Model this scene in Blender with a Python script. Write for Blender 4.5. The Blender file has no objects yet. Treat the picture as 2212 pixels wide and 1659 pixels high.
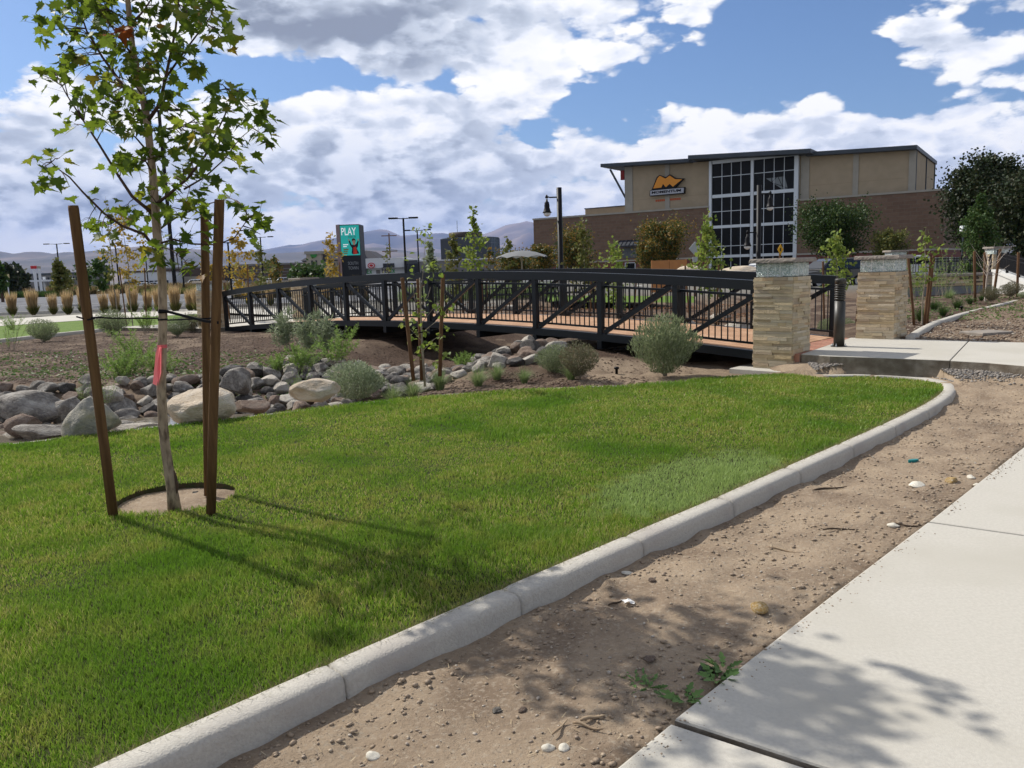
import bpy, math, random
import numpy as np
from mathutils import Vector, Matrix, noise
random.seed(7); R = math.radians
S = bpy.context.scene; C = S.collection
# ------------------------------------------------------------------ camera
F=1720.; CX=1106.; CY=829.5; PITCH=R(8.19); ROLL=math.atan(.033); H=1.65
cam=bpy.data.cameras.new('camera'); co=bpy.data.objects.new('camera',cam); C.objects.link(co); S.camera=co
cam.sensor_width=36; cam.lens=36*F/2212; cam.clip_end=90000; cam.clip_start=.05
cp,sp=math.cos(PITCH),math.sin(PITCH); c_,s_=math.cos(ROLL),math.sin(ROLL)
fw=Vector((0,cp,-sp)); rt=Vector((1,0,0)); up=Vector((0,sp,cp))
xr=rt*c_-up*s_; yr=rt*s_+up*c_
M=Matrix((( xr.x,yr.x,-fw.x,0),(xr.y,yr.y,-fw.y,0),(xr.z,yr.z,-fw.z,H),(0,0,0,1)))
co.matrix_world=M
def ray(x,y): return (xr*((x-CX)/F)+yr*(-(y-CY)/F)+fw)
def G(x,y,z=0.):
    d=ray(x,y); t=(z-H)/d.z; return Vector((d.x*t,d.y*t,z))
def at(x,y,Y):
    d=ray(x,y); t=Y/d.y; return Vector((d.x*t,Y,H+d.z*t))
# ------------------------------------------------------------------ helpers
def tag(o,label=None,cat=None,group=None,kind=None):
    if label: o['label']=label
    if cat: o['category']=cat
    if group: o['group']=group
    if kind: o['kind']=kind
    return o
def thing(name,label,cat,loc=(0,0,0),rz=0,group=None):
    o=bpy.data.objects.new(name,None); C.objects.link(o); o.location=loc; o.rotation_euler=(0,0,rz)
    o.empty_display_size=.1
    return tag(o,label,cat,group)
def mobj(name,me,parent=None):
    o=bpy.data.objects.new(name,me); C.objects.link(o)
    if parent: o.parent=parent
    return o
class MB:
    def __init__(s): s.v=[]; s.f=[]; s.mi=[]; s.m=[]
    def mat(s,m):
        if m not in s.m: s.m.append(m)
        return s.m.index(m)
    def add(s,vs,fs,m=None):
        b=len(s.v); s.v+= [tuple(v) for v in vs]; k=s.mat(m) if m else 0
        for f in fs: s.f.append([i+b for i in f]); s.mi.append(k)
        return s
    def box(s,x0,x1,y0,y1,z0,z1,m=None,M=None,bev=0):
        if bev:
            b=bev
            vs=[];fs=[]
            for z,i in ((z0,b),(z0+b,0),(z1-b,0),(z1,b)):
                for (x,y) in ((x0,y0),(x1,y0),(x1,y1),(x0,y1)):
                    vs.append((x+(i if x==x0 else -i),y+(i if y==y0 else -i),z))
            fs=[(3,2,1,0),(12,13,14,15)]
            for l in range(3):
                for k in range(4): a=l*4+k; c=l*4+(k+1)%4; fs.append((a,c,c+4,a+4))
        else:
            vs=[(x0,y0,z0),(x1,y0,z0),(x1,y1,z0),(x0,y1,z0),(x0,y0,z1),(x1,y0,z1),(x1,y1,z1),(x0,y1,z1)]
            fs=[(3,2,1,0),(4,5,6,7),(0,1,5,4),(1,2,6,5),(2,3,7,6),(3,0,4,7)]
        if M: vs=[M@Vector(v) for v in vs]
        return s.add(vs,fs,m)
    def beam(s,a,b,w,h,m=None,upv=(0,0,1)):
        a=Vector(a);b=Vector(b);d=(b-a).normalized();u=Vector(upv)
        r=d.cross(u)
        if r.length<1e-4: r=d.cross(Vector((0,1,0)))
        r.normalize(); u=r.cross(d)
        vs=[p+r*(sx*w/2)+u*(sz*h/2) for p in (a,b) for sx,sz in ((-1,-1),(1,-1),(1,1),(-1,1))]
        return s.add(vs,[(0,1,2,3),(7,6,5,4),(0,4,5,1),(1,5,6,2),(2,6,7,3),(3,7,4,0)],m)
    def tube(s,pts,rad,n=8,m=None,cap=True):
        pts=[Vector(p) for p in pts]
        if not hasattr(rad,'__len__'): rad=[rad]*len(pts)
        vs=[];fs=[];r0=None
        for i,p in enumerate(pts):
            d=(pts[min(i+1,len(pts)-1)]-pts[max(i-1,0)])
            d=d.normalized() if d.length>1e-9 else Vector((0,0,1))
            if r0 is None:
                r0=d.cross(Vector((0,0,1)) if abs(d.z)<.9 else Vector((1,0,0)))
            r0=(r0-d*r0.dot(d)).normalized(); q=d.cross(r0)
            for k in range(n):
                a=2*math.pi*k/n; vs.append(p+(r0*math.cos(a)+q*math.sin(a))*rad[i])
        for i in range(len(pts)-1):
            for k in range(n):
                a=i*n+k;b=i*n+(k+1)%n; fs.append((a,b,b+n,a+n))
        if cap:
            fs.append(tuple(range(n-1,-1,-1))); fs.append(tuple((len(pts)-1)*n+k for k in range(n)))
        return s.add(vs,fs,m)
    def lathe(s,prof,n=16,o=(0,0,0),m=None):
        vs=[];fs=[]
        for r,z in prof:
            for k in range(n):
                a=2*math.pi*k/n; vs.append((o[0]+r*math.cos(a),o[1]+r*math.sin(a),o[2]+z))
        for i in range(len(prof)-1):
            for k in range(n):
                a=i*n+k;b=i*n+(k+1)%n; fs.append((a,b,b+n,a+n))
        fs.append(tuple(range(n-1,-1,-1))); fs.append(tuple((len(prof)-1)*n+k for k in range(n)))
        return s.add(vs,fs,m)
    def prism(s,poly,z0,z1,m=None):   # horizontal polygon extruded, ccw
        n=len(poly)
        vs=[(p[0],p[1],z0) for p in poly]+[(p[0],p[1],z1) for p in poly]
        fs=[tuple(range(n-1,-1,-1)),tuple(range(n,2*n))]+[(i,(i+1)%n,(i+1)%n+n,i+n) for i in range(n)]
        return s.add(vs,fs,m)
    def mesh(s,name,mats=None,smooth=False):
        me=bpy.data.meshes.new(name); me.from_pydata(s.v,[],s.f)
        ms=mats if mats else s.m
        if not isinstance(ms,(list,tuple)): ms=[ms]
        for m in ms: me.materials.append(m)
        if not mats and len(s.m)>1: me.polygons.foreach_set('material_index',s.mi)
        if smooth: me.polygons.foreach_set('use_smooth',[True]*len(me.polygons))
        me.update(); return me
    def build(s,name,mats=None,parent=None,smooth=False): return mobj(name,s.mesh(name,mats,smooth),parent)
def npmesh(name,V,Fc,nv,m,smooth=False):     # V (N,3) ; Fc flat indices ; nv verts per face (int)
    me=bpy.data.meshes.new(name); nf=len(Fc)//nv
    me.vertices.add(len(V)); me.vertices.foreach_set('co',np.asarray(V,dtype=np.float32).ravel())
    me.loops.add(len(Fc)); me.loops.foreach_set('vertex_index',np.asarray(Fc,dtype=np.int32))
    me.polygons.add(nf); me.polygons.foreach_set('loop_start',np.arange(nf,dtype=np.int32)*nv)
    me.polygons.foreach_set('loop_total',np.full(nf,nv,dtype=np.int32))
    if smooth: me.polygons.foreach_set('use_smooth',np.ones(nf,dtype=bool))
    me.materials.append(m); me.update(calc_edges=True); return me
def copy_tree(o,parent=None):
    c=o.copy(); C.objects.link(c)
    if parent: c.parent=parent
    for ch in list(o.children): copy_tree(ch,c)
    return c
# ------------------------------------------------------------------ materials
MATS={}
def mat(name,col,rough=.8,col2=None,nsc=5.,bump=0.,bsc=40.,metal=0.,trans=0.,island=None,spec=.15,detail=4,ramp=(.35,.65),tcol=None,coat=0,bdist=.01,col3=None,nsc3=.7,stretch=None):
    m=bpy.data.materials.new(name); m.use_nodes=True; nt=m.node_tree; N=nt.nodes; L=nt.links
    p=N['Principled BSDF']; p.inputs['Roughness'].default_value=rough; p.inputs['Metallic'].default_value=metal
    p.inputs['Specular IOR Level'].default_value=spec; p.inputs['Coat Weight'].default_value=coat
    p.inputs['Base Color'].default_value=(*col,1)
    tc=N.new('ShaderNodeTexCoord'); vec=tc.outputs['Object']
    if stretch:
        mp=N.new('ShaderNodeMapping'); mp.inputs['Scale'].default_value=stretch; L.new(vec,mp.inputs['Vector']); vec=mp.outputs[0]
    out=None
    if col2:
        n=N.new('ShaderNodeTexNoise'); n.inputs['Scale'].default_value=nsc; n.inputs['Detail'].default_value=detail; L.new(vec,n.inputs['Vector'])
        r=N.new('ShaderNodeMapRange'); r.inputs[1].default_value=ramp[0]; r.inputs[2].default_value=ramp[1]; L.new(n.outputs[0],r.inputs[0])
        mx=N.new('ShaderNodeMix'); mx.data_type='RGBA'; mx.inputs[6].default_value=(*col,1); mx.inputs[7].default_value=(*col2,1); L.new(r.outputs[0],mx.inputs[0]); out=mx.outputs[2]
    if col3:
        n=N.new('ShaderNodeTexNoise'); n.inputs['Scale'].default_value=nsc3; n.inputs['Detail'].default_value=5; L.new(vec,n.inputs['Vector'])
        r=N.new('ShaderNodeMapRange'); r.inputs[1].default_value=.48; r.inputs[2].default_value=.68; L.new(n.outputs[0],r.inputs[0])
        mx=N.new('ShaderNodeMix'); mx.data_type='RGBA'; mx.inputs[7].default_value=(*col3,1); L.new(r.outputs[0],mx.inputs[0])
        if out: L.new(out,mx.inputs[6])
        else: mx.inputs[6].default_value=(*col,1)
        out=mx.outputs[2]
    if island:   # list of colours chosen per leaf
        g=N.new('ShaderNodeNewGeometry'); cr=N.new('ShaderNodeValToRGB'); el=cr.color_ramp.elements
        pos=[i/(len(island)-1) for i in range(len(island))] if not isinstance(island[0][0],(tuple,list)) else None
        while len(el)<len(island): el.new(.5)
        for i,cc in enumerate(island):
            if pos is None: el[i].position=cc[1]; el[i].color=(*cc[0],1)
            else: el[i].position=pos[i]; el[i].color=(*cc,1)
        L.new(g.outputs['Random Per Island'],cr.inputs[0]); 
        if out:
            mx=N.new('ShaderNodeMix'); mx.data_type='RGBA'; mx.inputs[0].default_value=.5; L.new(out,mx.inputs[6]); L.new(cr.outputs[0],mx.inputs[7]); out=mx.outputs[2]
        else: out=cr.outputs[0]
    if out: L.new(out,p.inputs['Base Color'])
    if bump:
        n=N.new('ShaderNodeTexNoise'); n.inputs['Scale'].default_value=bsc; n.inputs['Detail'].default_value=6; L.new(vec,n.inputs['Vector'])
        b=N.new('ShaderNodeBump'); b.inputs['Strength'].default_value=bump; b.inputs['Distance'].default_value=bdist; L.new(n.outputs[0],b.inputs['Height']); L.new(b.outputs[0],p.inputs['Normal'])
    if trans:
        t=N.new('ShaderNodeBsdfTranslucent'); t.inputs[0].default_value=(*(tcol or col),1)
        if out:
            if tcol:
                mm=N.new('ShaderNodeMix'); mm.data_type='RGBA'; mm.blend_type='MIX'; mm.inputs[0].default_value=.55; mm.inputs[7].default_value=(*tcol,1); L.new(out,mm.inputs[6]); L.new(mm.outputs[2],t.inputs[0])
            else: L.new(out,t.inputs[0])
        ms=N.new('ShaderNodeMixShader'); ms.inputs[0].default_value=trans
        L.new(p.outputs[0],ms.inputs[1]); L.new(t.outputs[0],ms.inputs[2]); L.new(ms.outputs[0],N['Material Output'].inputs[0])
    MATS[name]=m; return m
concrete=mat('concrete',(.455,.43,.375),.9,(.41,.385,.335),60,.6,220,bdist=.003,col3=(.395,.37,.315),nsc3=1.1,spec=.3,detail=8)
kerbm=mat('kerb_concrete',(.43,.405,.355),.9,(.375,.35,.305),60,.9,110,bdist=.006,col3=(.36,.33,.29),nsc3=3,spec=.3,detail=8)
steel=mat('painted_steel',(.0045,.0075,.011),.34,spec=.32,bump=.08,bsc=60,bdist=.002)
darkbr=mat('bronze_metal',(.035,.032,.026),.45,spec=.4)
black=mat('black_metal',(.008,.008,.009),.5)
deckm=mat('deck_boards',(.42,.25,.15),.8,(.34,.20,.12),3,.3,60,col3=(.47,.30,.19),nsc3=2)
stakem=mat('stake_wood',(.15,.085,.038),.85,(.09,.048,.022),3,.6,30,stretch=(12,12,.8),bdist=.003)
barkm=mat('maple_bark',(.37,.29,.205),.9,(.27,.205,.145),8,.8,40,stretch=(3,3,1),bdist=.004,col3=(.12,.085,.06),nsc3=9)
barkd=mat('twig_bark',(.09,.055,.04),.9,(.06,.04,.03),10)
barkg=mat('pale_bark',(.30,.26,.20),.9,(.2,.17,.13),12,.4,50)
white=mat('white_paint',(.75,.75,.74),.5)
strapm=mat('strap',(.006,.006,.008),.55)
tan=mat('tan_stucco',(.335,.27,.19),.95,(.30,.245,.17),1.2,.2,30)
tan2=mat('pale_stucco',(.31,.29,.25),.95,(.28,.262,.225),1.2,.2,30)
roofm=mat('roof_metal',(.06,.07,.085),.5,(.05,.06,.07),.7)
alum=mat('aluminium_frame',(.52,.56,.60),.45,metal=.2)
glassd=mat('dark_glass',(.004,.005,.007),.3,spec=.12)
asphalt=mat('asphalt',(.10,.105,.115),.95,(.14,.14,.15),.15,.2,3,col3=(.08,.082,.09),nsc3=.05)
def leafm(name,cols,trans=.4,tcol=None,rough=.55): return mat(name,cols[0][0] if isinstance(cols[0][0],tuple) else cols[0],rough,island=cols,trans=trans,tcol=tcol,spec=.18)
mapleL=leafm('maple_leaf',[((.028,.065,.010),0),((.042,.09,.013),.32),((.075,.135,.018),.6),((.13,.19,.028),.82),((.21,.19,.03),.955),((.30,.13,.025),.992)],.46,(.24,.32,.025))
redL=leafm('red_leaf',[(.30,.06,.02),(.36,.16,.04)],.45)
goldL=leafm('gold_leaf',[(.36,.24,.03),(.28,.22,.05),(.42,.26,.04),(.20,.20,.05)],.35)
limeL=leafm('lime_leaf',[(.16,.22,.04),(.12,.19,.04),(.24,.29,.07),(.08,.14,.03),(.30,.30,.08)],.4,(.28,.36,.05))
oliveL=leafm('olive_leaf',[(.09,.12,.03),(.13,.14,.04),(.19,.17,.045),(.07,.10,.03)],.35)
darkL=leafm('dark_leaf',[(.018,.034,.012),(.028,.045,.016),(.045,.045,.018),(.012,.022,.01)],.15)
midL=leafm('mid_leaf',[(.04,.085,.02),(.06,.11,.025),(.03,.06,.018),(.09,.12,.03)],.3)
rustL=leafm('rust_leaf',[(.20,.13,.03),(.28,.16,.03),(.12,.12,.03),(.05,.08,.02),(.04,.07,.02)],.3)
sageL=leafm('sage_leaf',[(.19,.23,.11),(.26,.30,.16),(.13,.17,.08),(.33,.35,.22)],.3)
sagebr=leafm('sage_brown_leaf',[(.15,.17,.09),(.17,.13,.08),(.12,.13,.07),(.22,.20,.13)],.3)
featherL=leafm('feathery_leaf',[(.17,.29,.05),(.23,.35,.08),(.12,.21,.04),(.30,.37,.11)],.4)
grayL=leafm('gray_leaf',[(.22,.27,.15),(.30,.34,.22),(.15,.20,.09)],.3)
tuftL=leafm('tuft_leaf',[(.17,.25,.08),(.25,.31,.13),(.12,.19,.06),(.34,.37,.19)],.35)
strawL=leafm('straw_leaf',[(.46,.33,.17),(.55,.41,.23),(.38,.27,.14)],.45)
hedgeL=leafm('brown_grass_leaf',[(.20,.15,.07),(.26,.19,.09),(.10,.10,.04),(.30,.22,.11)],.3)
weedL=leafm('weed_leaf',[(.07,.13,.03),(.10,.16,.05),(.14,.18,.05)],.3)
# ------------------------------------------------------------------ world
w=bpy.data.worlds.new('World'); S.world=w; w.use_nodes=True; nt=w.node_tree; N=nt.nodes; L=nt.links
for n in list(N): N.remove(n)
SUN=Vector((-.79,.613,0)).normalized(); EL=R(43.5)
sky=N.new('ShaderNodeTexSky'); sky.sky_type='NISHITA'; sky.sun_disc=False; sky.sun_elevation=EL; sky.sun_rotation=math.atan2(SUN.x,SUN.y)
sky.air_density=1.; sky.dust_density=.6; sky.ozone_density=2.
tc=N.new('ShaderNodeTexCoord')
def mth(op,a,b=None,c=None):
    n=N.new('ShaderNodeMath'); n.operation=op
    for i,x in enumerate((a,b,c)):
        if x is None: continue
        if isinstance(x,(int,float)): n.inputs[i].default_value=x
        else: L.new(x,n.inputs[i])
    return n.outputs[0]
def vm(op,a,b=None):
    n=N.new('ShaderNodeVectorMath'); n.operation=op
    for i,x in enumerate((a,b)):
        if x is None: continue
        if isinstance(x,(tuple,list,Vector)): n.inputs[i].default_value=tuple(x)
        else: L.new(x,n.inputs[i])
    return n.outputs['Value'] if op in('DOT_PRODUCT','LENGTH') else n.outputs[0]
dirv=tc.outputs['Generated']
sep=N.new('ShaderNodeSeparateXYZ'); L.new(dirv,sep.inputs[0])
zz=mth('MAXIMUM',sep.outputs[2],0.0)
inv=mth('DIVIDE',1.0,mth('ADD',zz,.62))
comb=N.new('ShaderNodeCombineXYZ')
L.new(mth('MULTIPLY',sep.outputs[0],inv),comb.inputs[0]); L.new(mth('MULTIPLY',sep.outputs[1],inv),comb.inputs[1]); L.new(mth('MULTIPLY',zz,1.9),comb.inputs[2])
pv=comb.outputs[0]
def blobs(lst):
    acc=None
    for (x,y,rx,ry,a) in lst:
        d0=ray(x,y).normalized()
        sc=Vector((F/rx,F/rx*.5,F/ry)); n=N.new('ShaderNodeVectorMath'); n.operation='MULTIPLY_ADD'; L.new(warp,n.inputs[0]); n.inputs[1].default_value=sc; n.inputs[2].default_value=(-d0.x*sc.x,-d0.y*sc.y,-d0.z*sc.z); q=n.outputs[0]
        e=mth('POWER',.3679,vm('DOT_PRODUCT',q,q))
        acc=mth('MULTIPLY_ADD',e,a,acc if acc is not None else 0.0)
    return acc
wn=N.new('ShaderNodeTexNoise'); wn.inputs['Scale'].default_value=9; wn.inputs['Detail'].default_value=4; L.new(dirv,wn.inputs['Vector'])
warp=vm('ADD',dirv,vm('MULTIPLY',vm('SUBTRACT',wn.outputs['Color'],(.5,.5,.5)),(.10,.10,.07)))
holes=blobs([(720,55,200,55,-.45),(420,110,70,60,-.3),(1960,110,60,30,-.3),(40,45,90,50,.75),(200,35,70,35,.45),(440,30,40,40,.3),(520,180,95,38,.8),(640,172,90,28,.6),(860,172,140,22,.6),(1010,30,60,40,.35),(1180,285,50,40,.55),(1290,235,90,32,.75),(1430,175,120,50,.7),(1560,215,130,45,.45),(1720,110,120,60,.5),(1850,170,110,50,.75),(1790,30,190,45,.55),(2130,30,60,36,.45),(1660,20,90,25,.4),(1960,215,90,22,.45),(1380,150,70,30,.4)])
def dens(vec,dt=6,dv=2):
    n=N.new('ShaderNodeTexNoise'); n.inputs['Scale'].default_value=3.0; n.inputs['Detail'].default_value=dt; n.inputs['Roughness'].default_value=.62; n.inputs['Lacunarity'].default_value=2.1
    L.new(vec,n.inputs['Vector'])
    v=N.new('ShaderNodeTexVoronoi'); v.feature='F1'; v.inputs['Scale'].default_value=8; v.inputs['Detail'].default_value=dv; v.inputs['Roughness'].default_value=.68
    wv=vm('ADD',vec,vm('MULTIPLY',n.outputs['Color'],(.16,.16,.16)))
    L.new(wv,v.inputs['Vector'])
    return mth('ADD',mth('MULTIPLY',n.outputs[0],1.0),mth('MULTIPLY_ADD',v.outputs['Distance'],-.46,.18))
d1=dens(pv)
# point slightly nearer the sun: relief of the cloud masses
sv=Vector((SUN.x*math.cos(EL),SUN.y*math.cos(EL),math.sin(EL)))
d2=dens(vm('ADD',pv,(-.022,.006,.044)),6,2)
hz=N.new('ShaderNodeMapRange'); hz.inputs[1].default_value=.20; hz.inputs[2].default_value=.02; L.new(sep.outputs[2],hz.inputs[0])
clr=N.new('ShaderNodeMapRange'); clr.inputs[1].default_value=.15; clr.inputs[2].default_value=-.55; clr.inputs[3].default_value=0.; clr.inputs[4].default_value=.20; L.new(sep.outputs[1],clr.inputs[0])
clz=N.new('ShaderNodeMapRange'); clz.inputs[1].default_value=.48; clz.inputs[2].default_value=.8; clz.inputs[3].default_value=0.; clz.inputs[4].default_value=.20; L.new(sep.outputs[2],clz.inputs[0])
holes=mth('ADD',holes,mth('ADD',clr.outputs[0],clz.outputs[0]))  # thins unseen cloud behind the camera and overhead to cut ambient light
cov=mth('SUBTRACT',mth('MULTIPLY_ADD',hz.outputs[0],.22,mth('ADD',d1,.455)),mth('MULTIPLY',holes,.60))
def smooth(x,a,b):
    r=N.new('ShaderNodeMapRange'); r.interpolation_type='SMOOTHSTEP'; r.inputs[1].default_value=a; r.inputs[2].default_value=b; L.new(x,r.inputs[0]); return r.outputs[0]
alpha=smooth(cov,.43,.57)
relief=smooth(mth('SUBTRACT',d1,d2),-.22,.24)
thick=smooth(cov,.50,.95)
grey=blobs([(740,62,230,50,1.15),(540,30,60,60,.3),(110,430,170,110,.45),(60,230,80,70,.2),(850,410,160,60,.45),(700,370,90,60,.3),(420,470,150,60,.35),(900,500,170,30,.2),(1480,60,120,40,.15),(1100,380,90,70,.15)])
brt=blobs([(500,150,70,50,.3),(560,100,60,45,.25),(640,240,130,45,.22),(800,215,90,30,.18),(1100,200,150,60,.25),(1340,250,110,45,.25),(1560,285,150,40,.25),(2080,250,140,90,.35),(1750,320,200,40,.2),(300,90,60,50,.25),(250,540,300,40,.7),(900,540,400,40,.5),(480,250,120,60,.3),(60,160,60,60,.4),(1270,340,60,60,.2),(80,500,120,25,.3),(1940,70,100,50,.15)])
lum=mth('ADD',mth('MULTIPLY_ADD',relief,.62,.54),mth('MULTIPLY',thick,-.30))
lum=mth('ADD',lum,mth('MULTIPLY',brt,.38)); lum=mth('SUBTRACT',lum,mth('MULTIPLY',grey,.42))
lum=mth('MAXIMUM',mth('MINIMUM',lum,1.0),.08)
cr=N.new('ShaderNodeValToRGB'); e=cr.color_ramp.elements
e[0].position=0.; e[0].color=(.22,.25,.32,1); e[1].position=1.; e[1].color=(1.0,.985,.96,1)
for ps,cc in ((.25,(.33,.37,.45,1)),(.5,(.54,.59,.68,1)),(.75,(.79,.82,.89,1))):
    k=e.new(ps); k.color=cc
L.new(lum,cr.inputs[0])
bgs=N.new('ShaderNodeBackground'); bgs.inputs[1].default_value=.085
tint=vm('MULTIPLY',sky.outputs[0],(.78,.92,1.12)); L.new(tint,bgs.inputs[0])
bgc=N.new('ShaderNodeBackground'); bgc.inputs[1].default_value=1.02; L.new(cr.outputs[0],bgc.inputs[0])
ms=N.new('ShaderNodeMixShader'); L.new(alpha,ms.inputs[0]); L.new(bgs.outputs[0],ms.inputs[1]); L.new(bgc.outputs[0],ms.inputs[2])
wo=N.new('ShaderNodeOutputWorld'); L.new(ms.outputs[0],wo.inputs[0])
w.cycles.sampling_method='MANUAL'; w.cycles.sample_map_resolution=512
sl=bpy.data.lights.new('sun','SUN'); sl.energy=5.0; sl.angle=R(.53); sl.color=(1,.955,.88)
so=bpy.data.objects.new('sun',sl); C.objects.link(so); so.rotation_euler=sv.to_track_quat('Z','Y').to_euler()
S.view_settings.view_transform='Standard'; S.view_settings.look='None'; S.view_settings.exposure=.22; S.view_settings.gamma=1
S.cycles.max_bounces=6; S.cycles.diffuse_bounces=3; S.cycles.transparent_max_bounces=6; S.cycles.volume_bounces=0
# ------------------------------------------------------------------ bridge frame of reference
BA=Vector((-8.53,24.0,0)); BU=Vector((.724,-.690,0)).normalized(); BN=Vector((.690,.724,0)).normalized(); BL=17.16; BW=2.75
def bz(s): t=s/BL; return .2+.07*t+.33*4*t*(1-t)
def bp(s,o=0.,z=0.): return BA+BU*s+BN*o+Vector((0,0,bz(s)+z))
# ------------------------------------------------------------------ terrain
CP=[(-1.2,2.5,-.09),(-.2,3.6,-.09),(.6,4.4,-.09),(1.5,5.1,-.09),(2.6,6.2,-.09),(3.6,7.3,-.085),(4.6,8.2,-.08),(5.4,9,-.075),(6,10.2,-.02),(.45,2.6,-.07),(1.5,3.8,-.07),(2.6,4.9,-.07),(3.6,5.8,-.07),(4.5,6.8,-.06),(6,8,-.05),(8,8.6,.0),
(4.75,11.25,.12),(5.05,11.02,.15),(5.4,10.78,.15),(5.78,10.45,.15),(6.1,10.1,.15),(6.42,9.5,.14),(7.2,8.5,.12),(6.15,9.55,.03),(5.75,10.1,.04),(7,12.2,.15),(9,10.5,.15),(5.3,10.9,.0),
(-4,4,-.07),(-1,6,-.07),(2,8.5,-.07),(4,10,-.07),(-4,7,-.07),(0,9,-.07),(-8,5,-.07),(-2,4,-.1),(4.6,9.8,-.07),(3,10.5,-.07),
(7,13.7,.27),(9,13,.27),(8,16,.28),(12,18,.34),(12,14,.3),(10,24,.32),(14,24,.34),(8,20,.25),(7.5,12.9,.25),(9,33.5,-.6),(12,33.5,-.6),(15,33,-.3),(8,28,.1),(12,27,.2),(16,28,.3),
(4,12.7,-.02),(2.5,12.5,-.05),(5.3,14.2,.02),(5,17,.05),(0,11.6,-.05),(2,11.7,-.05),(3.3,12.1,-.04),(-2,11.0,-.08),(-.3,13.9,.12),(.6,14.3,.1),(-.9,14.7,0),
(2,16,.0),(4,20,.1),(-4.3,14,.05),(-7,14,.1),(-9,18,.1),(-12,22,.1),(-6,18,.08),(-8,21,.1),(-12,14,.05),(-5,22,.15),(-10,13,.0),(-4.6,17,.08),(-3.8,19,.08),
(.3,14.5,.26),(-.35,14.7,.18),(.75,14.1,.2),(.1,13.7,.08),(0,26,.1),(10,32,.1),(-15,30,.1),(-2,23,.1),(5,25,.12)]
CPa=np.array(CP)
CRK=[(-16,9.3),(-8,9.8),(-5,10.6),(-3.4,11.6),(-2.3,13.2),(-1.9,15.2),(-1.2,17.5),(.4,20),(3,23),(9,27)]
def segdist(px,py,pl):
    best=np.full(px.shape,1e9)
    for (a,b),(c,d) in zip(pl[:-1],pl[1:]):
        vx,vy=c-a,d-b; t=np.clip(((px-a)*vx+(py-b)*vy)/(vx*vx+vy*vy),0,1)
        best=np.minimum(best,np.hypot(px-a-t*vx,py-b-t*vy))
    return best
def inpoly(px,py,pl):
    r=np.zeros(px.shape,bool); n=len(pl)
    for i in range(n):
        x1,y1=pl[i][:2]; x2,y2=pl[(i+1)%n][:2]
        if y1==y2: continue
        c=((y1>py)!=(y2>py))&(px<(x2-x1)*(py-y1)/(y2-y1)+x1); r^=c
    return r
# lawn outline: inner kerb edge then far edge
KIN=[(-3.3,.1),(-2.6,1.05),(-2.0,1.85),(-1.494,2.486),(-1.02,2.98),(-.6,3.41),(-.196,3.821),(.579,4.595),(1.34,5.344),(1.765,5.78),(2.092,6.115),(2.769,6.80),(3.474,7.521),(4.163,8.251),(4.68,8.82),(5.15,9.42),(5.45,9.9),(5.56,10.3),(5.45,10.68),(5.12,10.95),(4.72,11.06),(4.35,11.1)]
def smoothline(p,it=2):
    for _ in range(it):
        q=[p[0]]
        for a,b in zip(p[:-1],p[1:]): q+= [(a[0]*.75+b[0]*.25,a[1]*.75+b[1]*.25),(a[0]*.25+b[0]*.75,a[1]*.25+b[1]*.75)]
        p=q+[p[-1]]
    return p
KIN=smoothline(KIN)
FAR=[(4.1,11.45),(3.6,11.62),(3.1,11.5),(1.842,10.95),(.9,10.98),(-.04,10.9),(-1.2,10.6),(-2.183,10.05),(-3.331,9.38),(-4.212,8.95),(-4.935,8.45),(-5.448,8.2),(-7,7.7),(-9.5,7.2)]
FAR=smoothline(FAR,1)
LAWN=KIN+FAR+[(-11,3),(-8,0)]
RING=G(383,1082,-.04); RINGR=.445
def hgt(x,y):
    x=np.asarray(x,float); y=np.asarray(y,float)
    num=np.zeros(x.shape); den=np.zeros(x.shape)
    for a,b,z in CPa:
        wgt=1/((x-a)**2+(y-b)**2+.08)**1.8; num+=wgt*z; den+=wgt
    h=num/den
    r=np.hypot(x,y-12); t=np.clip((r-26)/14,0,1); h=h*(1-t)+.04*t
    cd=segdist(x,y,CRK); k=np.clip(1-(cd-.5)/1.9,0,1); k=k*k*(3-2*k); h=h-.36*k*(1-np.clip((y-24)/4,0,1))
    inl=inpoly(x,y,LAWN); h=np.where(inl,np.minimum(h,-.07),h)
    return h
def H1(x,y): return float(hgt(np.array([x]),np.array([y]))[0])
def nz(x,y,sc,seed=0):   # cheap value noise
    out=np.zeros(np.shape(x)); rs=np.random.RandomState(seed); g=rs.rand(64,64)
    u=np.asarray(x)*sc; v=np.asarray(y)*sc; i=np.floor(u).astype(int); j=np.floor(v).astype(int); fu=u-i; fv=v-j
    fu=fu*fu*(3-2*fu); fv=fv*fv*(3-2*fv); i%=64; j%=64; i2=(i+1)%64; j2=(j+1)%64
    return (g[i,j]*(1-fu)+g[i2,j]*fu)*(1-fv)+(g[i,j2]*(1-fu)+g[i2,j2]*fu)*fv-.5
def fbm(x,y,sc,o=4,seed=0): return sum(nz(x+13*k,y-7*k,sc*2**k,seed+k)/2**k for k in range(o))
xs=np.concatenate([-np.geomspace(14.2,45000,45)[::-1],np.arange(-14,-6,.14),np.arange(-6,-2,.07),np.arange(-2,6.5,.04),np.arange(6.5,8,.07),np.arange(8,16,.14),np.geomspace(16.3,45000,45)])
ys=np.concatenate([[-3000,-300,-60,-20,-8,-3,-1,0,.6,1.1],np.arange(1.5,9,.04),np.arange(9,13,.06),np.arange(13,27,.12),np.geomspace(27.2,45000,60)])
XX,YY=np.meshgrid(xs,ys); ZZ=hgt(XX,YY)
SWP=[(-.95,1.1),(.304,2.509),(.564,2.788),(1.6,3.87),(2.657,4.95),(3.6,5.93),(4.508,6.871),(6.2,8.5),(8.8,6.8),(1.4,-.5)]
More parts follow.
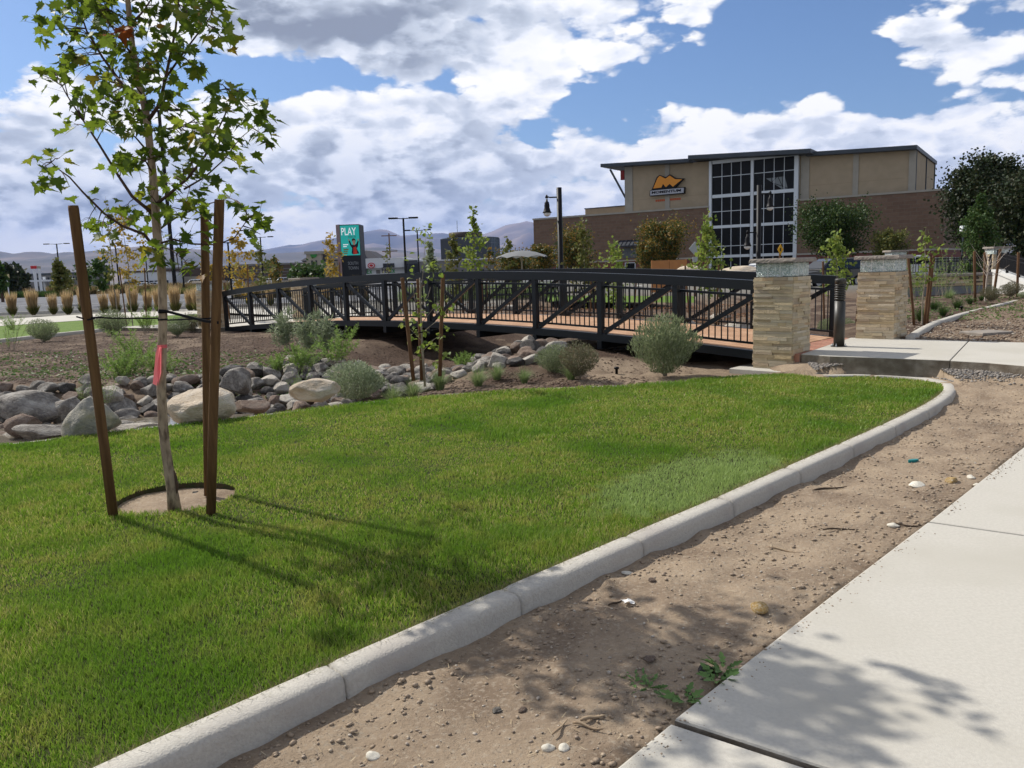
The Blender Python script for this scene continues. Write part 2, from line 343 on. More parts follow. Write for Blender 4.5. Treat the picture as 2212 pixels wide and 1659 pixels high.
WKP=[(4.2,11.85),(4.58,11.36),(5.02,11.06),(5.8,10.45),(6.12,10.1),(6.45,9.5),(7.3,8.4),(11,5),(13,8),(9.6,11.0),(7.36,12.75),(6.2,13.95),(5.9,13.95)]
def disp(x,y):
    near=np.clip(1-(np.hypot(x,y-6)-14)/12,0,1); return near*(fbm(x,y,.9,3,3)*.03+fbm(x,y,5,4,9)*.030)
def gz(x,y):
    z=hgt(x,y); z=z+np.where(inpoly(x,y,LAWN),0,disp(x,y)); e=(.02 if 0 else 0)
    ed=segdist(x,y,[(4.2,11.85),(4.58,11.36),(5.02,11.06),(5.8,10.45),(6.12,10.1),(6.45,9.5),(7.3,8.4)]); z=np.where((ed<.30)&~inpoly(x,y,LAWN),np.clip(.15-.35*ed,.0,.15)+disp(x,y)*.2,z)
    z=np.where(segdist(x,y,KIN)<.2,np.minimum(z,.025),z)
    z=np.where(inpoly(x,y,SWP),np.minimum(z,-.12),z); return np.where(inpoly(x,y,WKP),np.minimum(z,.15),z)
ZZ=gz(XX,YY)
ring=np.hypot(XX-RING.x,YY-RING.y)<RINGR*1.15
ZZ=np.where(ring,-.055+fbm(XX,YY,8,3,5)*.012,ZZ)
nx_,ny_=len(xs),len(ys)
idx=np.arange(nx_*ny_).reshape(ny_,nx_)
quads=np.stack([idx[:-1,:-1],idx[:-1,1:],idx[1:,1:],idx[1:,:-1]],-1).reshape(-1)
# ground material: bare dirt / bark mulch / rough field, chosen by a stored mask
gm=bpy.data.materials.new('bare_ground'); gm.use_nodes=True; gn=gm.node_tree.nodes; gl=gm.node_tree.links; gp=gn['Principled BSDF']; gp.inputs['Roughness'].default_value=.97; gp.inputs['Specular IOR Level'].default_value=.1
def gnz(sc,det=6,ro=.6):
    n=gn.new('ShaderNodeTexNoise'); n.inputs['Scale'].default_value=sc; n.inputs['Detail'].default_value=det; n.inputs['Roughness'].default_value=ro; gl.new(gtc.outputs['Object'],n.inputs['Vector']); return n.outputs[0]
def gmix(f,a,b,bl='MIX'):
    m=gn.new('ShaderNodeMix'); m.data_type='RGBA'; m.blend_type=bl
    for i,x in ((0,f),(6,a),(7,b)):
        if isinstance(x,(int,float)): m.inputs[i].default_value=x
        elif isinstance(x,tuple): m.inputs[i].default_value=(*x,1)
        else: gl.new(x,m.inputs[i])
    return m.outputs[2]
def gmr(x,a,b):
    r=gn.new('ShaderNodeMapRange'); r.inputs[1].default_value=a; r.inputs[2].default_value=b; gl.new(x,r.inputs[0]); return r.outputs[0]
gtc=gn.new('ShaderNodeTexCoord')
dirt=gmix(gmr(gnz(2.2),.4,.66),(.32,.245,.17),(.185,.135,.094)); dirt=gmix(gmr(gnz(45,5,.7),.52,.7),dirt,(.40,.335,.255)); dirt=gmix(gmr(gnz(90,3,.7),.60,.72),dirt,(.12,.09,.066))
mul=gmix(gmr(gnz(22,6,.75),.42,.6),(.045,.029,.021),(.105,.07,.05)); mul=gmix(gmr(gnz(1.1,3),.5,.7),mul,(.125,.09,.064))
fld=gmix(gmr(gnz(.05,6),.4,.6),(.17,.16,.14),(.12,.115,.10))
am=gn.new('ShaderNodeAttribute'); am.attribute_name='mulch'; af=gn.new('ShaderNodeAttribute'); af.attribute_name='field'
gcol=gmix(af.outputs['Fac'],gmix(am.outputs['Fac'],dirt,mul),fld); gl.new(gcol,gp.inputs['Base Color'])
b1=gn.new('ShaderNodeBump'); b1.inputs['Strength'].default_value=.9; b1.inputs['Distance'].default_value=.02; gl.new(gnz(30,10,.75),b1.inputs['Height']); gl.new(b1.outputs[0],gp.inputs['Normal'])
me=npmesh('ground',np.stack([XX,YY,ZZ],-1).reshape(-1,3),quads,4,gm,True)
def satt(me,name,arr):
    a=me.attributes.new(name,'FLOAT','POINT'); a.data.foreach_set('value',np.asarray(arr,dtype=np.float32).ravel())
cdist=segdist(XX,YY,CRK)
mulch=((YY>CRK[0][1]-2)&(XX<-1)&(YY>10.3+.3*(XX+5)))|(YY>12.6)
mulch=mulch|((XX<2.0)&(YY>10.8))
mulch=mulch&~((XX>6.0)&(YY<13.3+(XX-6.7)*1.2))
mf=np.clip(mulch*1.0-.35*(fbm(XX,YY,1.3,3,11)>.12),0,1)
mf=np.where((XX>6.5)&(YY>11)&(YY<13.3+(XX-6.7)*1.2),.45,mf)
mf=np.where((XX>1)&(XX<4)&(YY<13.5)&(YY>10),.25,mf)
satt(me,'mulch',mf); satt(me,'field',np.clip((np.hypot(XX,YY)-np.where(XX>0,43,29))/4,0,1))
tag(mobj('ground',me),kind='structure')
# ------------------------------------------------------------------ kerb
def offset(pl,d):
    out=[]
    for i,p in enumerate(pl):
        a=pl[max(i-1,0)]; b=pl[min(i+1,len(pl)-1)]; tx,ty=b[0]-a[0],b[1]-a[1]; l=math.hypot(tx,ty) or 1
        out.append((p[0]+ty/l*d,p[1]-tx/l*d))
    return out
def resample(pl,step):
    out=[pl[0]]; acc=0
    for a,b in zip(pl[:-1],pl[1:]):
        l=math.dist(a,b); k=acc
        while k+l>=step:
            t=(step-k)/l; a=(a[0]+(b[0]-a[0])*t,a[1]+(b[1]-a[1])*t); out.append(a); l=math.dist(a,b); k=0
        acc=k+l
    return out
def kerb(name,pl,w,top,bot,joint=1.05,phase=0,gap=.010,zf=None,m=kerbm,side=1,kind='structure'):
    pts=resample(pl,.05); mb=MB(); nper=round(joint/.05); i=phase
    prof=[(0,bot),(0,top-.012),(.012,top),(w-.035,top),(w-.012,top-.012),(w,top-.04),(w+.012,bot)]
    start=0; chunks=[]; j=phase if phase>3 else nper
    while start<len(pts)-1:
        chunks.append((start,min(j,len(pts)-1))); start=j; j+=nper
    for a,b in chunks:
        seg=pts[a:b+1]
        if len(seg)<2: continue
        # shrink ends for the groove
        def mv(p,q,d): l=math.dist(p,q); return (p[0]+(q[0]-p[0])*d/l,p[1]+(q[1]-p[1])*d/l)
        seg=[mv(seg[0],seg[1],gap/2)]+seg[1:-1]+[mv(seg[-1],seg[-2],gap/2)]
        n=len(prof); vs=[]; fs=[]
        offs=[offset(pts,p[0]*side)[a:b+1] for p in prof] if 0 else None
        full=seg
        for k,p in enumerate(full):
            g=a+k; A=pts[max(g-1,0)]; B=pts[min(g+1,len(pts)-1)]; tx,ty=B[0]-A[0],B[1]-A[1]; l=math.hypot(tx,ty)
            dz=zf(p[0],p[1]) if zf else 0
            e=0.006 if k in(0,len(full)-1) else 0
            for (o,z) in prof: vs.append((p[0]+ty/l*o*side,p[1]-tx/l*o*side,z+dz-(e if z>bot+.01 else 0)))
        for k in range(len(full)-1):
            for q in range(n-1):
                f=(k*n+q,k*n+q+1,(k+1)*n+q+1,(k+1)*n+q); fs.append(f if side<0 else f[::-1])
        fs.append(tuple(range(n))); fs.append(tuple(len(full)*n-1-q for q in range(n)))
        mb.add(vs,fs)
    o=mb.build(name,m,None,True); me=o.data
    return tag(o,kind=kind)
kerb('kerb',KIN,.145,.026,-.24,1.07,16)
kerb('lawn_edging',FAR,.07,-.004,-.14,3.0,gap=.004,m=kerbm,side=1)
# ------------------------------------------------------------------ lawn
import bmesh
def sheet(name,outer,z,m,holes=(),kind='structure'):
    bm=bmesh.new(); es=[]
    for lp in [outer]+list(holes):
        vs=[bm.verts.new((p[0],p[1],z)) for p in lp]
        for i in range(len(vs)): es.append(bm.edges.new((vs[i],vs[(i+1)%len(vs)])))
    bmesh.ops.triangle_fill(bm,use_beauty=True,edges=es)
    for f in bm.faces:
        if f.normal.z<0: f.normal_flip()
    me=bpy.data.meshes.new(name); bm.to_mesh(me); bm.free(); me.materials.append(m)
    return tag(mobj(name,me),kind=kind)
thatch=mat('thatch',(.045,.055,.014),.95,(.03,.034,.012),14,.8,90,bdist=.02)
hole=[(RING.x+RINGR*math.cos(a)*(1+.05*math.sin(3*a)),RING.y+RINGR*math.sin(a)*(1+.05*math.sin(3*a+1))) for a in [2*math.pi*i/40 for i in range(40)]]
sheet('lawn_base',LAWN,-.012,thatch,[hole])
mb=MB(); n=len(hole)
mb.add([(p[0],p[1],-.012) for p in hole]+[(p[0],p[1],-.09) for p in hole],[(i,(i+1)%n,(i+1)%n+n,i+n) for i in range(n)])
tag(mb.build('tree_ring_edge',mat('sod_edge',(.07,.05,.03),.95,(.04,.05,.02),20,.8,50)),kind='structure')
# grass blades
gb=bpy.data.materials.new('grass_blade'); gb.use_nodes=True; gn=gb.node_tree.nodes; gl=gb.node_tree.links; gp=gn['Principled BSDF']; gp.inputs['Roughness'].default_value=.5; gp.inputs['Specular IOR Level'].default_value=.3
gtc=gn.new('ShaderNodeTexCoord'); geo=gn.new('ShaderNodeNewGeometry')
r=gn.new('ShaderNodeValToRGB'); e=r.color_ramp.elements; e[0].color=(.10,.19,.014,1); e[1].position=.97; e[1].color=(.50,.42,.20,1)
for ps,cc in ((.35,(.17,.295,.022,1)),(.7,(.255,.37,.045,1)),(.9,(.42,.40,.12,1))): k=e.new(ps); k.color=cc
gl.new(geo.outputs['Random Per Island'],r.inputs[0])
colg=gmix(gmr(gnz(3.4,7,.75),.48,.70),r.outputs[0],(.35,.33,.08))
colg=gmix(gmr(gnz(.8,3,.5),.46,.64),colg,(.125,.24,.02)); 
# the paler newly laid strip of turf
sxyz=gn.new('ShaderNodeVectorMath'); sxyz.operation='SUBTRACT'; gl.new(gtc.outputs['Object'],sxyz.inputs[0]); PC=G(1500,1035,0); sxyz.inputs[1].default_value=(PC.x,PC.y,0)
rot=gn.new('ShaderNodeVectorRotate'); rot.rotation_type='Z_AXIS'; rot.inputs['Angle'].default_value=-R(46); gl.new(sxyz.outputs[0],rot.inputs[0])
vs_=gn.new('ShaderNodeVectorMath'); vs_.operation='MULTIPLY'; vs_.inputs[1].default_value=(1/1.15,1/.50,0); gl.new(rot.outputs[0],vs_.inputs[0])
ln=gn.new('ShaderNodeVectorMath'); ln.operation='LENGTH'; gl.new(vs_.outputs[0],ln.inputs[0])
mm=gn.new('ShaderNodeMath'); mm.operation='MULTIPLY_ADD'; mm.inputs[1].default_value=1.1; gl.new(gnz(5,4),mm.inputs[0]); gl.new(ln.outputs['Value'],mm.inputs[2])
colg=gmix(gmr(mm.outputs[0],1.62,1.38),colg,(.30,.40,.12))
gl.new(colg,gp.inputs['Base Color'])
tr=gn.new('ShaderNodeBsdfTranslucent'); gl.new(colg,tr.inputs[0]); mx=gn.new('ShaderNodeMixShader'); mx.inputs[0].default_value=.42; gl.new(gp.outputs[0],mx.inputs[1]); gl.new(tr.outputs[0],mx.inputs[2]); gl.new(mx.outputs[0],gn['Material Output'].inputs[0])
def blades(px,py,pz,hh,ww,rs,lean=.55):
    n=len(px); a=rs.rand(n)*2*np.pi; l=hh*lean*(.3+rs.rand(n)*1.2); b=rs.rand(n)*2*np.pi
    dx,dy=np.cos(a),np.sin(a); wx,wy=np.cos(b)*ww/2,np.sin(b)*ww/2
    V=np.zeros((n,5,3))
    V[:,0]=np.stack([px-wx,py-wy,pz],-1); V[:,1]=np.stack([px+wx,py+wy,pz],-1)
    V[:,2]=np.stack([px+wx*.8+dx*l*.35,py+wy*.8+dy*l*.35,pz+hh*.6],-1); V[:,3]=np.stack([px-wx*.8+dx*l*.35,py-wy*.8+dy*l*.35,pz+hh*.6],-1)
    V[:,4]=np.stack([px+dx*l,py+dy*l,pz+hh],-1)
    base=(np.arange(n)*5)[:,None]
    Fc=(base+np.array([[0,1,2, 0,2,3, 3,2,4]])).reshape(-1)
    return V.reshape(-1,3),Fc
rs=np.random.RandomState(3); PX=[];PY=[];HH=[];WW=[]
for (y0,y1,den,ww) in ((1.2,3.6,15000,.0034),(3.6,5.2,11000,.0042),(5.2,7.5,7500,.0055),(7.5,12,4500,.0085)):
    xa=-(y1*.75+1.0); xb=min(6,y1*.75+1); n=int((xb-xa)*(y1-y0)*den)
    x=rs.rand(n)*(xb-xa)+xa; y=rs.rand(n)*(y1-y0)+y0
    k=inpoly(x,y,LAWN)&(np.hypot(x-RING.x,y-RING.y)>RINGR*.96)&(x>-(y*.69+1.3)); x=x[k];y=y[k]
    PX.append(x);PY.append(y); hh=(.026+.022*rs.rand(len(x)))*(1+.5*fbm(x,y,3,3,21)); HH.append(hh*np.clip(.85+.9*fbm(x,y,1.1,3,77),.5,1.5)); WW.append(ww*(.7+.6*rs.rand(len(x))))
PX=np.concatenate(PX);PY=np.concatenate(PY);HH=np.concatenate(HH);WW=np.concatenate(WW)
V,Fc=blades(PX,PY,np.full(len(PX),-.012),HH,WW,rs)
tag(mobj('lawn_grass',npmesh('lawn_grass',V,Fc,3,gb)),'short mown lawn grass filling the kerbed bed','grass',kind='stuff')
print('blades',len(PX))
# longer, dry blades hanging over the kerb
kp=resample(KIN,.006); kp=np.array(kp); rep=np.repeat(kp,5,0); jit=rs.normal(0,.014,rep.shape); kp=rep+jit
kp=kp[kp[:,1]<9.5]
V,Fc=blades(kp[:,0],kp[:,1],np.full(len(kp),-.012),.03+.035*rs.rand(len(kp)),np.full(len(kp),.0032),rs,1.0)
edgeL=leafm('dry_edge_blade',[(.15,.14,.05),(.26,.21,.10),(.09,.13,.03),(.35,.29,.15)],.3)
tag(mobj('edge_grass',npmesh('edge_grass',V,Fc,3,edgeL)),'ragged dry grass along the kerb edge','grass',kind='stuff')
# ------------------------------------------------------------------ pavements
def slab(name,poly,z0,z1,m=concrete,bev=.008):
    bm=bmesh.new(); vs=[bm.verts.new((p[0],p[1],z0)) for p in poly]; f=bm.faces.new(vs)
    if f.normal.z<0: f.normal_flip()
    ex=bmesh.ops.extrude_face_region(bm,geom=[f]); 
    for v in ex['geom']:
        if isinstance(v,bmesh.types.BMVert): v.co.z=z1
    bmesh.ops.recalc_face_normals(bm,faces=bm.faces)
    te=[e for e in bm.edges if all(abs(v.co.z-z1)<1e-6 for v in e.verts)]
    bmesh.ops.bevel(bm,geom=te,offset=bev,segments=2,affect='EDGES',profile=.5)
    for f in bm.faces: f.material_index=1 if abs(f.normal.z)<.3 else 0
    me=bpy.data.meshes.new(name); bm.to_mesh(me); bm.free(); me.materials.append(m); me.materials.append(shaded_side if m is concrete else m)
    return tag(mobj(name,me),kind='structure')
shaded_side=mat('shaded_concrete_side',(.24,.21,.17),.95,(.15,.125,.095),9,.8,60,col3=(.12,.095,.07),nsc3=3)  # darker concrete for slab sides, their shade painted into the colour
sw=[(-.9,1.15),(.304,2.509),(.564,2.788)]; jd=Vector((.81,-.586)); 
def pj(p,l=2.6): return (p[0]+jd.x*l,p[1]+jd.y*l)
def shift(p,d): return (p[0]+.7*d,p[1]+.715*d)
J1=(.564,2.788); J2=(2.657,4.95)
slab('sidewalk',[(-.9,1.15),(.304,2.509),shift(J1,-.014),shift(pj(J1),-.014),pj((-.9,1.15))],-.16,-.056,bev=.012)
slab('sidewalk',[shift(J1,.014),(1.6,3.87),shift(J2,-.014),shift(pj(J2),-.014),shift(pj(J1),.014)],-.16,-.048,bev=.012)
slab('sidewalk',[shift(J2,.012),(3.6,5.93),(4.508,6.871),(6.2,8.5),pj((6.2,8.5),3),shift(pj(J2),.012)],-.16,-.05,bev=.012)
wk1=[(4.30,11.72),(4.58,11.36),(5.02,11.06),(5.8,10.45),(7.36,12.75),(6.9,13.15),(6.2,13.9),(5.95,13.9)]
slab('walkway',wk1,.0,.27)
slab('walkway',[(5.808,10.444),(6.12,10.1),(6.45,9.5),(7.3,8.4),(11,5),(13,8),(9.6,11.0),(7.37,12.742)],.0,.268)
bed=kerb('bed_kerb',[tuple(G(x,y,.34)[:2]) for x,y in [(1956,723.7),(1985,706.5),(2014.7,692.7),(2069.5,676),(2139.8,659),(2212,642),(2330,620)]],.14,.33,.12,1.3,gap=.006,side=1)
# brick landing between bridge end and walkway
brick=bpy.data.materials.new('brick_pavers'); brick.use_nodes=True
def brickmat(m,c1,c2,mo,sc,bw,rh,ms=.02,rough=.85,axes=None,off=.5,bias=0,bumpd=.004):
    N_=m.node_tree.nodes; L_=m.node_tree.links; p=N_['Principled BSDF']; p.inputs['Roughness'].default_value=rough; p.inputs['Specular IOR Level'].default_value=.15
    t=N_.new('ShaderNodeTexCoord'); mp=N_.new('ShaderNodeMapping'); L_.new(t.outputs['Object'],mp.inputs[0])
    if axes: mp.inputs['Rotation'].default_value=axes
    b=N_.new('ShaderNodeTexBrick'); b.inputs['Color1'].default_value=(*c1,1); b.inputs['Color2'].default_value=(*c2,1); b.inputs['Mortar'].default_value=(*mo,1)
    b.inputs['Scale'].default_value=sc; b.inputs['Brick Width'].default_value=bw; b.inputs['Row Height'].default_value=rh; b.inputs['Mortar Size'].default_value=ms; b.offset=off; b.inputs['Bias'].default_value=bias
    L_.new(mp.outputs[0],b.inputs[0]); 
    n=N_.new('ShaderNodeTexNoise'); n.inputs['Scale'].default_value=2.3; n.inputs['Detail'].default_value=6; L_.new(t.outputs['Object'],n.inputs[0])
    mx=N_.new('ShaderNodeMix'); mx.data_type='RGBA'; mx.blend_type='MULTIPLY'; mx.inputs[0].default_value=.6; L_.new(b.outputs[0],mx.inputs[6])
    r=N_.new('ShaderNodeMapRange'); r.inputs[3].default_value=.6; r.inputs[4].default_value=1.3; L_.new(n.outputs[0],r.inputs[0]); L_.new(r.outputs[0],mx.inputs[7]); L_.new(mx.outputs[2],p.inputs['Base Color'])
    bp_=N_.new('ShaderNodeBump'); bp_.invert=True; bp_.inputs['Distance'].default_value=bumpd; L_.new(b.outputs['Fac'],bp_.inputs['Height']); L_.new(bp_.outputs[0],p.inputs['Normal'])
    return m
brickmat(brick,(.30,.13,.085),(.38,.19,.13),(.19,.13,.10),1,.2,.1,.006,axes=(0,0,R(43)))
e0=bp(BL,0); e1=bp(BL,BW)
slab('brick_landing',[tuple((e0+BU*.01)[:2]),(4.29,11.73),(5.94,13.91),tuple((e1+BU*.01)[:2])],.13,.264,brick,.004)
# far side: strip of lawn, white pavement, planting bed, road
def gp2(x,y,z): return tuple(G(x,y,z)[:2])
fk=[gp2(-260,766,.16),gp2(0,735,.16),(gp2(120,722,.16)),gp2(260,708,.16),gp2(437,700,.16),gp2(478,698,.16)]
kerb('far_kerb',fk,.15,.2,.0,2.5,side=1)
green=mat('far_turf',(.075,.13,.016),.9,(.11,.17,.025),4,.8,30,bdist=.03)
P2=[gp2(-260,735,.17),gp2(0,705,.17),gp2(200,691,.17),gp2(480,676,.17)]
sheet('far_lawn',fk+P2[::-1],.175,green)
P3=[gp2(-260,715,.18),gp2(0,690,.18),gp2(200,678,.18),gp2(430,668,.18),gp2(800,665,.18)]
P2b=P2+[gp2(800,690,.18)]
sheet('far_pavement',P2b+P3[::-1],.185,concrete)
rd=[(-120,46),(-40,45),(-10,46),(-1,47),(3,52),(6,100),(6,112),(-150,112)]
sheet('road',rd,.075,asphalt)
sheet('parking_lot',[(-300,124),(9,124),(60,118),(300,110),(340,700),(-400,700)],.08,asphalt)
kerb('road_kerb',[(-120,45.4),(-40,44.4),(-10,45.4),(-1,46.4)],.15,.2,.0,4,side=-1)
wl=mat('marking_paint',(.6,.6,.58),.8)
mb=MB()
for k in range(26):
    x=-62+k*3; mb.box(x,x+.12,60,65.5,.083,.087)
tag(mb.build('parking_lines',wl),kind='structure')
# white landing at the far end of the bridge
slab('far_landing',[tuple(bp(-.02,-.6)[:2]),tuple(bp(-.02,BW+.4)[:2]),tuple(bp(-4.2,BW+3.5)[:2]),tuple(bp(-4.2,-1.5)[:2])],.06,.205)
# ------------------------------------------------------------------ footbridge
br=thing('footbridge','arched dark steel truss footbridge with reddish deck over the rocky creek','bridge',tuple(bp(BL/2)-Vector((0,0,.4))))
bo=br.location.copy()
NP=11; SP=BL/NP; TH=1.08
def bq(s,o=0,z=0): return bp(s,o,z)-bo
def bshape(name,mb,m,par=br,smooth=False): return mb.build(name,m,par,smooth)
mb=MB(); sg=[i*BL/44 for i in range(45)]
nb=int(BL/.14)
for i in range(nb):
    s0=i*BL/nb; s1=s0+BL/nb-.006; q=[bq(s0,.06,.0),bq(s1,.06,.0),bq(s1,BW-.06,.0),bq(s0,BW-.06,.0)]
    lo=[v-Vector((0,0,.045)) for v in q]; mb.add(q+lo,[(0,3,2,1)[::-1],(4,5,6,7)[::-1],(0,4,5,1),(1,5,6,2),(2,6,7,3),(3,7,4,0)])
dk=bshape('deck',mb,deckm)
for side in (0,1):
    o=0 if side==0 else BW; oi=.09 if side==0 else BW-.09
    mb=MB()
    for a,b in zip(sg[:-1],sg[1:]): mb.beam(bq(a,o,TH-.075),bq(b+.004,o,TH-.075),.11,.15)
    bshape('top_chord',mb,steel)
    mb=MB()
    for a,b in zip(sg[:-1],sg[1:]): mb.beam(bq(a,o,-.065),bq(b+.004,o,-.065),.10,.13)
    bshape('bottom_chord',mb,steel)
    for i in range(NP+1):
        s=min(max(i*SP,.045),BL-.045); mb=MB(); mb.beam(bq(s,o,0),bq(s,o,TH-.15),.098,.098,upv=tuple(BU)); 
        mb.box(-.055,.055,-.055,.055,-.006,.006,M=Matrix.Translation(bq(s,o,.008))@Matrix.Rotation(math.atan2(BU.y,BU.x),4,'Z'))
        bshape('post',mb,steel)
    for i in range(NP):
        a,b=i*SP,(i+1)*SP; mb=MB()
        if i<5: mb.beam(bq(a+.09,o,TH-.19),bq(b-.09,o,.03),.05,.075)
        else: mb.beam(bq(a+.09,o,.03),bq(b-.09,o,TH-.19),.05,.075)
        bshape('diagonal',mb,steel)
        mb=MB(); hr=TH-.24
        mb.beam(bq(a,oi,hr),bq(b,oi,hr),.03,.04); mb.beam(bq(a,oi,.10),bq(b,oi,.10),.03,.035)
        nbz=13
        for k in range(nbz):
            s=a+.05+(b-a-.1)*(k+.5)/nbz; lz=.10+(bz(a)+(bz(b)-bz(a))*(s-a)/SP)-bz(s); mb.beam(bq(s,oi,lz),bq(s,oi,hr+lz-.1),.016,.016,upv=tuple(BU))
        bshape('railing_panel',mb,steel)
for i in range(NP+1):
    s=min(max(i*SP,.06),BL-.06); mb=MB(); mb.beam(bq(s,-.06,-.20),bq(s,BW+.06,-.20),.10,.14); bshape('floor_beam',mb,steel)
mb=MB()
for o in (.7,1.4,2.05):
    mb=MB()
    for a,b in zip(sg[:-1],sg[1:]): mb.beam(bq(a,o,-.09),bq(b,o,-.09),.06,.08)
    bshape('stringer',mb,steel)
# concrete abutments
for s0,lab in ((BL-.25,'concrete abutment under the near end of the bridge'),(-.4,'concrete abutment under the far end of the bridge')):
    p=bp(s0,BW/2); mb=MB(); Mx=Matrix.Translation((p.x,p.y,0))@Matrix.Rotation(math.atan2(BU.y,BU.x),4,'Z')
    mb.box(-.15,.75 if s0>0 else .35,-BW/2-.35,BW/2+.35,-.3,.03,M=Mx,bev=.01)
    tag(mb.build('abutment',concrete),lab,'abutment','bridge abutments')
# ------------------------------------------------------------------ stone pillars
stones=[mat('ledger_stone',(.50,.41,.28),.9,(.38,.31,.21),9,.8,45,island=[(.30,.25,.20),(.56,.47,.32),(.44,.36,.23),(.64,.57,.44),(.27,.22,.17),(.50,.30,.15),(.60,.50,.33),(.46,.34,.17),(.24,.18,.13)],bdist=.01)]
capm=mat('cap_stone',(.27,.235,.20),.9,(.21,.185,.16),8,.8,35,bdist=.008)
gbm=bpy.data.materials.new('glass_block'); gbm.use_nodes=True; p=gbm.node_tree.nodes['Principled BSDF']; p.inputs['Base Color'].default_value=(.86,.94,.90,1); p.inputs['Roughness'].default_value=.12; p.inputs['Transmission Weight'].default_value=.35; p.inputs['IOR'].default_value=1.4
nn=gbm.node_tree.nodes; n=nn.new('ShaderNodeTexNoise'); n.inputs['Scale'].default_value=26; n.inputs['Detail'].default_value=2; n.inputs['Distortion'].default_value=1.5; b=nn.new('ShaderNodeBump'); b.inputs['Distance'].default_value=.03; b.inputs['Strength'].default_value=1; t=nn.new('ShaderNodeTexCoord'); gbm.node_tree.links.new(t.outputs['Object'],n.inputs[0]); gbm.node_tree.links.new(n.outputs[0],b.inputs['Height']); gbm.node_tree.links.new(b.outputs[0],p.inputs['Normal']); r=nn.new('ShaderNodeValToRGB'); r.color_ramp.elements[0].position=.38; r.color_ramp.elements[0].color=(.42,.52,.47,1); r.color_ramp.elements[1].position=.62; r.color_ramp.elements[1].color=(.95,1,.97,1); gbm.node_tree.links.new(n.outputs[0],r.inputs[0]); gbm.node_tree.links.new(r.outputs[0],p.inputs['Base Color'])
corem=mat('glass_block_core',(.80,.88,.84),.6)
jointm=mat('mortar',(.62,.63,.60),.8)
shadowj=mat('pillar_core',(.10,.085,.065),.95)
def stonewall_face(mb,ox,oy,dx,dy,nx,ny,width,z0,z1,rr,course=(.03,.058),ln=(.11,.42)):
    z=z0
    while z<z1-.006:
        h=min(rr.uniform(*course),z1-z); 
        if z1-z-h<.015: h=z1-z
        x=0
        while x<width-1e-4:
            l=rr.uniform(*ln); 
            if width-x-l<.06: l=width-x
            d=rr.uniform(-.002,.022); g=.0012
            a=(ox+dx*(x+g),oy+dy*(x+g)); b_=(ox+dx*(x+l-g),oy+dy*(x+l-g))
            t1,t2=rr.uniform(-.004,.004),rr.uniform(-.004,.004)
            vs=[]
            for zz_,tt in ((z+g,t1),(z+h-g,t2)):
                for q in (a,b_):
                    vs.append((q[0]+nx*-.03,q[1]+ny*-.03,zz_)); 
                for q in (a,b_):
                    vs.append((q[0]+nx*(d+tt+rr.uniform(-.003,.003)),q[1]+ny*(d+tt),zz_))
            # verts: 0 a-in,1 b-in,2 a-out,3 b-out (low) 4..7 high
            mb.add(vs,[(2,3,7,6),(6,7,5,4),(0,1,3,2),(0,2,6,4),(3,1,5,7)])
            x+=l
        z+=h
def pillar(name,cx,cy,rz,W,z0,z1,label,seed,band=.215,capt=.065,group='stone pillars with glass block bands',det=True):
    rr=random.Random(seed)
    t=thing(name,label,'pillar',(cx,cy,z0),rz,group); hh=z1-z0; w=W/2; zt=hh-capt-band
    mb=MB()
    for ox,oy,dx,dy,nx,ny in ((-w,-w,1,0,0,-1),(w,-w,0,1,1,0),(w,w,-1,0,0,1),(-w,w,0,-1,-1,0)): stonewall_face(mb,ox,oy,dx,dy,nx,ny,W,0,zt,rr)
    sh=mb.build('shaft',stones[0],t)
    mb=MB(); mb.box(-w+.012,w-.012,-w+.012,w-.012,0,zt); mb.build('shaft_core',shadowj,sh)
    # glass blocks: three and a half per side between pale joints
    g=w-.02; mb=MB(); n=3; bwid=2*g/n
    gl_=thing('glass_band',None,None); gl_.parent=t
    mj=MB(); mj.box(-g+.03,g-.03,-g+.03,g-.03,zt+.001,zt+band-.001); mj.build('inner_core',corem,t)
    C.objects.unlink(gl_); bpy.data.objects.remove(gl_)
    for fx in range(4):
        Mr=Matrix.Rotation(fx*math.pi/2,4,'Z')
        for k in range(n):
            a=-g+k*bwid+.006; mb.box(a if k else -g+.002,a+bwid-.012,-g,-g+.035,zt+.006,zt+band-.006,M=Mr,bev=.007)
    mb.build('glass_band',gbm,t)
    mb=MB(); 
    for fx in range(4):
        Mr=Matrix.Rotation(fx*math.pi/2,4,'Z')
        for k in range(1,n): mb.box(-g+k*bwid-.006,-g+k*bwid+.006,-g-.003,-g+.02,zt,zt+band,M=Mr)
    mb.build('band_joints',jointm,t)
    # cap stone with chiselled edge
    c=w+.065; m_=22; mb=MB(); vs=[];fs=[]
    ringp=[]
    for sx,sy,ex,ey in ((-1,-1,1,-1),(1,-1,1,1),(1,1,-1,1),(-1,1,-1,-1)):
        for k in range(m_): u=k/m_; ringp.append((sx+(ex-sx)*u,sy+(ey-sy)*u))
    lv=[(zt+band,0),(zt+band+capt*.35,.0),(zt+band+capt*.7,-.004),(zt+band+capt,-.016)]
    for li,(zz_,ii) in enumerate(lv):
        for (a,b_) in ringp:
            k=c+ii+(rr.uniform(-.006,.004) if 0<li<3 else rr.uniform(-.004,.001)); vs.append((a*k,b_*k,zz_+(rr.uniform(-.003,.003) if li==1 or li==2 else 0)))
    nr=len(ringp)
    for li in range(3):
        for k in range(nr): fs.append((li*nr+k,li*nr+(k+1)%nr,(li+1)*nr+(k+1)%nr,(li+1)*nr+k))
    fs.append(tuple(range(nr-1,-1,-1))); fs.append(tuple(3*nr+k for k in range(nr)))
    mb.add(vs,fs); mb.build('cap',capm,t)
    return t
rzb=math.atan2(BU.y,BU.x)
PW=.61
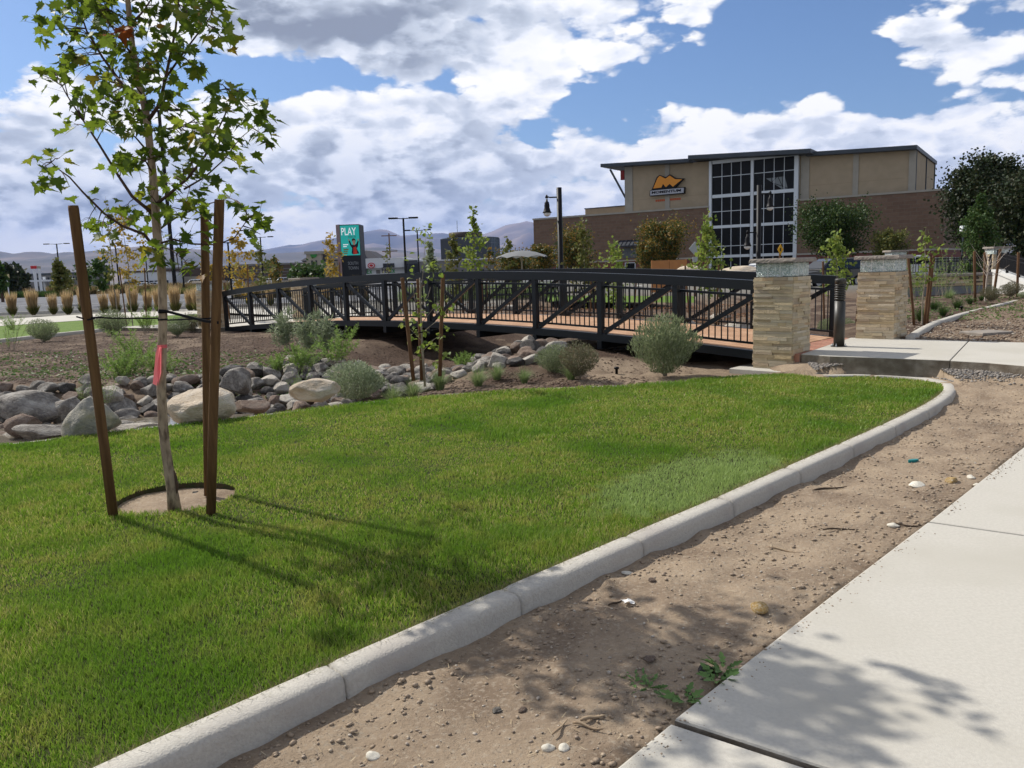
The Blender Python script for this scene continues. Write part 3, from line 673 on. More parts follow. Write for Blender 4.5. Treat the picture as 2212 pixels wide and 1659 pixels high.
c1=G(1709.8,803.5,0); c1=c1+(BN-BU)*PW/2
pillar('stone_pillar',c1.x,c1.y,rzb,PW,-.12,1.685,'nearest stone pillar, tall and standing at the lawn tip',11)
c2=G(1930,733.3,.27); c2=c2+(BN-BU)*PW/2
pillar('stone_pillar',c2.x,c2.y,rzb,PW,.18,1.68,'stone pillar across the bridge mouth, right of the louvred bollard',12)
a0=bp(-.45,-.2); a1=bp(-.45,BW+.3)
pillar('stone_pillar',a0.x,a0.y,rzb,PW,.0,1.6,'stone pillar at the far bridge end, half hidden by the maple stakes',13)
pillar('stone_pillar',a1.x,a1.y,rzb,PW,.0,1.6,'stone pillar at the far bridge end, seen through the railings',14)
# bollard
b0=G(1812,748.3,.27)
t=thing('bollard','round dark bronze bollard light with louvred head on the walkway','bollard',tuple(b0))
mb=MB(); mb.lathe([(.083,.012),(.083,.72)],28); mb.build('body',darkbr,t,True)
mb=MB()
for k in range(7): z=.735+k*.036; mb.lathe([(.083,z+.004),(.083,z+.024),(.066,z+.034)],28)
mb.lathe([(.062,.72),(.062,.99)],20); mb.build('louvre',darkbr,t,True)
mb=MB(); mb.lathe([(.083,.985),(.083,1.055),(.078,1.065),(.06,1.068)],28); mb.build('cap',darkbr,t,True)
mb=MB(); mb.lathe([(.125,0),(.125,.010)],28); mb.build('base_plate',darkbr,t)
for k in range(4):
    a=R(45+90*k); mb=MB(); mb.lathe([(.012,.01),(.012,.02),(.006,.021),(.006,.05)],8,(.105*math.cos(a),.105*math.sin(a),0)); mb.build('bolt',alum,t)
# ------------------------------------------------------------------ staked maple
mleaf=[(0,-.02),(.10,.02),(.30,-.06),(.27,.08),(.42,.10),(.36,.22),(.52,.38),(.36,.38),(.30,.46),(.16,.42),(.17,.58),(.09,.62),(.0,.95)]
mleaf=mleaf+[(-x,y) for x,y in mleaf[-2:0:-1]]
def leafcloud_poly(name,poly,centres,size,m,rr,droop=.5,fold=.12,parent=None,up_bias=.4):
    P=np.array([(x,y,abs(x)*fold*2-.12*y*y) for x,y in poly]); n=len(P); c=np.array([[0,.38,-.02]]); P=np.concatenate([P,c]); k=len(centres)
    V=np.zeros((k,n+1,3))
    for i,(p,hd,sz) in enumerate(centres):
        # hd: direction the leaf points; leaf normal roughly up
        y=Vector(hd).normalized(); nrm=Vector((rr.gauss(0,.5),rr.gauss(0,.5),1)).normalized(); x=y.cross(nrm).normalized(); z=x.cross(y)
        Mx=np.array([[x.x,y.x,z.x],[x.y,y.y,z.y],[x.z,y.z,z.z]])
        V[i]=(P*sz*rr.uniform(.95,1.05))@Mx.T+np.array(p)
    tri=np.array([[j,(j+1)%n,n] for j in range(n)]); Fc=((np.arange(k)*(n+1))[:,None,None]+tri[None]).reshape(-1)
    return mobj(name,npmesh(name,V.reshape(-1,3),Fc,3,m),parent)
rr=random.Random(5); TY=5.64
maple=thing('maple_tree','young maple with green leaves and pale trunk, tied between wooden stakes','tree',tuple(G(378,1100,-.05)))
ml=maple.location.copy()
def loc(p): return Vector(p)-ml
trk=[(378,1106),(372,1060),(364,1010),(357,965),(352.5,921),(348.6,839),(350.5,744),(352,680),(351,615),(347,562),(339,506),(336,450),(330,375),(322,300),(315,240),(300,180),(285,94),(276,0),(270,-80),(262,-140),(258,-195)]
rad=[.050,.040,.036,.034,.034,.032,.030,.030,.030,.029,.030,.028,.026,.025,.024,.022,.020,.017,.013,.009,.004]
tp=[loc(at(x,y,TY)) for x,y in trk]
mb=MB(); mb.tube(tp,rad,14); tk=mb.build('trunk',barkm,maple,True)
# torn bark scar near the base
mb=MB(); a=loc(at(373,1015,TY-.005)); mb.tube([a+Vector((.018,-.02,.0)),a+Vector((.026,-.022,-.05)),a+Vector((.030,-.02,-.12)),a+Vector((.022,-.02,-.17))],[.004,.010,.012,.003],6); mb.build('bark_scar',barkd,tk,True)
def cq(x,y,dy=0): return loc(at(x*.375,y*.375,TY+dy))
BR=[([(885,1420),(830,1350),(700,1300),(600,1230),(480,1110),(400,1020),(330,970),(290,930)],-.25,.012),
([(880,1230),(760,1130),(680,1010),(570,830),(470,680),(380,540),(320,420)],.3,.013),
([(840,860),(780,790),(740,760),(640,735)],-.3,.007),
([(805,640),(700,480),(590,330),(500,180),(460,60),(430,-60)],.35,.012),
([(850,700),(920,600),(960,420),(1010,180),(1030,0),(1040,-150)],-.35,.014),
([(940,470),(1060,300),(1150,180),(1210,100),(1240,20)],-.5,.008),
([(895,1180),(960,1130),(1080,1030),(1180,900),(1250,760),(1330,590),(1300,500)],-.4,.012),
([(1060,1090),(1180,1020),(1290,920),(1380,800),(1500,700)],-.1,.007),
([(905,1330),(960,1290),(1050,1230),(1100,1060)],.35,.009),
([(1050,1235),(1180,1180),(1290,1150),(1400,1180)],.5,.006),
([(925,1400),(1000,1380),(1100,1405),(1250,1410),(1350,1370),(1430,1260),(1490,1220)],-.35,.008),
([(880,1000),(840,930),(760,900),(700,950)],-.4,.007),
([(770,330),(700,230),(620,120),(560,40)],-.3,.008),
([(735,120),(640,60),(520,-20)],.3,.006),
([(745,150),(830,60),(880,-20),(930,-140)],.2,.008),
([(830,560),(760,470),(640,430)],-.35,.006),([(845,760),(960,740),(1080,720)],-.45,.006),([(915,1420),(990,1440),(1060,1500)],-.3,.005),([(790,420),(860,380),(900,330)],-.35,.005)]
mb=MB(); bpts=[]
for pl,dy,r0 in BR:
    n=len(pl); pts=[cq(x,y,dy*(i/(n-1))**1.0) for i,(x,y) in enumerate(pl)]
    mb.tube(pts,[r0*(1-.8*i/(n-1)) for i in range(n)],7)
    for i in range(n-1):
        for k in range(4): 
            t=(k+.5)/4; bpts.append((pts[i].lerp(pts[i+1],t),dy*(i+t)/(n-1)))
SP_=[(290,915,2),(240,955,4),(225,1000,4),(345,910,2),(400,1075,2),(570,1150,3),(500,1290,4),(560,1315,5),(640,1320,4),(745,1290,4),(720,1200,3),(310,410,5),(235,430,4),(360,430,4),(430,560,6),(470,530,4),(410,640,3),(425,715,3),(500,600,4),(560,590,3),(575,680,4),(700,960,4),(720,900,5),(640,740,4),(720,745,4),(615,720,3),(350,90,6),(300,150,5),(240,180,5),(400,180,5),(440,165,4),(520,90,6),(600,120,6),(470,310,6),(380,300,4),(430,340,5),(470,390,4),(600,400,5),(560,290,5),(350,20,5),(410,60,6),(500,35,6),(560,60,6),(630,80,5),(650,480,5),(620,560,4),(660,600,5),(640,510,4),(930,350,5),(900,420,6),(980,460,6),(1000,560,6),(960,640,5),(890,600,3),(1000,225,5),(930,230,4),(1100,90,6),(1195,130,5),(1250,165,4),(1280,60,5),(1300,180,3),(1310,250,2),(1130,190,5),(1080,290,5),(1150,420,4),(1100,370,6),(1050,330,6),(1180,20,6),(1220,550,5),(1260,480,4),(1340,550,5),(1400,540,4),(1440,610,5),(1500,670,6),(1545,740,4),(1530,800,3),(1475,700,5),(1400,740,5),(1300,620,6),(1240,640,5),(1180,700,6),(1150,760,6),(1220,780,6),(1300,870,5),(1360,910,4),(1385,960,3),(1420,850,2),(1270,790,5),(800,900,6),(760,950,6),(850,1000,6),(880,1080,6),(920,1050,5),(1000,1010,5),(1050,960,6),(1100,930,6),(1140,1010,5),(1165,1040,4),(960,780,6),(1010,820,6),(1080,760,6),(1100,850,5),(1000,1150,5),(1040,1130,5),(950,1200,5),(830,1180,5),(860,1120,5),(900,1440,7),(910,1490,6),(880,1460,5),(940,1340,4),(1080,1450,5),(1080,1520,4),(1030,1550,3),(1000,1380,4),(850,1260,5),(860,350,6),(760,330,4),(700,380,6),(760,450,6),(800,390,6),(850,420,6),(700,550,5),(780,540,6),(870,150,5),(800,200,5),(650,250,5),(620,210,5),(750,120,4),(880,50,5),(960,50,5),(1040,50,5),(1150,40,5),(1230,30,5),(830,300,5),(740,620,5),(760,680,4),(820,740,4),(900,740,5),(1290,1130,5),(1350,1150,5),(1420,1210,5),(1520,1240,4),(1180,1195,4),(1120,1180,5),(1060,1200,5),(1500,1350,4),(1450,1340,3),(1480,1240,3),(1200,1360,3),(1100,1330,3),(680,480,4),(1040,640,3),(690,700,5),(960,900,4),(1180,860,5),(1040,1270,3),(590,1290,3),(640,350,4),(720,300,4)]
LV=[];RED=[]; tw=MB()
def spray(c,n,spread,parent_pt,red=False):
    for _ in range(n):
        d=Vector((rr.gauss(0,1),rr.gauss(0,1),rr.gauss(-.15,.6))).normalized()
        st=c+Vector((rr.gauss(0,spread*.6),rr.gauss(0,spread*1.5),rr.gauss(0,spread*.55)))
        sz=rr.uniform(.065,.118)
        (RED if red else LV).append((st,Vector((d.x,d.y,d.z-.45)),sz))
        e=c.lerp(parent_pt,.35)
        if rr.random()<.6: tw.tube([e,(e+st)/2+Vector((0,0,.01)),st],[.0016,.0012,.0009],3,cap=False)
for (x,y,n) in SP_:
    p0=cq(x,y,0)
    j=min(range(len(bpts)),key=lambda i:(bpts[i][0].x-p0.x)**2+(bpts[i][0].z-p0.z)**2)
    dy=bpts[j][1]; c=cq(x,y,dy*1.6+rr.uniform(-.38,.38)); pp=bpts[j][0]
    if (c-pp).length>.05: tw.tube([pp,pp.lerp(c,.5)+Vector((0,0,.01)),c],[.0045,.003,.002],4,cap=False)
    spray(c,int(n*(1.2 if y<1000 else 1.0)+1),.068,pp)
for (x,y) in ((690,205),(735,190),(715,170)): spray(cq(x,y,-.25),4,.03,cq(740,200,0),True)
# the crown above the picture, which throws the leafy shadow
up_=random.Random(9)
for k in range(19):
    t=up_.uniform(0,1)**1.7; b_=tp[17].lerp(tp[20],t) if t<1 else tp[20]; a=up_.uniform(0,6.28); l=(1-t)*.95+.12
    e=b_+Vector((math.cos(a)*l,math.sin(a)*l,.1+.35*l*up_.random())); mb.tube([b_,b_.lerp(e,.5)+Vector((0,0,-.03)),e],[.008,.005,.002],5)
    for q in range(6):
        c=b_.lerp(e,.35+.13*q)+Vector((up_.gauss(0,.09),up_.gauss(0,.09),up_.gauss(0,.09))); spray(c,7,.075,c+Vector((0,0,-.05)))
bro=mb.build('branches',barkd,maple,True)
tw.build('twigs',barkd,bro)
leafcloud_poly('crown',mleaf,LV,1,mapleL,rr,parent=maple)
leafcloud_poly('red_leaves',mleaf,RED,1,redL,rr,parent=maple)
# flagging ribbon
mb=MB(); a=loc(at(350.5,748,TY)); mb.tube([a+Vector((0,0,-.012)),a+Vector((0,0,.012))],[.0325,.0325],14,cap=False)
def ribbon(pts,wd): 
    for p,q in zip(pts[:-1],pts[1:]): mb.add([p+Vector((-wd,0,0)),p+Vector((wd,.004,0)),q+Vector((wd,.004,0)),q+Vector((-wd,0,0))],[(0,1,2,3)])
def rp(x,y,dy=-.04): return loc(at(x,y,TY+dy))
mb.add([rp(341,747),rp(347,745,-.05),rp(346,800,-.05),rp(338,833,-.05),rp(330,829),rp(334,790),rp(336,765)],[tuple(range(7))])
mb.add([rp(344,750,-.06),rp(350,750,-.04),rp(348,806,-.05),rp(341,833,-.06),rp(340,800,-.06)],[tuple(range(5))])
mb.build('flagging_ribbon',mat('pink_ribbon',(.85,.20,.22),.4,trans=.4,tcol=(.9,.25,.27)),maple)
# stakes
def stake(name,b,t,r,label,group,m=stakem,flat=True):
    b=Vector(b);t=Vector(t); o=thing(name,label,'stake',tuple(b),0,group); mb=MB(); ax=(t-b)
    mb.tube([Vector((0,0,-.03)),ax*.25,ax*.6,ax*.99,ax],[r*1.02,r,r*1.0,r,r*.93],12)
    mb.build('post',m,o,True); return o
sg_='stakes around the foreground maple'
s1=stake('tree_stake',at(244,1108,5.50),at(158,444,5.45),.033,'wooden tree stake leaning left, leftmost at the maple',sg_)
s2=stake('tree_stake',at(455,1100,5.50),at(474,431,5.42),.033,'tall wooden tree stake in front on the right of the maple',sg_)
s3=stake('tree_stake',at(449,1062,6.15),at(442,462,6.1),.031,'wooden tree stake behind the front right stake',sg_)
def strap(label,pts,w_,loops):
    o=thing('tree_strap',label,'strap',tuple(pts[0]),0,'straps holding the maple'); mb=MB()
    b0_=pts[0]
    for p,q in zip(pts[:-1],pts[1:]): mb.beam(p-b0_,q-b0_,.006,w_)
    mb.build('band',strapm,o)
    for c,r in loops:
        mb=MB(); mb.tube([c-b0_+Vector((0,0,-w_*.6)),c-b0_+Vector((0,0,w_*.6))],[r,r],14); mb.build('loop',strapm,o,True)
    return o
strap('black strap from the leftmost stake across to the maple trunk',[at(165,684,5.44),at(190,691,5.44),at(212,685.5,5.44),at(245,687.5,5.50),at(330,687.6,5.6),at(350,687,5.64)],.010,[(at(209.5,686,5.48),.0365),(at(351.5,690,5.64),.034)])
strap('black strap from the maple trunk to the front right stake',[at(343,671,5.60),at(358,672,5.60),at(400,683,5.54),at(445,694,5.46),at(472,697,5.42)],.018,[(at(352,673,5.64),.0335),(at(467,694,5.46),.036)])
strap('thin black strap from the maple trunk to the rear stake',[at(351,692,5.64),at(400,690,5.85),at(444,688,6.12)],.010,[(at(445.5,688,6.12),.0345)])
# soil clutter inside the tree ring
stonem=[mat('stone_grey',(.26,.235,.205),.85,(.145,.13,.115),9,.9,14,col3=(.40,.375,.33),nsc3=2,detail=8,bdist=.04),mat('stone_dark',(.12,.11,.10),.85,(.065,.06,.056),9,.9,14,col3=(.17,.16,.15),nsc3=2,detail=8,bdist=.04),mat('stone_rose',(.27,.20,.155),.85,(.155,.11,.085),8,.9,14,col3=(.29,.235,.19),nsc3=2,detail=8,bdist=.04),mat('stone_pale',(.50,.46,.39),.85,(.35,.31,.26),7,.9,14,col3=(.44,.41,.36),nsc3=1.5,detail=8,bdist=.04)]
boulderm=mat('boulder_stone',(.50,.425,.33),.9,(.40,.32,.23),3,.9,14,col3=(.55,.50,.42),nsc3=1.2,bdist=.03)
boulderg=mat('boulder_grey_stone',(.31,.29,.24),.9,(.22,.21,.185),6,.9,18,col3=(.36,.32,.22),nsc3=1.6,bdist=.02)
def rockmesh(seed,sub=3,cuts=9,rough=.06,depth=(.6,.95)):
    r_=random.Random(seed); bm=bmesh.new(); bmesh.ops.create_icosphere(bm,subdivisions=sub,radius=1)
    pl=[(Vector((r_.gauss(0,1),r_.gauss(0,1),r_.gauss(0,1))).normalized(),r_.uniform(*depth)) for _ in range(cuts)]
    off=Vector((r_.uniform(0,50),r_.uniform(0,50),0))
    for v in bm.verts:
        p=v.co.copy()
        for n_,d in pl:
            k=p.dot(n_)-d
            if k>0: p-=n_*k*.97
        p*=1+rough*noise.noise(p*1.7+off)*2+rough*.5*noise.noise(p*5+off)
        v.co=p
    me=bpy.data.meshes.new('rock'); bm.to_mesh(me); bm.free(); me.polygons.foreach_set('use_smooth',[True]*len(me.polygons)); return me
RK=[[None]*8 for _ in range(4)]
for mi_ in range(4):
    for k in range(8):
        me=rockmesh(100+mi_*8+k,4,random.Random(k+mi_).choice([9,12,16]),.045,(.48,.86)); me.materials.append(stonem[mi_]); RK[mi_][k]=me
CN=['grey','dark','reddish','pale']
def rock(p,sx,sy,sz,rz,mi_,k,label,cat='rock',group=None,name='rock',tilt=0,me=None):
    o=mobj(name,me or RK[mi_][k]); o.location=p; o.scale=(sx,sy,sz); o.rotation_euler=(tilt,tilt*.6,rz); return tag(o,label,cat,group)
# riprap along the creek
rr=random.Random(21); placed=[]
cands=[]
for _ in range(26000):
    x=rr.uniform(-11.5,1.2); y=rr.uniform(8.4,16.6)
    if x< -.66*y-.25: continue
    cands.append((x,y))
ca=np.array(cands); cdv=segdist(ca[:,0],ca[:,1],CRK); hz_=hgt(ca[:,0],ca[:,1]); inl_=inpoly(ca[:,0],ca[:,1],LAWN)
# far bank signed side by offset from centre: keep the far bank and bed, thin on the lawn side
for i,(x,y) in enumerate(cands):
    if inl_[i]: continue
    d=cdv[i]; 
    heap=(-2.0<x<.85 and 12.9<y<14.9)
    if not (d<2.15 or heap): continue
    lawnside = y < np.interp(x,[c[0] for c in CRK],[c[1] for c in CRK]) and x<-2
    if lawnside and d>.45: continue
    if (not lawnside) and x>-2.0 and y<12.6: continue
    if x>-1.2 and not heap: continue
    if y>15.6: continue
    R_=rr.choice([.11,.13,.15,.16,.18,.21]) if y<13 else rr.choice([.14,.17,.2])
    if len(placed)>287: break
    ok=True
    for (a,b_,r2) in placed:
        if (a-x)**2+(b_-y)**2<(.70*(R_+r2))**2: ok=False; break
    if ok: placed.append((x,y,R_))
for (x,y,R_) in placed:
    mi_=rr.choices([0,1,2,3],[.38,.22,.22,.18])[0]; k=rr.randrange(8)
    z=H1(x,y)+R_*.30
    heap=(-2.0<x<.85 and 12.9<y<14.9)
    zone='in the heap beside the bridge' if heap else ('in the rocky creek bank under the bridge' if y>13.6 else ('in the rocky creek bank behind the maple' if x<-4 else 'in the rocky creek bank behind the two pale boulders'))
    rock((x,y,z),R_*rr.uniform(1.0,1.35),R_*rr.uniform(.85,1.15),R_*rr.uniform(.65,.95),rr.uniform(0,6.28),mi_,k,'%s rounded rock %s'%(CN[mi_],zone),'rock','%s rocks %s'%(CN[mi_],zone),tilt=rr.uniform(-.3,.3))
# larger stones the eye can single out
for (x,y,z,sx,sy,sz,mi_,k,l) in [(60,885,-.12,.50,.36,.27,0,2,'large flat grey rock in the creek bank, left of the dark angular one'),(158,888,-.12,.24,.2,.25,0,5,'angular grey rock leaning beside the large flat rock'),(52,918,-.15,.22,.2,.16,2,1,'reddish rock below the large flat grey rock'),(90,934,-.16,.42,.22,.14,0,6,'long flat grey rock at the water edge'),(516,830,-.05,.27,.2,.27,0,4,'upright grey rock with pointed top right of the front stake'),(245,856,-.08,.22,.2,.17,3,3,'pale rock just right of the leftmost stake'),(290,955-30,-.16,.32,.14,.06,3,2,'flat pale slab lying at the water edge'),(540,878,-.1,.26,.16,.13,2,2,'low pinkish rock between the two pale boulders')]:
    rock(G(x,y,z+.08),sx,sy,sz,.3,mi_,k,l)
def boulder(name,label,pxy,Y,sx,sy,sz,rz,seed,m,cuts=8,z=None,depth=(.6,.95)):
    me=rockmesh(seed,5,cuts,.05,depth); me.materials.append(m); p=at(*pxy,Y); 
    return rock(p,sx,sy,sz,rz,0,0,label,'boulder',None,name,me=me)
boulder('boulder','large pale angular boulder in the middle of the lawn far edge',(438,878),9.45,.40,.33,.24,.3,301,boulderm,10)
boulder('boulder','long blocky tan boulder beside the round sage bush',(684,850),10.25,.38,.27,.19,.15,305,boulderm,14,depth=(.5,.75))
me=rockmesh(311,5,6,.05); me.materials.append(boulderg)
for v in me.vertices:
    t=max(0,min(1,(v.co.z+.6)/1.6)); v.co.x*=1.0-.68*t; v.co.y*=1-.5*t; v.co.x+=.12*t
o=rock(at(193,905,8.72),.37,.3,.27,.0,0,0,'grey pyramid shaped boulder at the lawn edge behind the leftmost stake','boulder',None,'boulder',me=me)
for (x,y,Y,s,l) in [(1600,590,34,1.1,'tan boulder behind the bridge below the white parked suv'),(1490,588,36,.8,'pale pointed boulder beside the orange panels behind the bridge')]:
    boulder('boulder',l,(x,y+6),Y,s,s*.8,.42,.4,int(x),boulderm)
for (x,y,Y,s,l) in [(1905,790-12,15.2,.0,''),]: pass
wm=bpy.data.materials.new('muddy_water'); wm.use_nodes=True; p=wm.node_tree.nodes['Principled BSDF']; p.inputs['Base Color'].default_value=(.14,.12,.09,1); p.inputs['Roughness'].default_value=.08; p.inputs['Specular IOR Level'].default_value=.5
sheet('water',[(-14,7.9),(-6.2,8.4),(-4.6,9.0),(-3.9,9.35),(-3.4,9.9),(-3.6,10.9),(-5,10.9),(-8,10.2),(-14,9.8)],-.215,wm)
def GG(x,y,z=-.1):
    g=G(x,y,z)
    for _ in range(4): g=G(x,y,float(gz(np.array([g.x]),np.array([g.y]))[0]))
    return g
def drop_stone(x,y,z,s,mi_,label,flat=.5,group=None): return rock(GG(x,y,z)+Vector((0,0,s*flat*.3)),s*1.2,s,s*flat,x*.7,mi_,int(x)%8,label,'stone',group,'stone')
ochre=mat('stone_ochre',(.42,.29,.12),.85,(.30,.19,.07),5,.6,30,col3=(.5,.42,.3),nsc3=3); OCH=rockmesh(77,3,8,.05); OCH.materials.append(ochre); WHT=rockmesh(79,3,7,.05,(.6,.9)); WHT.materials.append(mat('white_stone',(.72,.68,.58),.85,(.60,.55,.45),5,.6,30))
for (x,y,z,s,mi_,fl,l) in [(1980,1050,-.11,.055,3,.5,'flat white stone in the dirt below the teal cap'),(2056,1040,-.09,.045,4,.6,'ochre stone in the dirt right of the flat white stone'),(1930,1136,-.10,.035,3,.5,'small white stone in the dirt left of the sidewalk joint'),(1640,1318,-.09,.05,4,.6,'ochre and white stone in the dirt near the sidewalk edge'),(1402,1294,-.11,.0,3,.5,''),(1760,1515-28,-.08,.0,1,.8,''),(1525,1490-38,-.09,.035,1,.8,'dark grey stone beside the green weeds'),(1185,1618,-.12,.022,3,.8,'round cream pebble in the dirt at the bottom of the picture'),(1218,1618,-.12,.020,3,.7,'round white pebble right of the cream pebble'),(1074,1536,-.12,.020,0,.5,'flat grey pebble in the dirt near the kerb'),(1128,1536,-.12,.018,2,.7,'round brown pebble right of the flat grey pebble'),(807,1636,-.13,.025,3,.7,'white pebble by the kerb at the bottom of the picture'),(1408,1275-20,-.1,.02,2,.7,'small ochre pebble in the dirt above the white scrap'),(2110,1049,-.09,.025,3,.7,'small pale stone near the sidewalk edge, right of the ochre stone'),(1403,1276+150,-.11,.035,2,.4,'flat tan stone half buried in the shaded dirt'),(2098,1033,-.09,.03,3,.7,'pale pebble above the ochre stone'),(496-74,1066,-.055,.028,1,.7,'small dark stone in the soil behind the maple trunk'),(1485,1655,-.12,.02,3,.7,'white pebble beside the sidewalk at the bottom edge'),(1355,1238,-.12,.028,3,.35,'flat pinkish stone beside the kerb'),(1655,1545,-.1,.02,0,.7,'grey pebble beside the sidewalk joint')]:
    if s<=0: continue
    o=drop_stone(x,y,z,s,min(mi_,3),l,fl)
    if mi_==4: o.data=OCH
    if mi_==3: o.data=WHT
# loose gravel and clods on the bare dirt
def scatter(name,pts,szs,mats_,label,cat,zoff=0,kind='stuff',flat=.7,seed=1):
    rs=np.random.RandomState(seed); n=len(pts)
    base=np.array([(1,0,0),(-1,0,0),(0,1,0),(0,-1,0),(0,0,1),(0,0,-1),(.62,.62,.3),(-.62,.62,.3),(.62,-.62,.35),(-.62,-.62,.3)])
    import itertools
    bmx=bmesh.new(); [bmx.verts.new(b) for b in base]; bmesh.ops.convex_hull(bmx,input=bmx.verts); bmx.verts.ensure_lookup_table(); bv=np.array([v.co[:] for v in bmx.verts]); bf=np.array([[v.index for v in f.verts] for f in bmx.faces]); bmx.free()
    a=rs.rand(n)*6.28; sc=szs[:,None]*np.stack([rs.uniform(.8,1.3,n),rs.uniform(.6,1,n),rs.uniform(.35,.8,n)*flat/.7],-1)
    V=bv[None]*sc[:,None]*(1+rs.uniform(-.2,.2,(n,len(bv),1))); ca_,sa_=np.cos(a)[:,None],np.sin(a)[:,None]
    X=V[...,0]*ca_-V[...,1]*sa_; Y=V[...,0]*sa_+V[...,1]*ca_
    z=gz(pts[:,0],pts[:,1]); V=np.stack([X+pts[:,0:1],Y+pts[:,1:2],V[...,2]+z[:,None]+zoff+szs[:,None]*.2],-1)
    Fc=((np.arange(n)*len(bv))[:,None,None]+bf[None]).reshape(-1)
    return tag(mobj(name,npmesh(name,V.reshape(-1,3),Fc,3,mats_)),label,cat,kind=kind)
gravm=leafm('gravel_stones',[(.30,.25,.19),(.38,.30,.21),(.22,.17,.13),(.46,.41,.34),(.27,.20,.14),(.17,.13,.10)],0.0); 
clodm=leafm('dirt_clods',[(.29,.22,.155),(.24,.18,.125),(.33,.255,.18),(.20,.15,.105)],0.0)
rs=np.random.RandomState(44)
KINa=np.array(resample(KIN,.05))
def dirtpts(n,ymax=10.2):
    x=rs.rand(n)*9.5-2; y=rs.rand(n)**1.2*(ymax-1.8)+1.8
    d=segdist(x,y,KIN); side=~inpoly(x,y,LAWN)
    swl=np.interp(y,[1.15,2.509,3.87,4.95,6.871,8.5,11],[-.9,.304,1.6,2.657,4.508,6.2,8.4])
    k=side&(d>.17)&(x<swl+.0)&(x>-1.9); k&=~inpoly(x,y,wk1); return x[k],y[k],d[k],(swl-x)[k]
x,y,d,e_=dirtpts(120000); dn=fbm(x,y,1.6,3,31); k=(dn+rs.rand(len(x))*.5>.22)|((e_<.25)&(rs.rand(len(x))<.6))|((d<.26)&(rs.rand(len(x))<.5)); k&=rs.rand(len(x))<.60
pts=np.stack([x[k],y[k]],-1); sz=.0025+.017*rs.rand(len(pts))**5
scatter('dirt_clods',pts,sz,clodm,'loose crumbs of soil on the bare dirt strip','soil')
x,y,d,e_=dirtpts(24000); pts=np.stack([x,y],-1); sz=.002+.007*rs.rand(len(pts))**3; scatter('gravel',pts[:9000],sz[:9000]*1.3,gravm,'loose small gravel on the bare dirt strip','gravel',seed=3)
e_=rs.rand(1400); pp_=np.array(resample([(-.9,1.15),(.304,2.509),(.564,2.788),(1.6,3.87),(2.657,4.95),(3.6,5.93),(4.508,6.871),(6.2,8.5)],.01)); q_=pp_[rs.randint(0,len(pp_),1400)]; o_=np.abs(rs.normal(0,.045,1400))+.012; P=q_+np.stack([o_*.71,-o_*.70],-1); k=fbm(q_[:,0],q_[:,1],1.5,3,51)>-.05; P=P[k]; z_=.071+0*P[:,0]
def gz_flat(x,y): return np.full(np.shape(x),-.0485)
_g=gz; gz=gz_flat; scatter('spilled_soil',P,.0015+.006*rs.rand(len(P))**3,clodm,'crumbs of soil spilled over the sidewalk edge','soil',seed=12,zoff=-.001); gz=_g
# darker crushed gravel between the near pillar and the walkway
x=rs.rand(9000)*3.2+4.35; y=11.75-(x-4.35)*.78+rs.normal(0,.17,9000)-.24; k=~inpoly(x,y,wk1)&~inpoly(x,y,LAWN)&(segdist(x,y,KIN)>.17); pts=np.stack([x[k],y[k]],-1); sz=.008+.02*rs.rand(len(pts))**2
scatter('crushed_gravel',pts,sz,leafm('crushed_stone',[(.15,.14,.13),(.22,.20,.18),(.30,.26,.22),(.10,.095,.09)],0.0),'crushed gravel along the raised walkway edge','gravel',seed=8)
# mulch chips
def pxpts(n,x0,x1,y0,y1,z=.05,f=None,seed=0):
    r_=np.random.RandomState(seed); out=[]
    for _ in range(n):
        g=G(r_.uniform(x0,x1),r_.uniform(y0,y1),z); out.append((g.x,g.y))
    o=np.array(out); k=~inpoly(o[:,0],o[:,1],LAWN); return o[k]
chipm=leafm('bark_chips',[(.12,.075,.05),(.18,.12,.08),(.08,.05,.035),(.24,.17,.12),(.15,.09,.06)],0.0)
P=np.concatenate([pxpts(16000,-60,760,720,830,.08,seed=1),pxpts(2600,760,1500,740,800,0,seed=2),pxpts(2500,900,1400,812,846,-.03,seed=5)])
rs=np.random.RandomState(5); scatter('bark_mulch',P,.008+.022*rs.rand(len(P))**2,chipm,'dark bark mulch covering the planting beds','mulch',flat=.35,seed=4)
P=np.concatenate([pxpts(5000,1950,2260,650,735,.3,seed=6)]); scatter('bed_soil',P,.008+.022*rs.rand(len(P))**3,chipm,'dark soil clods and bark in the bed right of the walkway','soil',seed=6)
P=pxpts(3000,1960,2300,690,745,.28,seed=7); P=P[~(inpoly(P[:,0],P[:,1],wk1)|inpoly(P[:,0],P[:,1],[(5.808,10.444),(6.12,10.1),(6.45,9.5),(7.3,8.4),(11,5),(13,8),(9.6,11.0),(7.37,12.742)]))]; scatter('rubble',P,rs.rand(len(P))**5*.03+.006,gravm,'scattered stony rubble behind the walkway','rubble',seed=7)
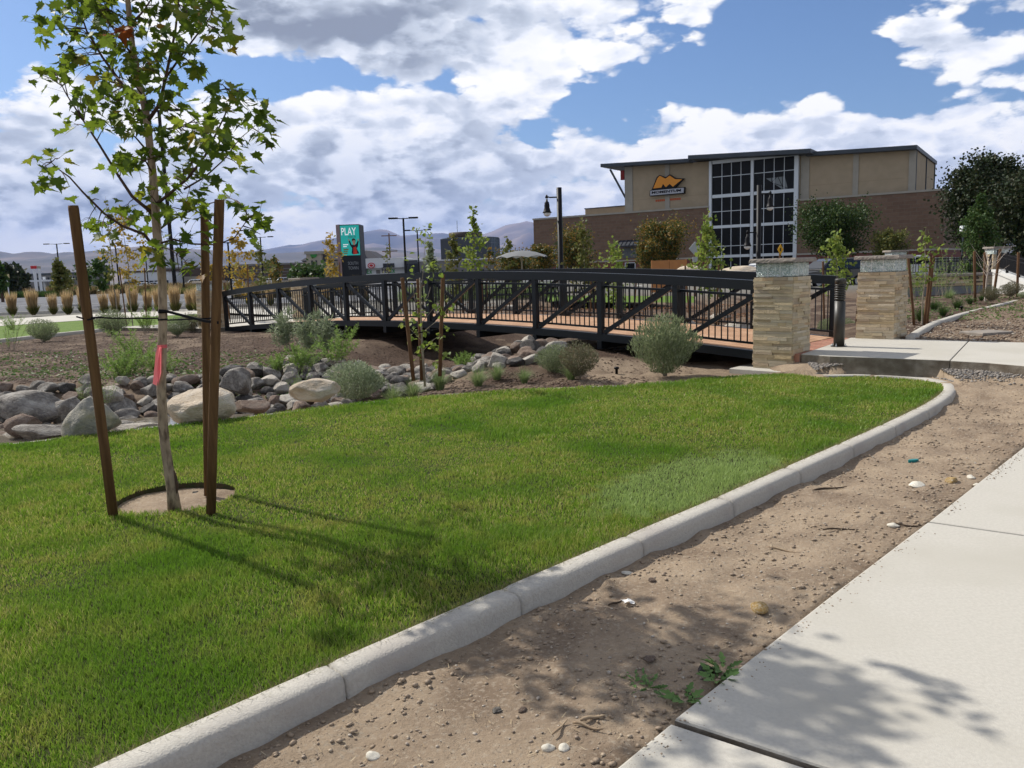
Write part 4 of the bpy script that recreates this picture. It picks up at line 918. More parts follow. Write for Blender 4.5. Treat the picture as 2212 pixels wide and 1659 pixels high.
# straw bits and twigs
rr=random.Random(31)
def twig(x,y,z,ang,l,r,m,label,bend=.15):
    p=GG(x,y,z); o=thing('stick',label,'stick',tuple(p+Vector((0,0,r*.8+.004)))); mb=MB(); d=Vector((math.cos(ang),math.sin(ang),0)); n=Vector((-d.y,d.x,0)); pts=[d*l*(t-.5)+n*l*bend*math.sin(t*5+x)*.3+Vector((0,0,.004*math.sin(t*7))) for t in [i/7 for i in range(8)]]
    mb.tube(pts,[r*.7,r,r,r*.95,r*.9,r*.8,r*.7,r*.4],6); 
    mb.tube([pts[5],pts[5]+n*l*.18+d*l*.1],[r*.6,r*.2],5)
    mb.build('twig',m,o,True); return o
drytw=mat('dry_twig',(.34,.26,.17),.9,(.24,.17,.11),12); drk=mat('dark_twig',(.07,.05,.035),.9)
for a in [(1690,1191,-.12,-.55,.22,.006,drytw,'pale stick lying beside the kerb, with a bent tip'),(1790,1052+6,-.11,.25,.30,.008,drk,'dark double stick close to the kerb, far along the strip'),(1815,1146,-.1,-.1,.22,.006,drk,'thin dark stick in the dirt below the ochre stone'),(1890,1274,-.09,-.25,.16,.006,drytw,'short pale stick on the disturbed soil near the sidewalk'),(1240+40,1555,-.12,.2,.10,.007,drytw,'short peeled stick among the weeds'),(1270,1585-12,-.12,-.4,.12,.006,drytw,'split stick in the heap of dry bits by the weeds'),(1210,1575,-.12,.9,.11,.005,drytw,'thin bent stick in the heap of dry bits by the weeds'),(1955,1187-50,-.1,-.2,.20,.006,drk,'dark stick left of the sidewalk joint'),(1330,1300+5,-.12,.5,.10,.005,drk,'short dark stick beside the kerb shadow')]: twig(*a)
o=twig(330,1103,-.05,.35,.25,.004,drk,'dry twig lying in the soil left of the maple trunk')
n_=900; x,y,d,e_=dirtpts(6000); x=x[:n_];y=y[:n_]; L_=.01+.03*rs.rand(n_); a=rs.rand(n_)*6.28; z=gz(x,y)+.006
dx,dy=np.cos(a)*L_/2,np.sin(a)*L_/2; wx,wy=-np.sin(a)*.0012,np.cos(a)*.0012
V=np.stack([np.stack([x-dx-wx,y-dy-wy,z],-1),np.stack([x+dx-wx,y+dy-wy,z+.004],-1),np.stack([x+dx+wx,y+dy+wy,z+.004],-1),np.stack([x-dx+wx,y-dy+wy,z],-1)],1)
tag(mobj('straw_litter',npmesh('straw_litter',V.reshape(-1,3),np.arange(n_*4),4,leafm('straw_bits',[(.42,.33,.2),(.3,.22,.13),(.5,.42,.28)],0.0))),'bits of dry straw scattered on the dirt strip','straw',kind='stuff')
# litter: teal cap, white scrap, bark piece
p=GG(1973,1003-5,-.09); o=thing('bottle_cap','small teal plastic cap lying in the dirt','cap',tuple(p)); mb=MB(); Mx=Matrix.Rotation(.3,4,'Z')
mb.add([Mx@Vector((.055*math.cos(a)*(1 if abs(math.cos(a))<.9 else .95),.02*math.sin(a),z)) for z in (0,.022) for a in [i*math.pi/8 for i in range(16)]],[tuple(range(15,-1,-1)),tuple(range(16,32))]+[(i,(i+1)%16,(i+1)%16+16,i+16) for i in range(16)]); mb.build('shell',mat('teal_plastic',(.01,.16,.16),.4),o)
p=GG(1355,1305,-.115); o=thing('paper_scrap','crumpled white paper scrap on the dirt','scrap',tuple(p)); mb=MB(); r_=random.Random(4)
g=[[Vector(((i-2)*.018+r_.uniform(-.006,.006),(j-1.5)*.016+r_.uniform(-.006,.006),.008+r_.uniform(0,.022))) for i in range(5)] for j in range(4)]
for j in range(3):
    for i in range(4):
        if (i,j) in ((0,0),(3,2),(0,2)): continue
        mb.add([g[j][i],g[j][i+1],g[j+1][i+1],g[j+1][i]],[(0,1,2),(0,2,3)])
mb.build('paper',mat('white_paper',(.8,.79,.76),.8,trans=.2),o)
o=boulder('bark_chunk','charred bark chunk lying on the dirt beside the sidewalk',(2133,1178),5.1,.05,.03,.03,.5,555,drk); o.location=GG(2133,1180)+Vector((0,0,.012)); o['category']='bark'
# stepping stone slab
p=GG(2132,721,.30); o=thing('paver_slab','thin pale concrete slab lying on the soil behind the walkway','slab',tuple(p),.25); mb=MB(); mb.box(-.34,.32,-.25,.27,-.03,.045,bev=.012); mb.build('block',capm,o)
# ------------------------------------------------------------------ plants
def leafquads(P,Dv,Ls,Ws,rs,curl=.15):
    """small pointed leaves: P base points, Dv directions"""
    n=len(P); Dv=Dv/np.linalg.norm(Dv,axis=1)[:,None]; q=rs.normal(size=(n,3)); sx=np.cross(Dv,q); sx/=np.linalg.norm(sx,axis=1)[:,None]; nn=np.cross(sx,Dv)
    L_=Ls[:,None];W_=Ws[:,None]
    V=np.stack([P,P+Dv*L_*.45+sx*W_/2+nn*L_*curl*.3,P+Dv*L_,P+Dv*L_*.45-sx*W_/2+nn*L_*curl*.3],1)
    return V.reshape(-1,3),np.arange(n*4)
def cloud(n,rs,shape,rx,ry,rz,cz):
    a=rs.normal(size=(n,3)); a/=np.linalg.norm(a,axis=1)[:,None]; r=rs.rand(n)**(shape); return a,np.stack([a[:,0]*r*rx,a[:,1]*r*ry,a[:,2]*r*rz+cz],-1)
def lumpy(a,rs,amp=.18,k=5):
    ph=rs.rand(k,3)*6.28; fr=rs.normal(size=(k,3))*2.6; s=0
    for i in range(k): s=s+np.sin(a@fr[i]+ph[i,0])
    return 1+amp*s/k*1.6
def shrub_proto(seed,m,n=5200,rx=.35,rz=.31,lf=.042,wf=.012,up_=.8,stemm=barkg,shape=.33,neck=.35,sparse=.0):
    rs=np.random.RandomState(seed); a,p=cloud(n,rs,shape,rx,rx,rz,0); lm=lumpy(a,rs,.22)[:,None]; p=p*lm; p[:,2]=p[:,2]+rz*.95
    # narrows to the base
    t=np.clip(p[:,2]/(rz*.9),0,1); f=neck+(1-neck)*t; p[:,0]*=f; p[:,1]*=f
    p[:,2]=np.maximum(p[:,2],.02)
    d=np.stack([p[:,0]/rx*.6,p[:,1]/rx*.6,np.full(n,up_)],-1)+rs.normal(size=(n,3))*.45
    V,Fc=leafquads(p,d,lf*(.6+.8*rs.rand(n)),wf*(.7+.6*rs.rand(n)),rs)
    me=npmesh('foliage',V,Fc,4,m)
    mb=MB(); r_=random.Random(seed)
    for k in range(13):
        an=r_.uniform(0,6.28); r=r_.uniform(.2,.85)*rx; zt=rz*r_.uniform(1.2,1.9)*(1-.35*r/rx)
        e=Vector((math.cos(an)*r,math.sin(an)*r,zt)); b=Vector((math.cos(an)*.02,math.sin(an)*.02,-.03)); mb.tube([b,b.lerp(e,.4)+Vector((0,0,.05)),e],[.006,.004,.0015],4)
    return me,mb.mesh('stems',stemm)
def put(name,label,cat,protos,p,sc=1,rz=0,group=None,names=('foliage','stems'),sz=None):
    o=thing(name,label,cat,tuple(p),rz,group); o.scale=(sc,sc,sz or sc)
    for me,nm in zip(protos,names): mobj(nm,me,o)
    return o
SH=[shrub_proto(1,sageL,neck=.45),shrub_proto(2,sageL,rx=.35,rz=.29,neck=.6),shrub_proto(3,sagebr,neck=.6),shrub_proto(4,grayL,n=6500,rx=.40,rz=.33,lf=.05,neck=.7)]
SHt=shrub_proto(8,sageL,n=8000,rx=.38,rz=.42,lf=.06,wf=.010,up_=1.4,shape=.45,neck=.6)
def shrub(x,yb,Y,wpx,pr,label,hs=1.,rz=0,z=None,cat='shrub',name='shrub'):
    p=at(x,yb,Y); s=wpx/F*Y/2/.30; hs*=.80
    return put(name,label,cat,pr,p,s,rz,None,sz=s*hs)
def yz(x,y,z): g=G(x,y,z); return g.y
shrub(95,738,yz(95,738,.1),52,SH[0],'round grey green shrub standing alone on the mulch at far left',1.1,1)
shrub(243,722,yz(243,722,.13),58,SH[1],'grey green shrub on the mulch beyond the leftmost stake',1.1,2)
shrub(384,726,yz(384,726,.13),42,SH[0],'narrow based round shrub in front right of the maple trunk, on the mulch',1.15,3)
shrub(412,716,yz(412,716,.13),44,SH[2],'dark round shrub half hidden behind the one beside the maple trunk',1.05,4)
shrub(775,862,11.0,96,SH[3],'wide grey green sage bush beside the long tan boulder',.98,1)
shrub(1197,806,12.5,62,SH[1],'sage bush behind and left of its twin near the bridge rail',1.25,5)
shrub(1250,814,11.8,76,SH[2],'brownish round sage bush in front of its twin at the lawn edge',1.2,2)
shrub(1437,808,12.0,112,SHt,'tall feathery sage bush overlapping the bridge railing',1.02,1)
shrub(2140,650,yz(2140,652,.36),34,SH[2],'brown green ball shrub beyond the bed kerb, left of the reddish one',1.15,1)
shrub(2183,640,yz(2183,641,.38),36,SH[2],'reddish brown ball shrub by the white sloping wall',1.05,4)
shrub(2212,644,yz(2212,646,.36),24,SH[0],'low green shrub at the right picture edge',.7,4)
shrub(1785,728,yz(1785,730,.1)+1.2,34,SH[0],'dark green shrub behind the railing left of the bollard',1.4,4)
shrub(1832,722,yz(1832,726,.1)+1.5,30,SH[1],'green shrub behind the railing right of the bollard',1.4,2)
# feathery volunteers: many stems with thin leaves
def feather_proto(seed,m,ns=22,h=.7,spread=.45,ln=.065,nl=75,w=.011,droop=.25,lean=0):
    r_=random.Random(seed); rs=np.random.RandomState(seed); P=[];D=[];mb=MB()
    for k in range(ns):
        an=r_.uniform(0,6.28); hh=h*r_.uniform(.5,1); r=spread*r_.uniform(.1,1); b=Vector((r_.gauss(0,.06),r_.gauss(0,.06),-.02)); e=b+Vector((math.cos(an)*r+lean*hh,math.sin(an)*r,hh)); c=b.lerp(e,.5)+Vector((0,0,hh*droop*.5))
        pts=[b.lerp(c,t).lerp(c.lerp(e,t),t) for t in [i/6 for i in range(7)]]; mb.tube(pts,[.0035*(1-.8*i/6) for i in range(7)],4,cap=False)
        for q in range(nl):
            t=r_.uniform(.22,1); i=min(int(t*6),5); p=pts[i].lerp(pts[i+1],t*6-i); ax=(pts[i+1]-pts[i]).normalized(); s=Vector((r_.gauss(0,1),r_.gauss(0,1),r_.gauss(0,1))).normalized(); P.append(tuple(p)); D.append(tuple(ax*.7+s))
    P=np.array(P);D=np.array(D); n=len(P); V,Fc=leafquads(P,D,ln*(.5+.8*rs.rand(n)),np.full(n,w),rs,.3); return npmesh('foliage',V,Fc,4,m),mb.mesh('stems',barkg)
FE=[feather_proto(1,featherL),feather_proto(2,featherL,ns=30,h=.55,spread=.6),feather_proto(3,grayL,ns=14,h=.6,spread=.34,ln=.11,w=.013,nl=55),feather_proto(4,featherL,ns=14,h=.9,spread=.4,ln=.05,nl=40,w=.008)]
FT=('foliage','stems')
def fput(x,y,z,k,s,l,rz=0,name='weedy_plant',cat='plant'):
    g=G(x,y,z); s*=1.2; return put(name,l,cat,FE[k],g,s,rz,None,FT)
fput(270,822,.0,1,.85,'sprawling feathery green plant behind the maple trunk, above the rocks',1)
fput(300,795,.03,0,.95,'tall light green feathery plant left of the maple trunk',2)
fput(345,812,.0,1,.7,'feathery green plant right of the maple trunk above the rocks',3)
fput(318,715,.13,0,.9,'bright feathery shrub between two grey shrubs on the mulch',4)
fput(20,760,.07,3,.9,'thin wispy plant at the left picture edge',1)
fput(30,716,.1,0,.7,'small leafy plant at the left edge beside the pavement',3)
fput(623,760,.05,2,1.35,'grey green willowy plant under the left part of the bridge',1)
fput(665,768,.05,2,1.25,'willowy plant second from left under the bridge',2.2)
fput(700,775,.0,2,1.35,'willowy plant with long leaf spikes below the bridge chord',4)
fput(725,790,-.05,0,.95,'bushy green plant leaning into the shadow under the bridge',5)
fput(655,800,.0,1,.75,'low yellow green plant above the rocks left of the bridge shadow',3)
fput(600,806,.0,1,.55,'low sparse weed on the bank between the stakes and the bridge plants',5)
fput(230,885,-.15,3,.55,'thin weed growing between the rocks behind the grey boulder',2)
fput(182,872,-.1,3,.4,'little weed among the rocks left of the leftmost stake',2)
fput(640,862,-.15,3,.5,'grassy weed among the rocks above the long tan boulder',1)
fput(1000,800,-.2,1,.55,'dark leafy plant in front of the rock heap',1)
fput(2040,640,.2,3,1.7,'tall wispy plant before the stone wall, right of the staked sapling',1)
fput(1990,655,.2,3,1.5,'wispy plant behind the staked sapling at right',3)
fput(2100,640,.25,3,1.1,'wispy plant in the middle of the stone wall',3)
# fountain grass tufts
def tuft_proto(seed,m,n=420,h=.24,spread=.16,w=.004):
    rs=np.random.RandomState(seed); V=[];Fq=[]; a=rs.rand(n)*6.28; r0=rs.rand(n)*.04; L_=h*(.7+.6*rs.rand(n)); sp=spread*(.15+1.0*rs.rand(n)); ww=w*(.7+.6*rs.rand(n))
    segs=4; out=np.zeros((n,segs+1,2,3)); b=a+rs.normal(0,.3,n)
    for s in range(segs+1):
        t=s/segs; r=r0+sp*t**1.6; z=L_*(1.25*t-.62*t*t*(sp/spread)); wd=ww*(1-t*.85)/2
        cx,cy=np.cos(a)*r,np.sin(a)*r; px,py=-np.sin(b)*wd,np.cos(b)*wd
        out[:,s,0]=np.stack([cx-px,cy-py,z],-1); out[:,s,1]=np.stack([cx+px,cy+py,z],-1)
    base=(np.arange(n)*(segs+1)*2)[:,None]; fq=np.array([[s*2,s*2+1,s*2+3,s*2+2] for s in range(segs)]).reshape(-1)[None]
    return npmesh('blades',out.reshape(-1,3),(base+fq).reshape(-1),4,m)
TU=[tuft_proto(1,tuftL),tuft_proto(2,tuftL,spread=.2),tuft_proto(3,midL,n=500,spread=.2,h=.2)]
for i,(x,y,z,s,k,l) in enumerate([(848,845,-.08,.95,0,'rounded tuft of grass right of the wide sage bush'),(892,848,-.08,.95,1,'grass tuft at the foot of the aspen stakes, on the lawn edge'),(950,836,-.08,1.05,0,'grass tuft right of the aspen stakes'),(1033,836,-.07,.95,1,'grass tuft below the rock heap, nearer the lawn'),(1074,824,-.06,.9,0,'grass tuft close to the rock heap, right of its twin'),(1133,828,-.06,.75,1,'small grass tuft on bare soil between rock heap and sage bushes'),(1234,823,-.05,.95,0,'grass tuft in front of the brownish sage bush'),(1942,697,.26,.8,2,'dark green tuft at the foot of the right stone pillar'),(1990,694,.27,1.1,2,'tuft at the foot of the staked sapling at right'),(2018,670,.27,1.0,2,'low green tuft, left of a pair near the stone wall'),(2037,682,.28,.9,2,'dark round tuft nearest the bed kerb'),(2068,668,.29,1.0,2,'tuft beside the small black light by the bed kerb'),(2095,657,.3,.8,2,'small tuft below the stone wall end'),(2050,650,.25,1.2,1,'pale tuft behind the others in the bed'),(2120,650,.32,.7,2,'tuft left of the ball shrubs')]):
    g=G(x,y,z); o=thing('grass_tuft',l,'grass tuft',tuple((g.x,g.y,min(g.z,H1(g.x,g.y)+.0) if y>800 else g.z)),i*1.3); s*=1.15; o.scale=(s*1.25,s*1.25,s); mobj('blades',TU[k],o)
# feather reed grass row
def reed_proto(seed):
    rs=np.random.RandomState(seed); n=260; a=rs.rand(n)*6.28; r=rs.rand(n)*.10; P=np.stack([np.cos(a)*r,np.sin(a)*r,np.zeros(n)],-1); D=np.stack([np.cos(a)*rs.rand(n)*.24,np.sin(a)*rs.rand(n)*.24,np.ones(n)],-1)
    V,Fc=leafquads(P,D,1.1*(.75+.35*rs.rand(n)),np.full(n,.026),rs,.03); pl=npmesh('plumes',V,Fc,4,strawL)
    n=420; a=rs.rand(n)*6.28; P=np.stack([np.cos(a)*.06,np.sin(a)*.06,np.zeros(n)],-1); D=np.stack([np.cos(a)*rs.rand(n)*.7,np.sin(a)*rs.rand(n)*.7,np.ones(n)],-1)
    V,Fc=leafquads(P,D,.5*(.6+.5*rs.rand(n)),np.full(n,.014),rs,.2); return pl,npmesh('base_leaves',V,Fc,4,oliveL)
RE=[reed_proto(1),reed_proto(2)]
names_=['at the far left','second in the row','third in the row','just left of the leftmost stake','hidden behind the leftmost stake','just right of the leftmost stake','left of the golden sapling','behind the golden sapling','right of the golden sapling','left of the maple trunk','right of the maple trunk','between the maple trunk and the rear stake','beside the rear stake']
for i,x in enumerate([28,68,107,148,178,218,252,284,313,345,376,405,428]):
    yb=683-.02*(x); g=G(x,yb,.1); g.y+=(i%3)*.2; o=put('reed_grass','straw coloured feather reed grass clump %s'%names_[i],'ornamental grass',RE[i%2],(g.x,g.y,max(g.z,.08)),1.12+.14*math.sin(i*2.1),i*1.7,'feather reed grass clumps along the road',('plumes','base_leaves'))
for i,(x,l) in enumerate([(540,'left'),(585,'second'),(640,'third'),(705,'fourth'),(790,'fifth'),(470,'half hidden')]):
    g=G(x,662-.03*(x-500),.1); put('reed_grass','straw coloured grass clump behind the left half of the bridge, %s of them'%l,'ornamental grass',RE[i%2],(g.x,g.y,.08),1.,i,'grass clumps behind the bridge',('plumes','base_leaves'))
# long brown grass band beyond the road and dark verge
def band(name,x0,x1,yb,Y,h,m,label,n=9000,seed=1,depth=3.,cat='grass'):
    rs=np.random.RandomState(seed); A=at(x0,yb,Y);B=at(x1,yb,Y); t=rs.rand(n); x=A.x+(B.x-A.x)*t; y=Y+rs.rand(n)*depth; hh=h*(.6+.5*rs.rand(n))*(1+.5*fbm(x,y,.5,3,seed)); P=np.stack([x,y,np.full(n,.04)],-1); D=np.stack([rs.normal(0,.25,n),rs.normal(0,.25,n),np.ones(n)],-1)
    V,Fc=leafquads(P,D,hh,np.full(n,.05*Y/50),rs,.05); return tag(mobj(name,npmesh(name,V,Fc,4,m)),label,cat,kind='stuff')
band('brown_grass',100,484,636,116,1.35,hedgeL,'long band of brown ornamental grass beyond the road',9000)
band('green_verge',-160,118,640,104,.8,midL,'low green planting along the road at far left',8000,2,5)
band('dark_verge',300,470,640,92,.9,oliveL,'dark low planting by the road behind the maple',4000,3,4)
band('autumn_planting',500,760,625,62,1.4,hedgeL,'brown green grasses beyond the left half of the bridge',7000,5,4)
band('garden_grass',860,1200,640,44,.8,tuftL,'pale green planting seen through the middle of the bridge',6000,6,5)
sheet('plaza_lawn',[tuple(G(x,y,.14)[:2]) for x,y in [(1180,652),(1500,654),(1500,640),(1180,638)]],.145,green)
def litter(name,x0,x1,y0,y1,z,n,m,label,seed):
    P=pxpts(n,x0,x1,y0,y1,z,seed=seed); rs=np.random.RandomState(seed); D=rs.normal(size=(len(P),3)); D[:,2]*=.3; zz_=hgt(P[:,0],P[:,1])+.02
    V,Fc=leafquads(np.stack([P[:,0],P[:,1],zz_],-1),D,.05+.04*rs.rand(len(P)),np.full(len(P),.04),rs,.4); return tag(mobj(name,npmesh(name,V,Fc,4,m)),label,'ground cover',kind='stuff')
litter('fallen_leaves',900,1620,650,700,.1,6000,leafm('fallen_leaf',[(.30,.13,.06),(.22,.12,.06),(.35,.2,.1),(.16,.08,.05)],.2),'rusty fallen leaves on the beds beyond the bridge',71)
litter('ground_weeds',0,760,768,828,.03,2600,weedL,'patches of low green weeds on the mulch bank',72)
litter('bed_weeds',1960,2240,640,690,.28,1200,weedL,'low weeds between the shrubs right of the walkway',73)
# leafy weeds in the dirt
def weed(x,y,z,s,l,k=0):
    g=GG(x,y,z); r_=random.Random(int(x)); o=thing('weed',l,'weed',tuple(g)); P=[];
    for q in range(11 if k else 26):
        a=r_.uniform(0,6.28); r=(.02 if k else r_.uniform(.0,.10)); st=Vector((math.cos(a)*r*s,math.sin(a)*r*s,.004)); P.append((st,Vector((math.cos(a),math.sin(a),.5 if k else .25)),(r_.uniform(.09,.13) if k else r_.uniform(.025,.05))*s))
    lf=[(0,0),(.12,.15),(.05,.22),(.18,.38),(.08,.45),(.2,.62),(.1,.7),(.1,.85),(0,1)]; lf=lf+[(-a,b) for a,b in lf[-2:0:-1]]
    c=leafcloud_poly('leaves',lf,P,1,weedm,r_,parent=o); return o
weedm=leafm('weed_green',[(.10,.19,.05),(.14,.24,.07),(.08,.15,.04)],.3)
weed(1562,1448,-.085,.8,'thistle like green weed at the sidewalk edge, upper one',1); weed(1550,1470,-.085,.7,'jagged leaved weed against the sidewalk below the upper thistle',1)
weed(1478,1512,-.1,.75,'jagged leaved weed nearest the sidewalk joint',1); weed(1400,1488,-.11,1.15,'spreading fine leaved weed in the shaded dirt'); weed(1370,1475,-.11,.8,'small fine weed left of the spreading one')
# ------------------------------------------------------------------ saplings and trees
def tree(name,label,base,h,pr,rs_seed,m,trunkm=barkd,tr=.02,n=900,lf=.09,cz0=.25,prof=None,nb=14,group=None,round_=True,lean=(0,0),cat='tree',clump=.5,hang=.3,wf=.8):
    """pr: crown radius; cz0: crown start as share of height; prof: radius profile"""
    rs=np.random.RandomState(rs_seed); r_=random.Random(rs_seed); o=thing(name,label,cat,tuple(base),0,group); mb=MB()
    prof=prof or (lambda t: math.sin(math.pi*min(1,max(0,t))**.75)*.9+.12)
    top=Vector((lean[0]*h,lean[1]*h,h)); w1=Vector((r_.gauss(0,.02)*h,r_.gauss(0,.02)*h,h*.5))
    tp_=[Vector((0,0,-.05)),top*.25+w1*.1,top*.5+w1*0+Vector((r_.gauss(0,.015)*h,0,0)),top*.75,top*.99]
    mb.tube(tp_,[tr,tr*.85,tr*.65,tr*.4,tr*.1],8 if tr<.05 else 10)
    def tk(t): 
        t=max(0,min(.999,t))*4; i=int(t); return tp_[i].lerp(tp_[i+1],t-i)
    C_=[]; 
    for k in range(nb):
        t=cz0+(1-cz0)*((k+.5)/nb)**.9*.97; a=k*2.4+r_.uniform(-.4,.4); q=(t-cz0)/(1-cz0); l=pr*prof(q)*r_.uniform(.42,1.0); b=tk(t*.93-.03 if t>.1 else t)
        e=b+Vector((math.cos(a)*l,math.sin(a)*l,l*r_.uniform(.25,.75))); mid=b.lerp(e,.5)+Vector((0,0,-.04*l)); mb.tube([b,mid,e],[tr*.35*(1-.6*q),tr*.22*(1-.6*q),tr*.06],5,cap=False)
        for u in (.35,.6,.8,1.0): C_.append((b.lerp(e,u),l*.22+.03*pr))
    for k in range(max(3,nb//4)): C_.append((tk(.9+.1*k/max(3,nb//4)),pr*.12))
    Cc=np.array([c[0][:] for c in C_]); Cr=np.array([c[1] for c in C_]); i=rs.randint(0,len(C_),n); P=Cc[i]+rs.normal(size=(n,3))*Cr[i][:,None]*clump*1.6
    D=rs.normal(size=(n,3)); D[:,2]-=hang; L_=lf*(.7+.6*rs.rand(n)); V,Fc=leafquads(P,D,L_,L_*wf,rs,.1)
    mb.build('trunk',trunkm,o); mobj('crown',npmesh('crown',V,Fc,4,m),o); return o
conic=lambda t: (1-t)**.8*1.0+.10
colm=lambda t: .95*math.sin(math.pi*(t*.9+.08))+.15
globe=lambda t: math.sqrt(max(0,1-(2*t-1)**2))*.95+.15
def pt(x,yb,yt,Y): b=at(x,yb,Y); t=at(x,yt,Y); return b,(t-b).z
# sapling in front of the bridge with three stakes
b,h=pt(915,822,480,11.6)
b.z=-.1
o=thing('sapling','slender aspen sapling with round lime leaves between three stakes in front of the bridge','tree',tuple(b)); mb=MB(); LVs=[]; r_=random.Random(8); Ya=11.6
rl=[(0,-.02),(.2,.02),(.42,.2),(.46,.42),(.34,.68),(.14,.86),(0,.98)]; rl=rl+[(-x,y) for x,y in rl[-2:0:-1]]
def al(x,y,dy=0): return at(x,y,Ya+dy)-b
mb.tube([al(918,835),al(913,760),al(910,700),al(908,640),al(907,600)],[.017,.015,.013,.012,.010],8)
for pl in ([(908,650),(914,585),(917,540),(919,510)],[(910,700),(925,680),(945,655),(970,625)],[(909,690),(897,650),(890,610)],[(911,720),(935,700),(950,690)],[(910,735),(890,715),(880,705)],[(912,760),(935,735),(955,722)],[(909,660),(925,640),(930,620)]): mb.tube([al(x,y,r_.uniform(-.1,.1)) for x,y in pl],[.006,.004,.003,.002][:len(pl)],5)
for (x,y,n,s) in [(905,492,4,.8),(918,500,6,1),(912,515,6,1),(925,490,3,.8),(926,520,2,.9),(893,552,3,1),(890,585,2,1),(930,570,5,1),(938,580,5,1),(925,600,4,.9),(885,605,2,.8),(915,575,2,.8),(905,640,3,.8),(895,665,4,1),(898,690,8,1),(912,680,5,.9),(948,660,7,1),(970,665,5,1),(958,685,5,1),(925,650,3,.9),(895,715,6,1),(915,720,6,1),(950,725,8,1),(968,710,6,1),(940,745,8,1),(955,760,8,1),(918,740,6,1),(885,735,4,1),(945,780,7,1),(905,750,4,.9),(875,680,3,.8),(870,705,3,.8),(898,770,3,1)]:
    for q in range(n+1): LVs.append((al(x+r_.gauss(0,6),y+r_.gauss(0,6),r_.gauss(0,.08)),Vector((r_.gauss(0,1),r_.gauss(0,1),r_.gauss(-.6,.6))),r_.uniform(.055,.085)*s))
mb.build('trunk',barkg,o,True); leafcloud_poly('crown',rl,LVs,1,limeL,r_,parent=o)
sg2='stakes around the aspen sapling'
stk2=mat('stake_wood_red',(.15,.082,.042),.85,(.095,.05,.026),4,.5,30,stretch=(12,12,1),bdist=.003)
stake('tree_stake',at(893,818,11.45),at(869,600,11.4),.028,'reddish stake leaning left, left one at the aspen sapling',sg2,stk2)
stake('tree_stake',at(911,818,12.1),at(903,603,12.1),.028,'reddish stake directly behind the aspen sapling stem',sg2,stk2)
stake('tree_stake',at(950,808,11.55),at(957,592,11.6),.028,'reddish stake on the right of the aspen sapling',sg2,stk2)
strap('black strap tied around the aspen sapling and its stakes',[at(886,722,11.43),at(910,718,11.6),at(953,710,11.6)],.012,[(at(911,718,11.6),.02)])
# saplings beyond the bridge
stakeI=[0]
def staked(x,yb,yt,Y,label,wpx,m,n,lf,prof=colm,sn=3,seed=1,cz0=.25,trunkm=barkg,sh=1.5,nb=13,z=None,**k):
    b,h=pt(x,yb,yt,Y); zz_=z if z is not None else .1; h+=b.z-zz_; b.z=zz_
    t=tree('sapling',label,b,h,wpx/F*Y/2,seed,m,trunkm,.018*max(1,h/3.5),n,lf,cz0,prof,nb,**k)
    for q in range(sn):
        a=q*2.1+seed; r=.42
        p=Vector((b.x+math.cos(a)*r,b.y+math.sin(a)*r,zz_)); tpp=p+Vector((math.cos(a)*.12,math.sin(a)*.12,sh))
        stake('tree_stake',p,tpp,.021,'%s stake of the %s'%(('left','right','rear')[q],' '.join(label.split()[:10])),'stakes of the garden saplings',stk2)
    return t
staked(1030,640,440,24,'tall narrow olive sapling with thin leader beside the curved office block',44,limeL,520,.12,colm,3,3,.2,hang=0,clump=.8)
staked(985,640,500,27,'olive green sapling in front of the curved office block',40,oliveL,700,.11,colm,2,4,.15,clump=.8)
staked(1262,640,472,22,'pointed olive sapling right of the black street lamp',84,oliveL,750,.09,conic,3,5,.25,clump=.8)
staked(1330,640,512,20,'small lime sapling in front of the dark awning',64,limeL,520,.09,colm,3,6,.2,clump=.9)
staked(1530,650,462,19,'lime sapling in front of the left edge of the tall window wall',84,limeL,900,.09,lambda t:(1-t)**.6*.9+.15,3,7,.3,clump=.9)
staked(1804,660,490,17.5,'lime sapling standing right above the bollard',70,limeL,460,.09,lambda t:(1-t)**.5*.9+.2,3,8,.35,clump=.9)
staked(1992,690,487,15.9,'thin sapling with few lime leaves between three stakes right of the second pillar',56,limeL,130,.085,colm,0,9,.45,z=.22,nb=9,clump=.8)
for a_,b_,l in [((1977,673),(1962,556),'stake left of the thin sapling right of the second pillar'),((1997,678),(2012,556),'stake close right of the thin sapling, leaning right'),((2003,672),(2017,552),'rear stake right of the thin sapling')]:
    Y=15.9+(.3 if 'rear' in l else 0); stake('tree_stake',(at(*a_,Y).x,Y,.22),at(*b_,Y),.026,l,'stakes right of the second pillar',stk2)
for a_,b_,Y,l in [((2107,645),(2105,543),22,'leftmost stake beside the leafless sapling'),((2147,605),(2161,538),23,'leaning stake right of the leafless sapling'),((2199,608),(2200,545),24,'single stake standing by the white sloping wall'),((2126,635),(2128,545),23.5,'stake right behind the leafless sapling')]:
    stake('tree_stake',(at(*a_,Y).x,Y,.3),at(*b_,Y),.035,l,'stakes at the right picture edge',stk2)
b,h=pt(2128,640,498,22.5); o=thing('bare_sapling','leafless pale sapling beside the far stone pillar','tree',(b.x,b.y,.3)); mb=MB(); r_=random.Random(3); mb.tube([(0,0,0),(.02,0,h*.35),(.08,0,h*.62)],[.025,.02,.012],6)
for q in range(16):
    a=r_.uniform(0,6.28); z0=h*r_.uniform(.35,.6); e=Vector((.07+math.cos(a)*h*.3,math.sin(a)*.4,z0+h*r_.uniform(.15,.42))); mb.tube([(.05,0,z0),Vector((.06,0,z0)).lerp(e,.5)+Vector((0,0,-.05)),e],[.010,.006,.002],4)
mb.build('branches',mat('bare_bark',(.42,.36,.30),.9),o)
staked(282,655,440,27,'sapling with golden leaves behind the maple, right of the leftmost stake',88,goldL,620,.11,colm,2,11,.35,sh=2)
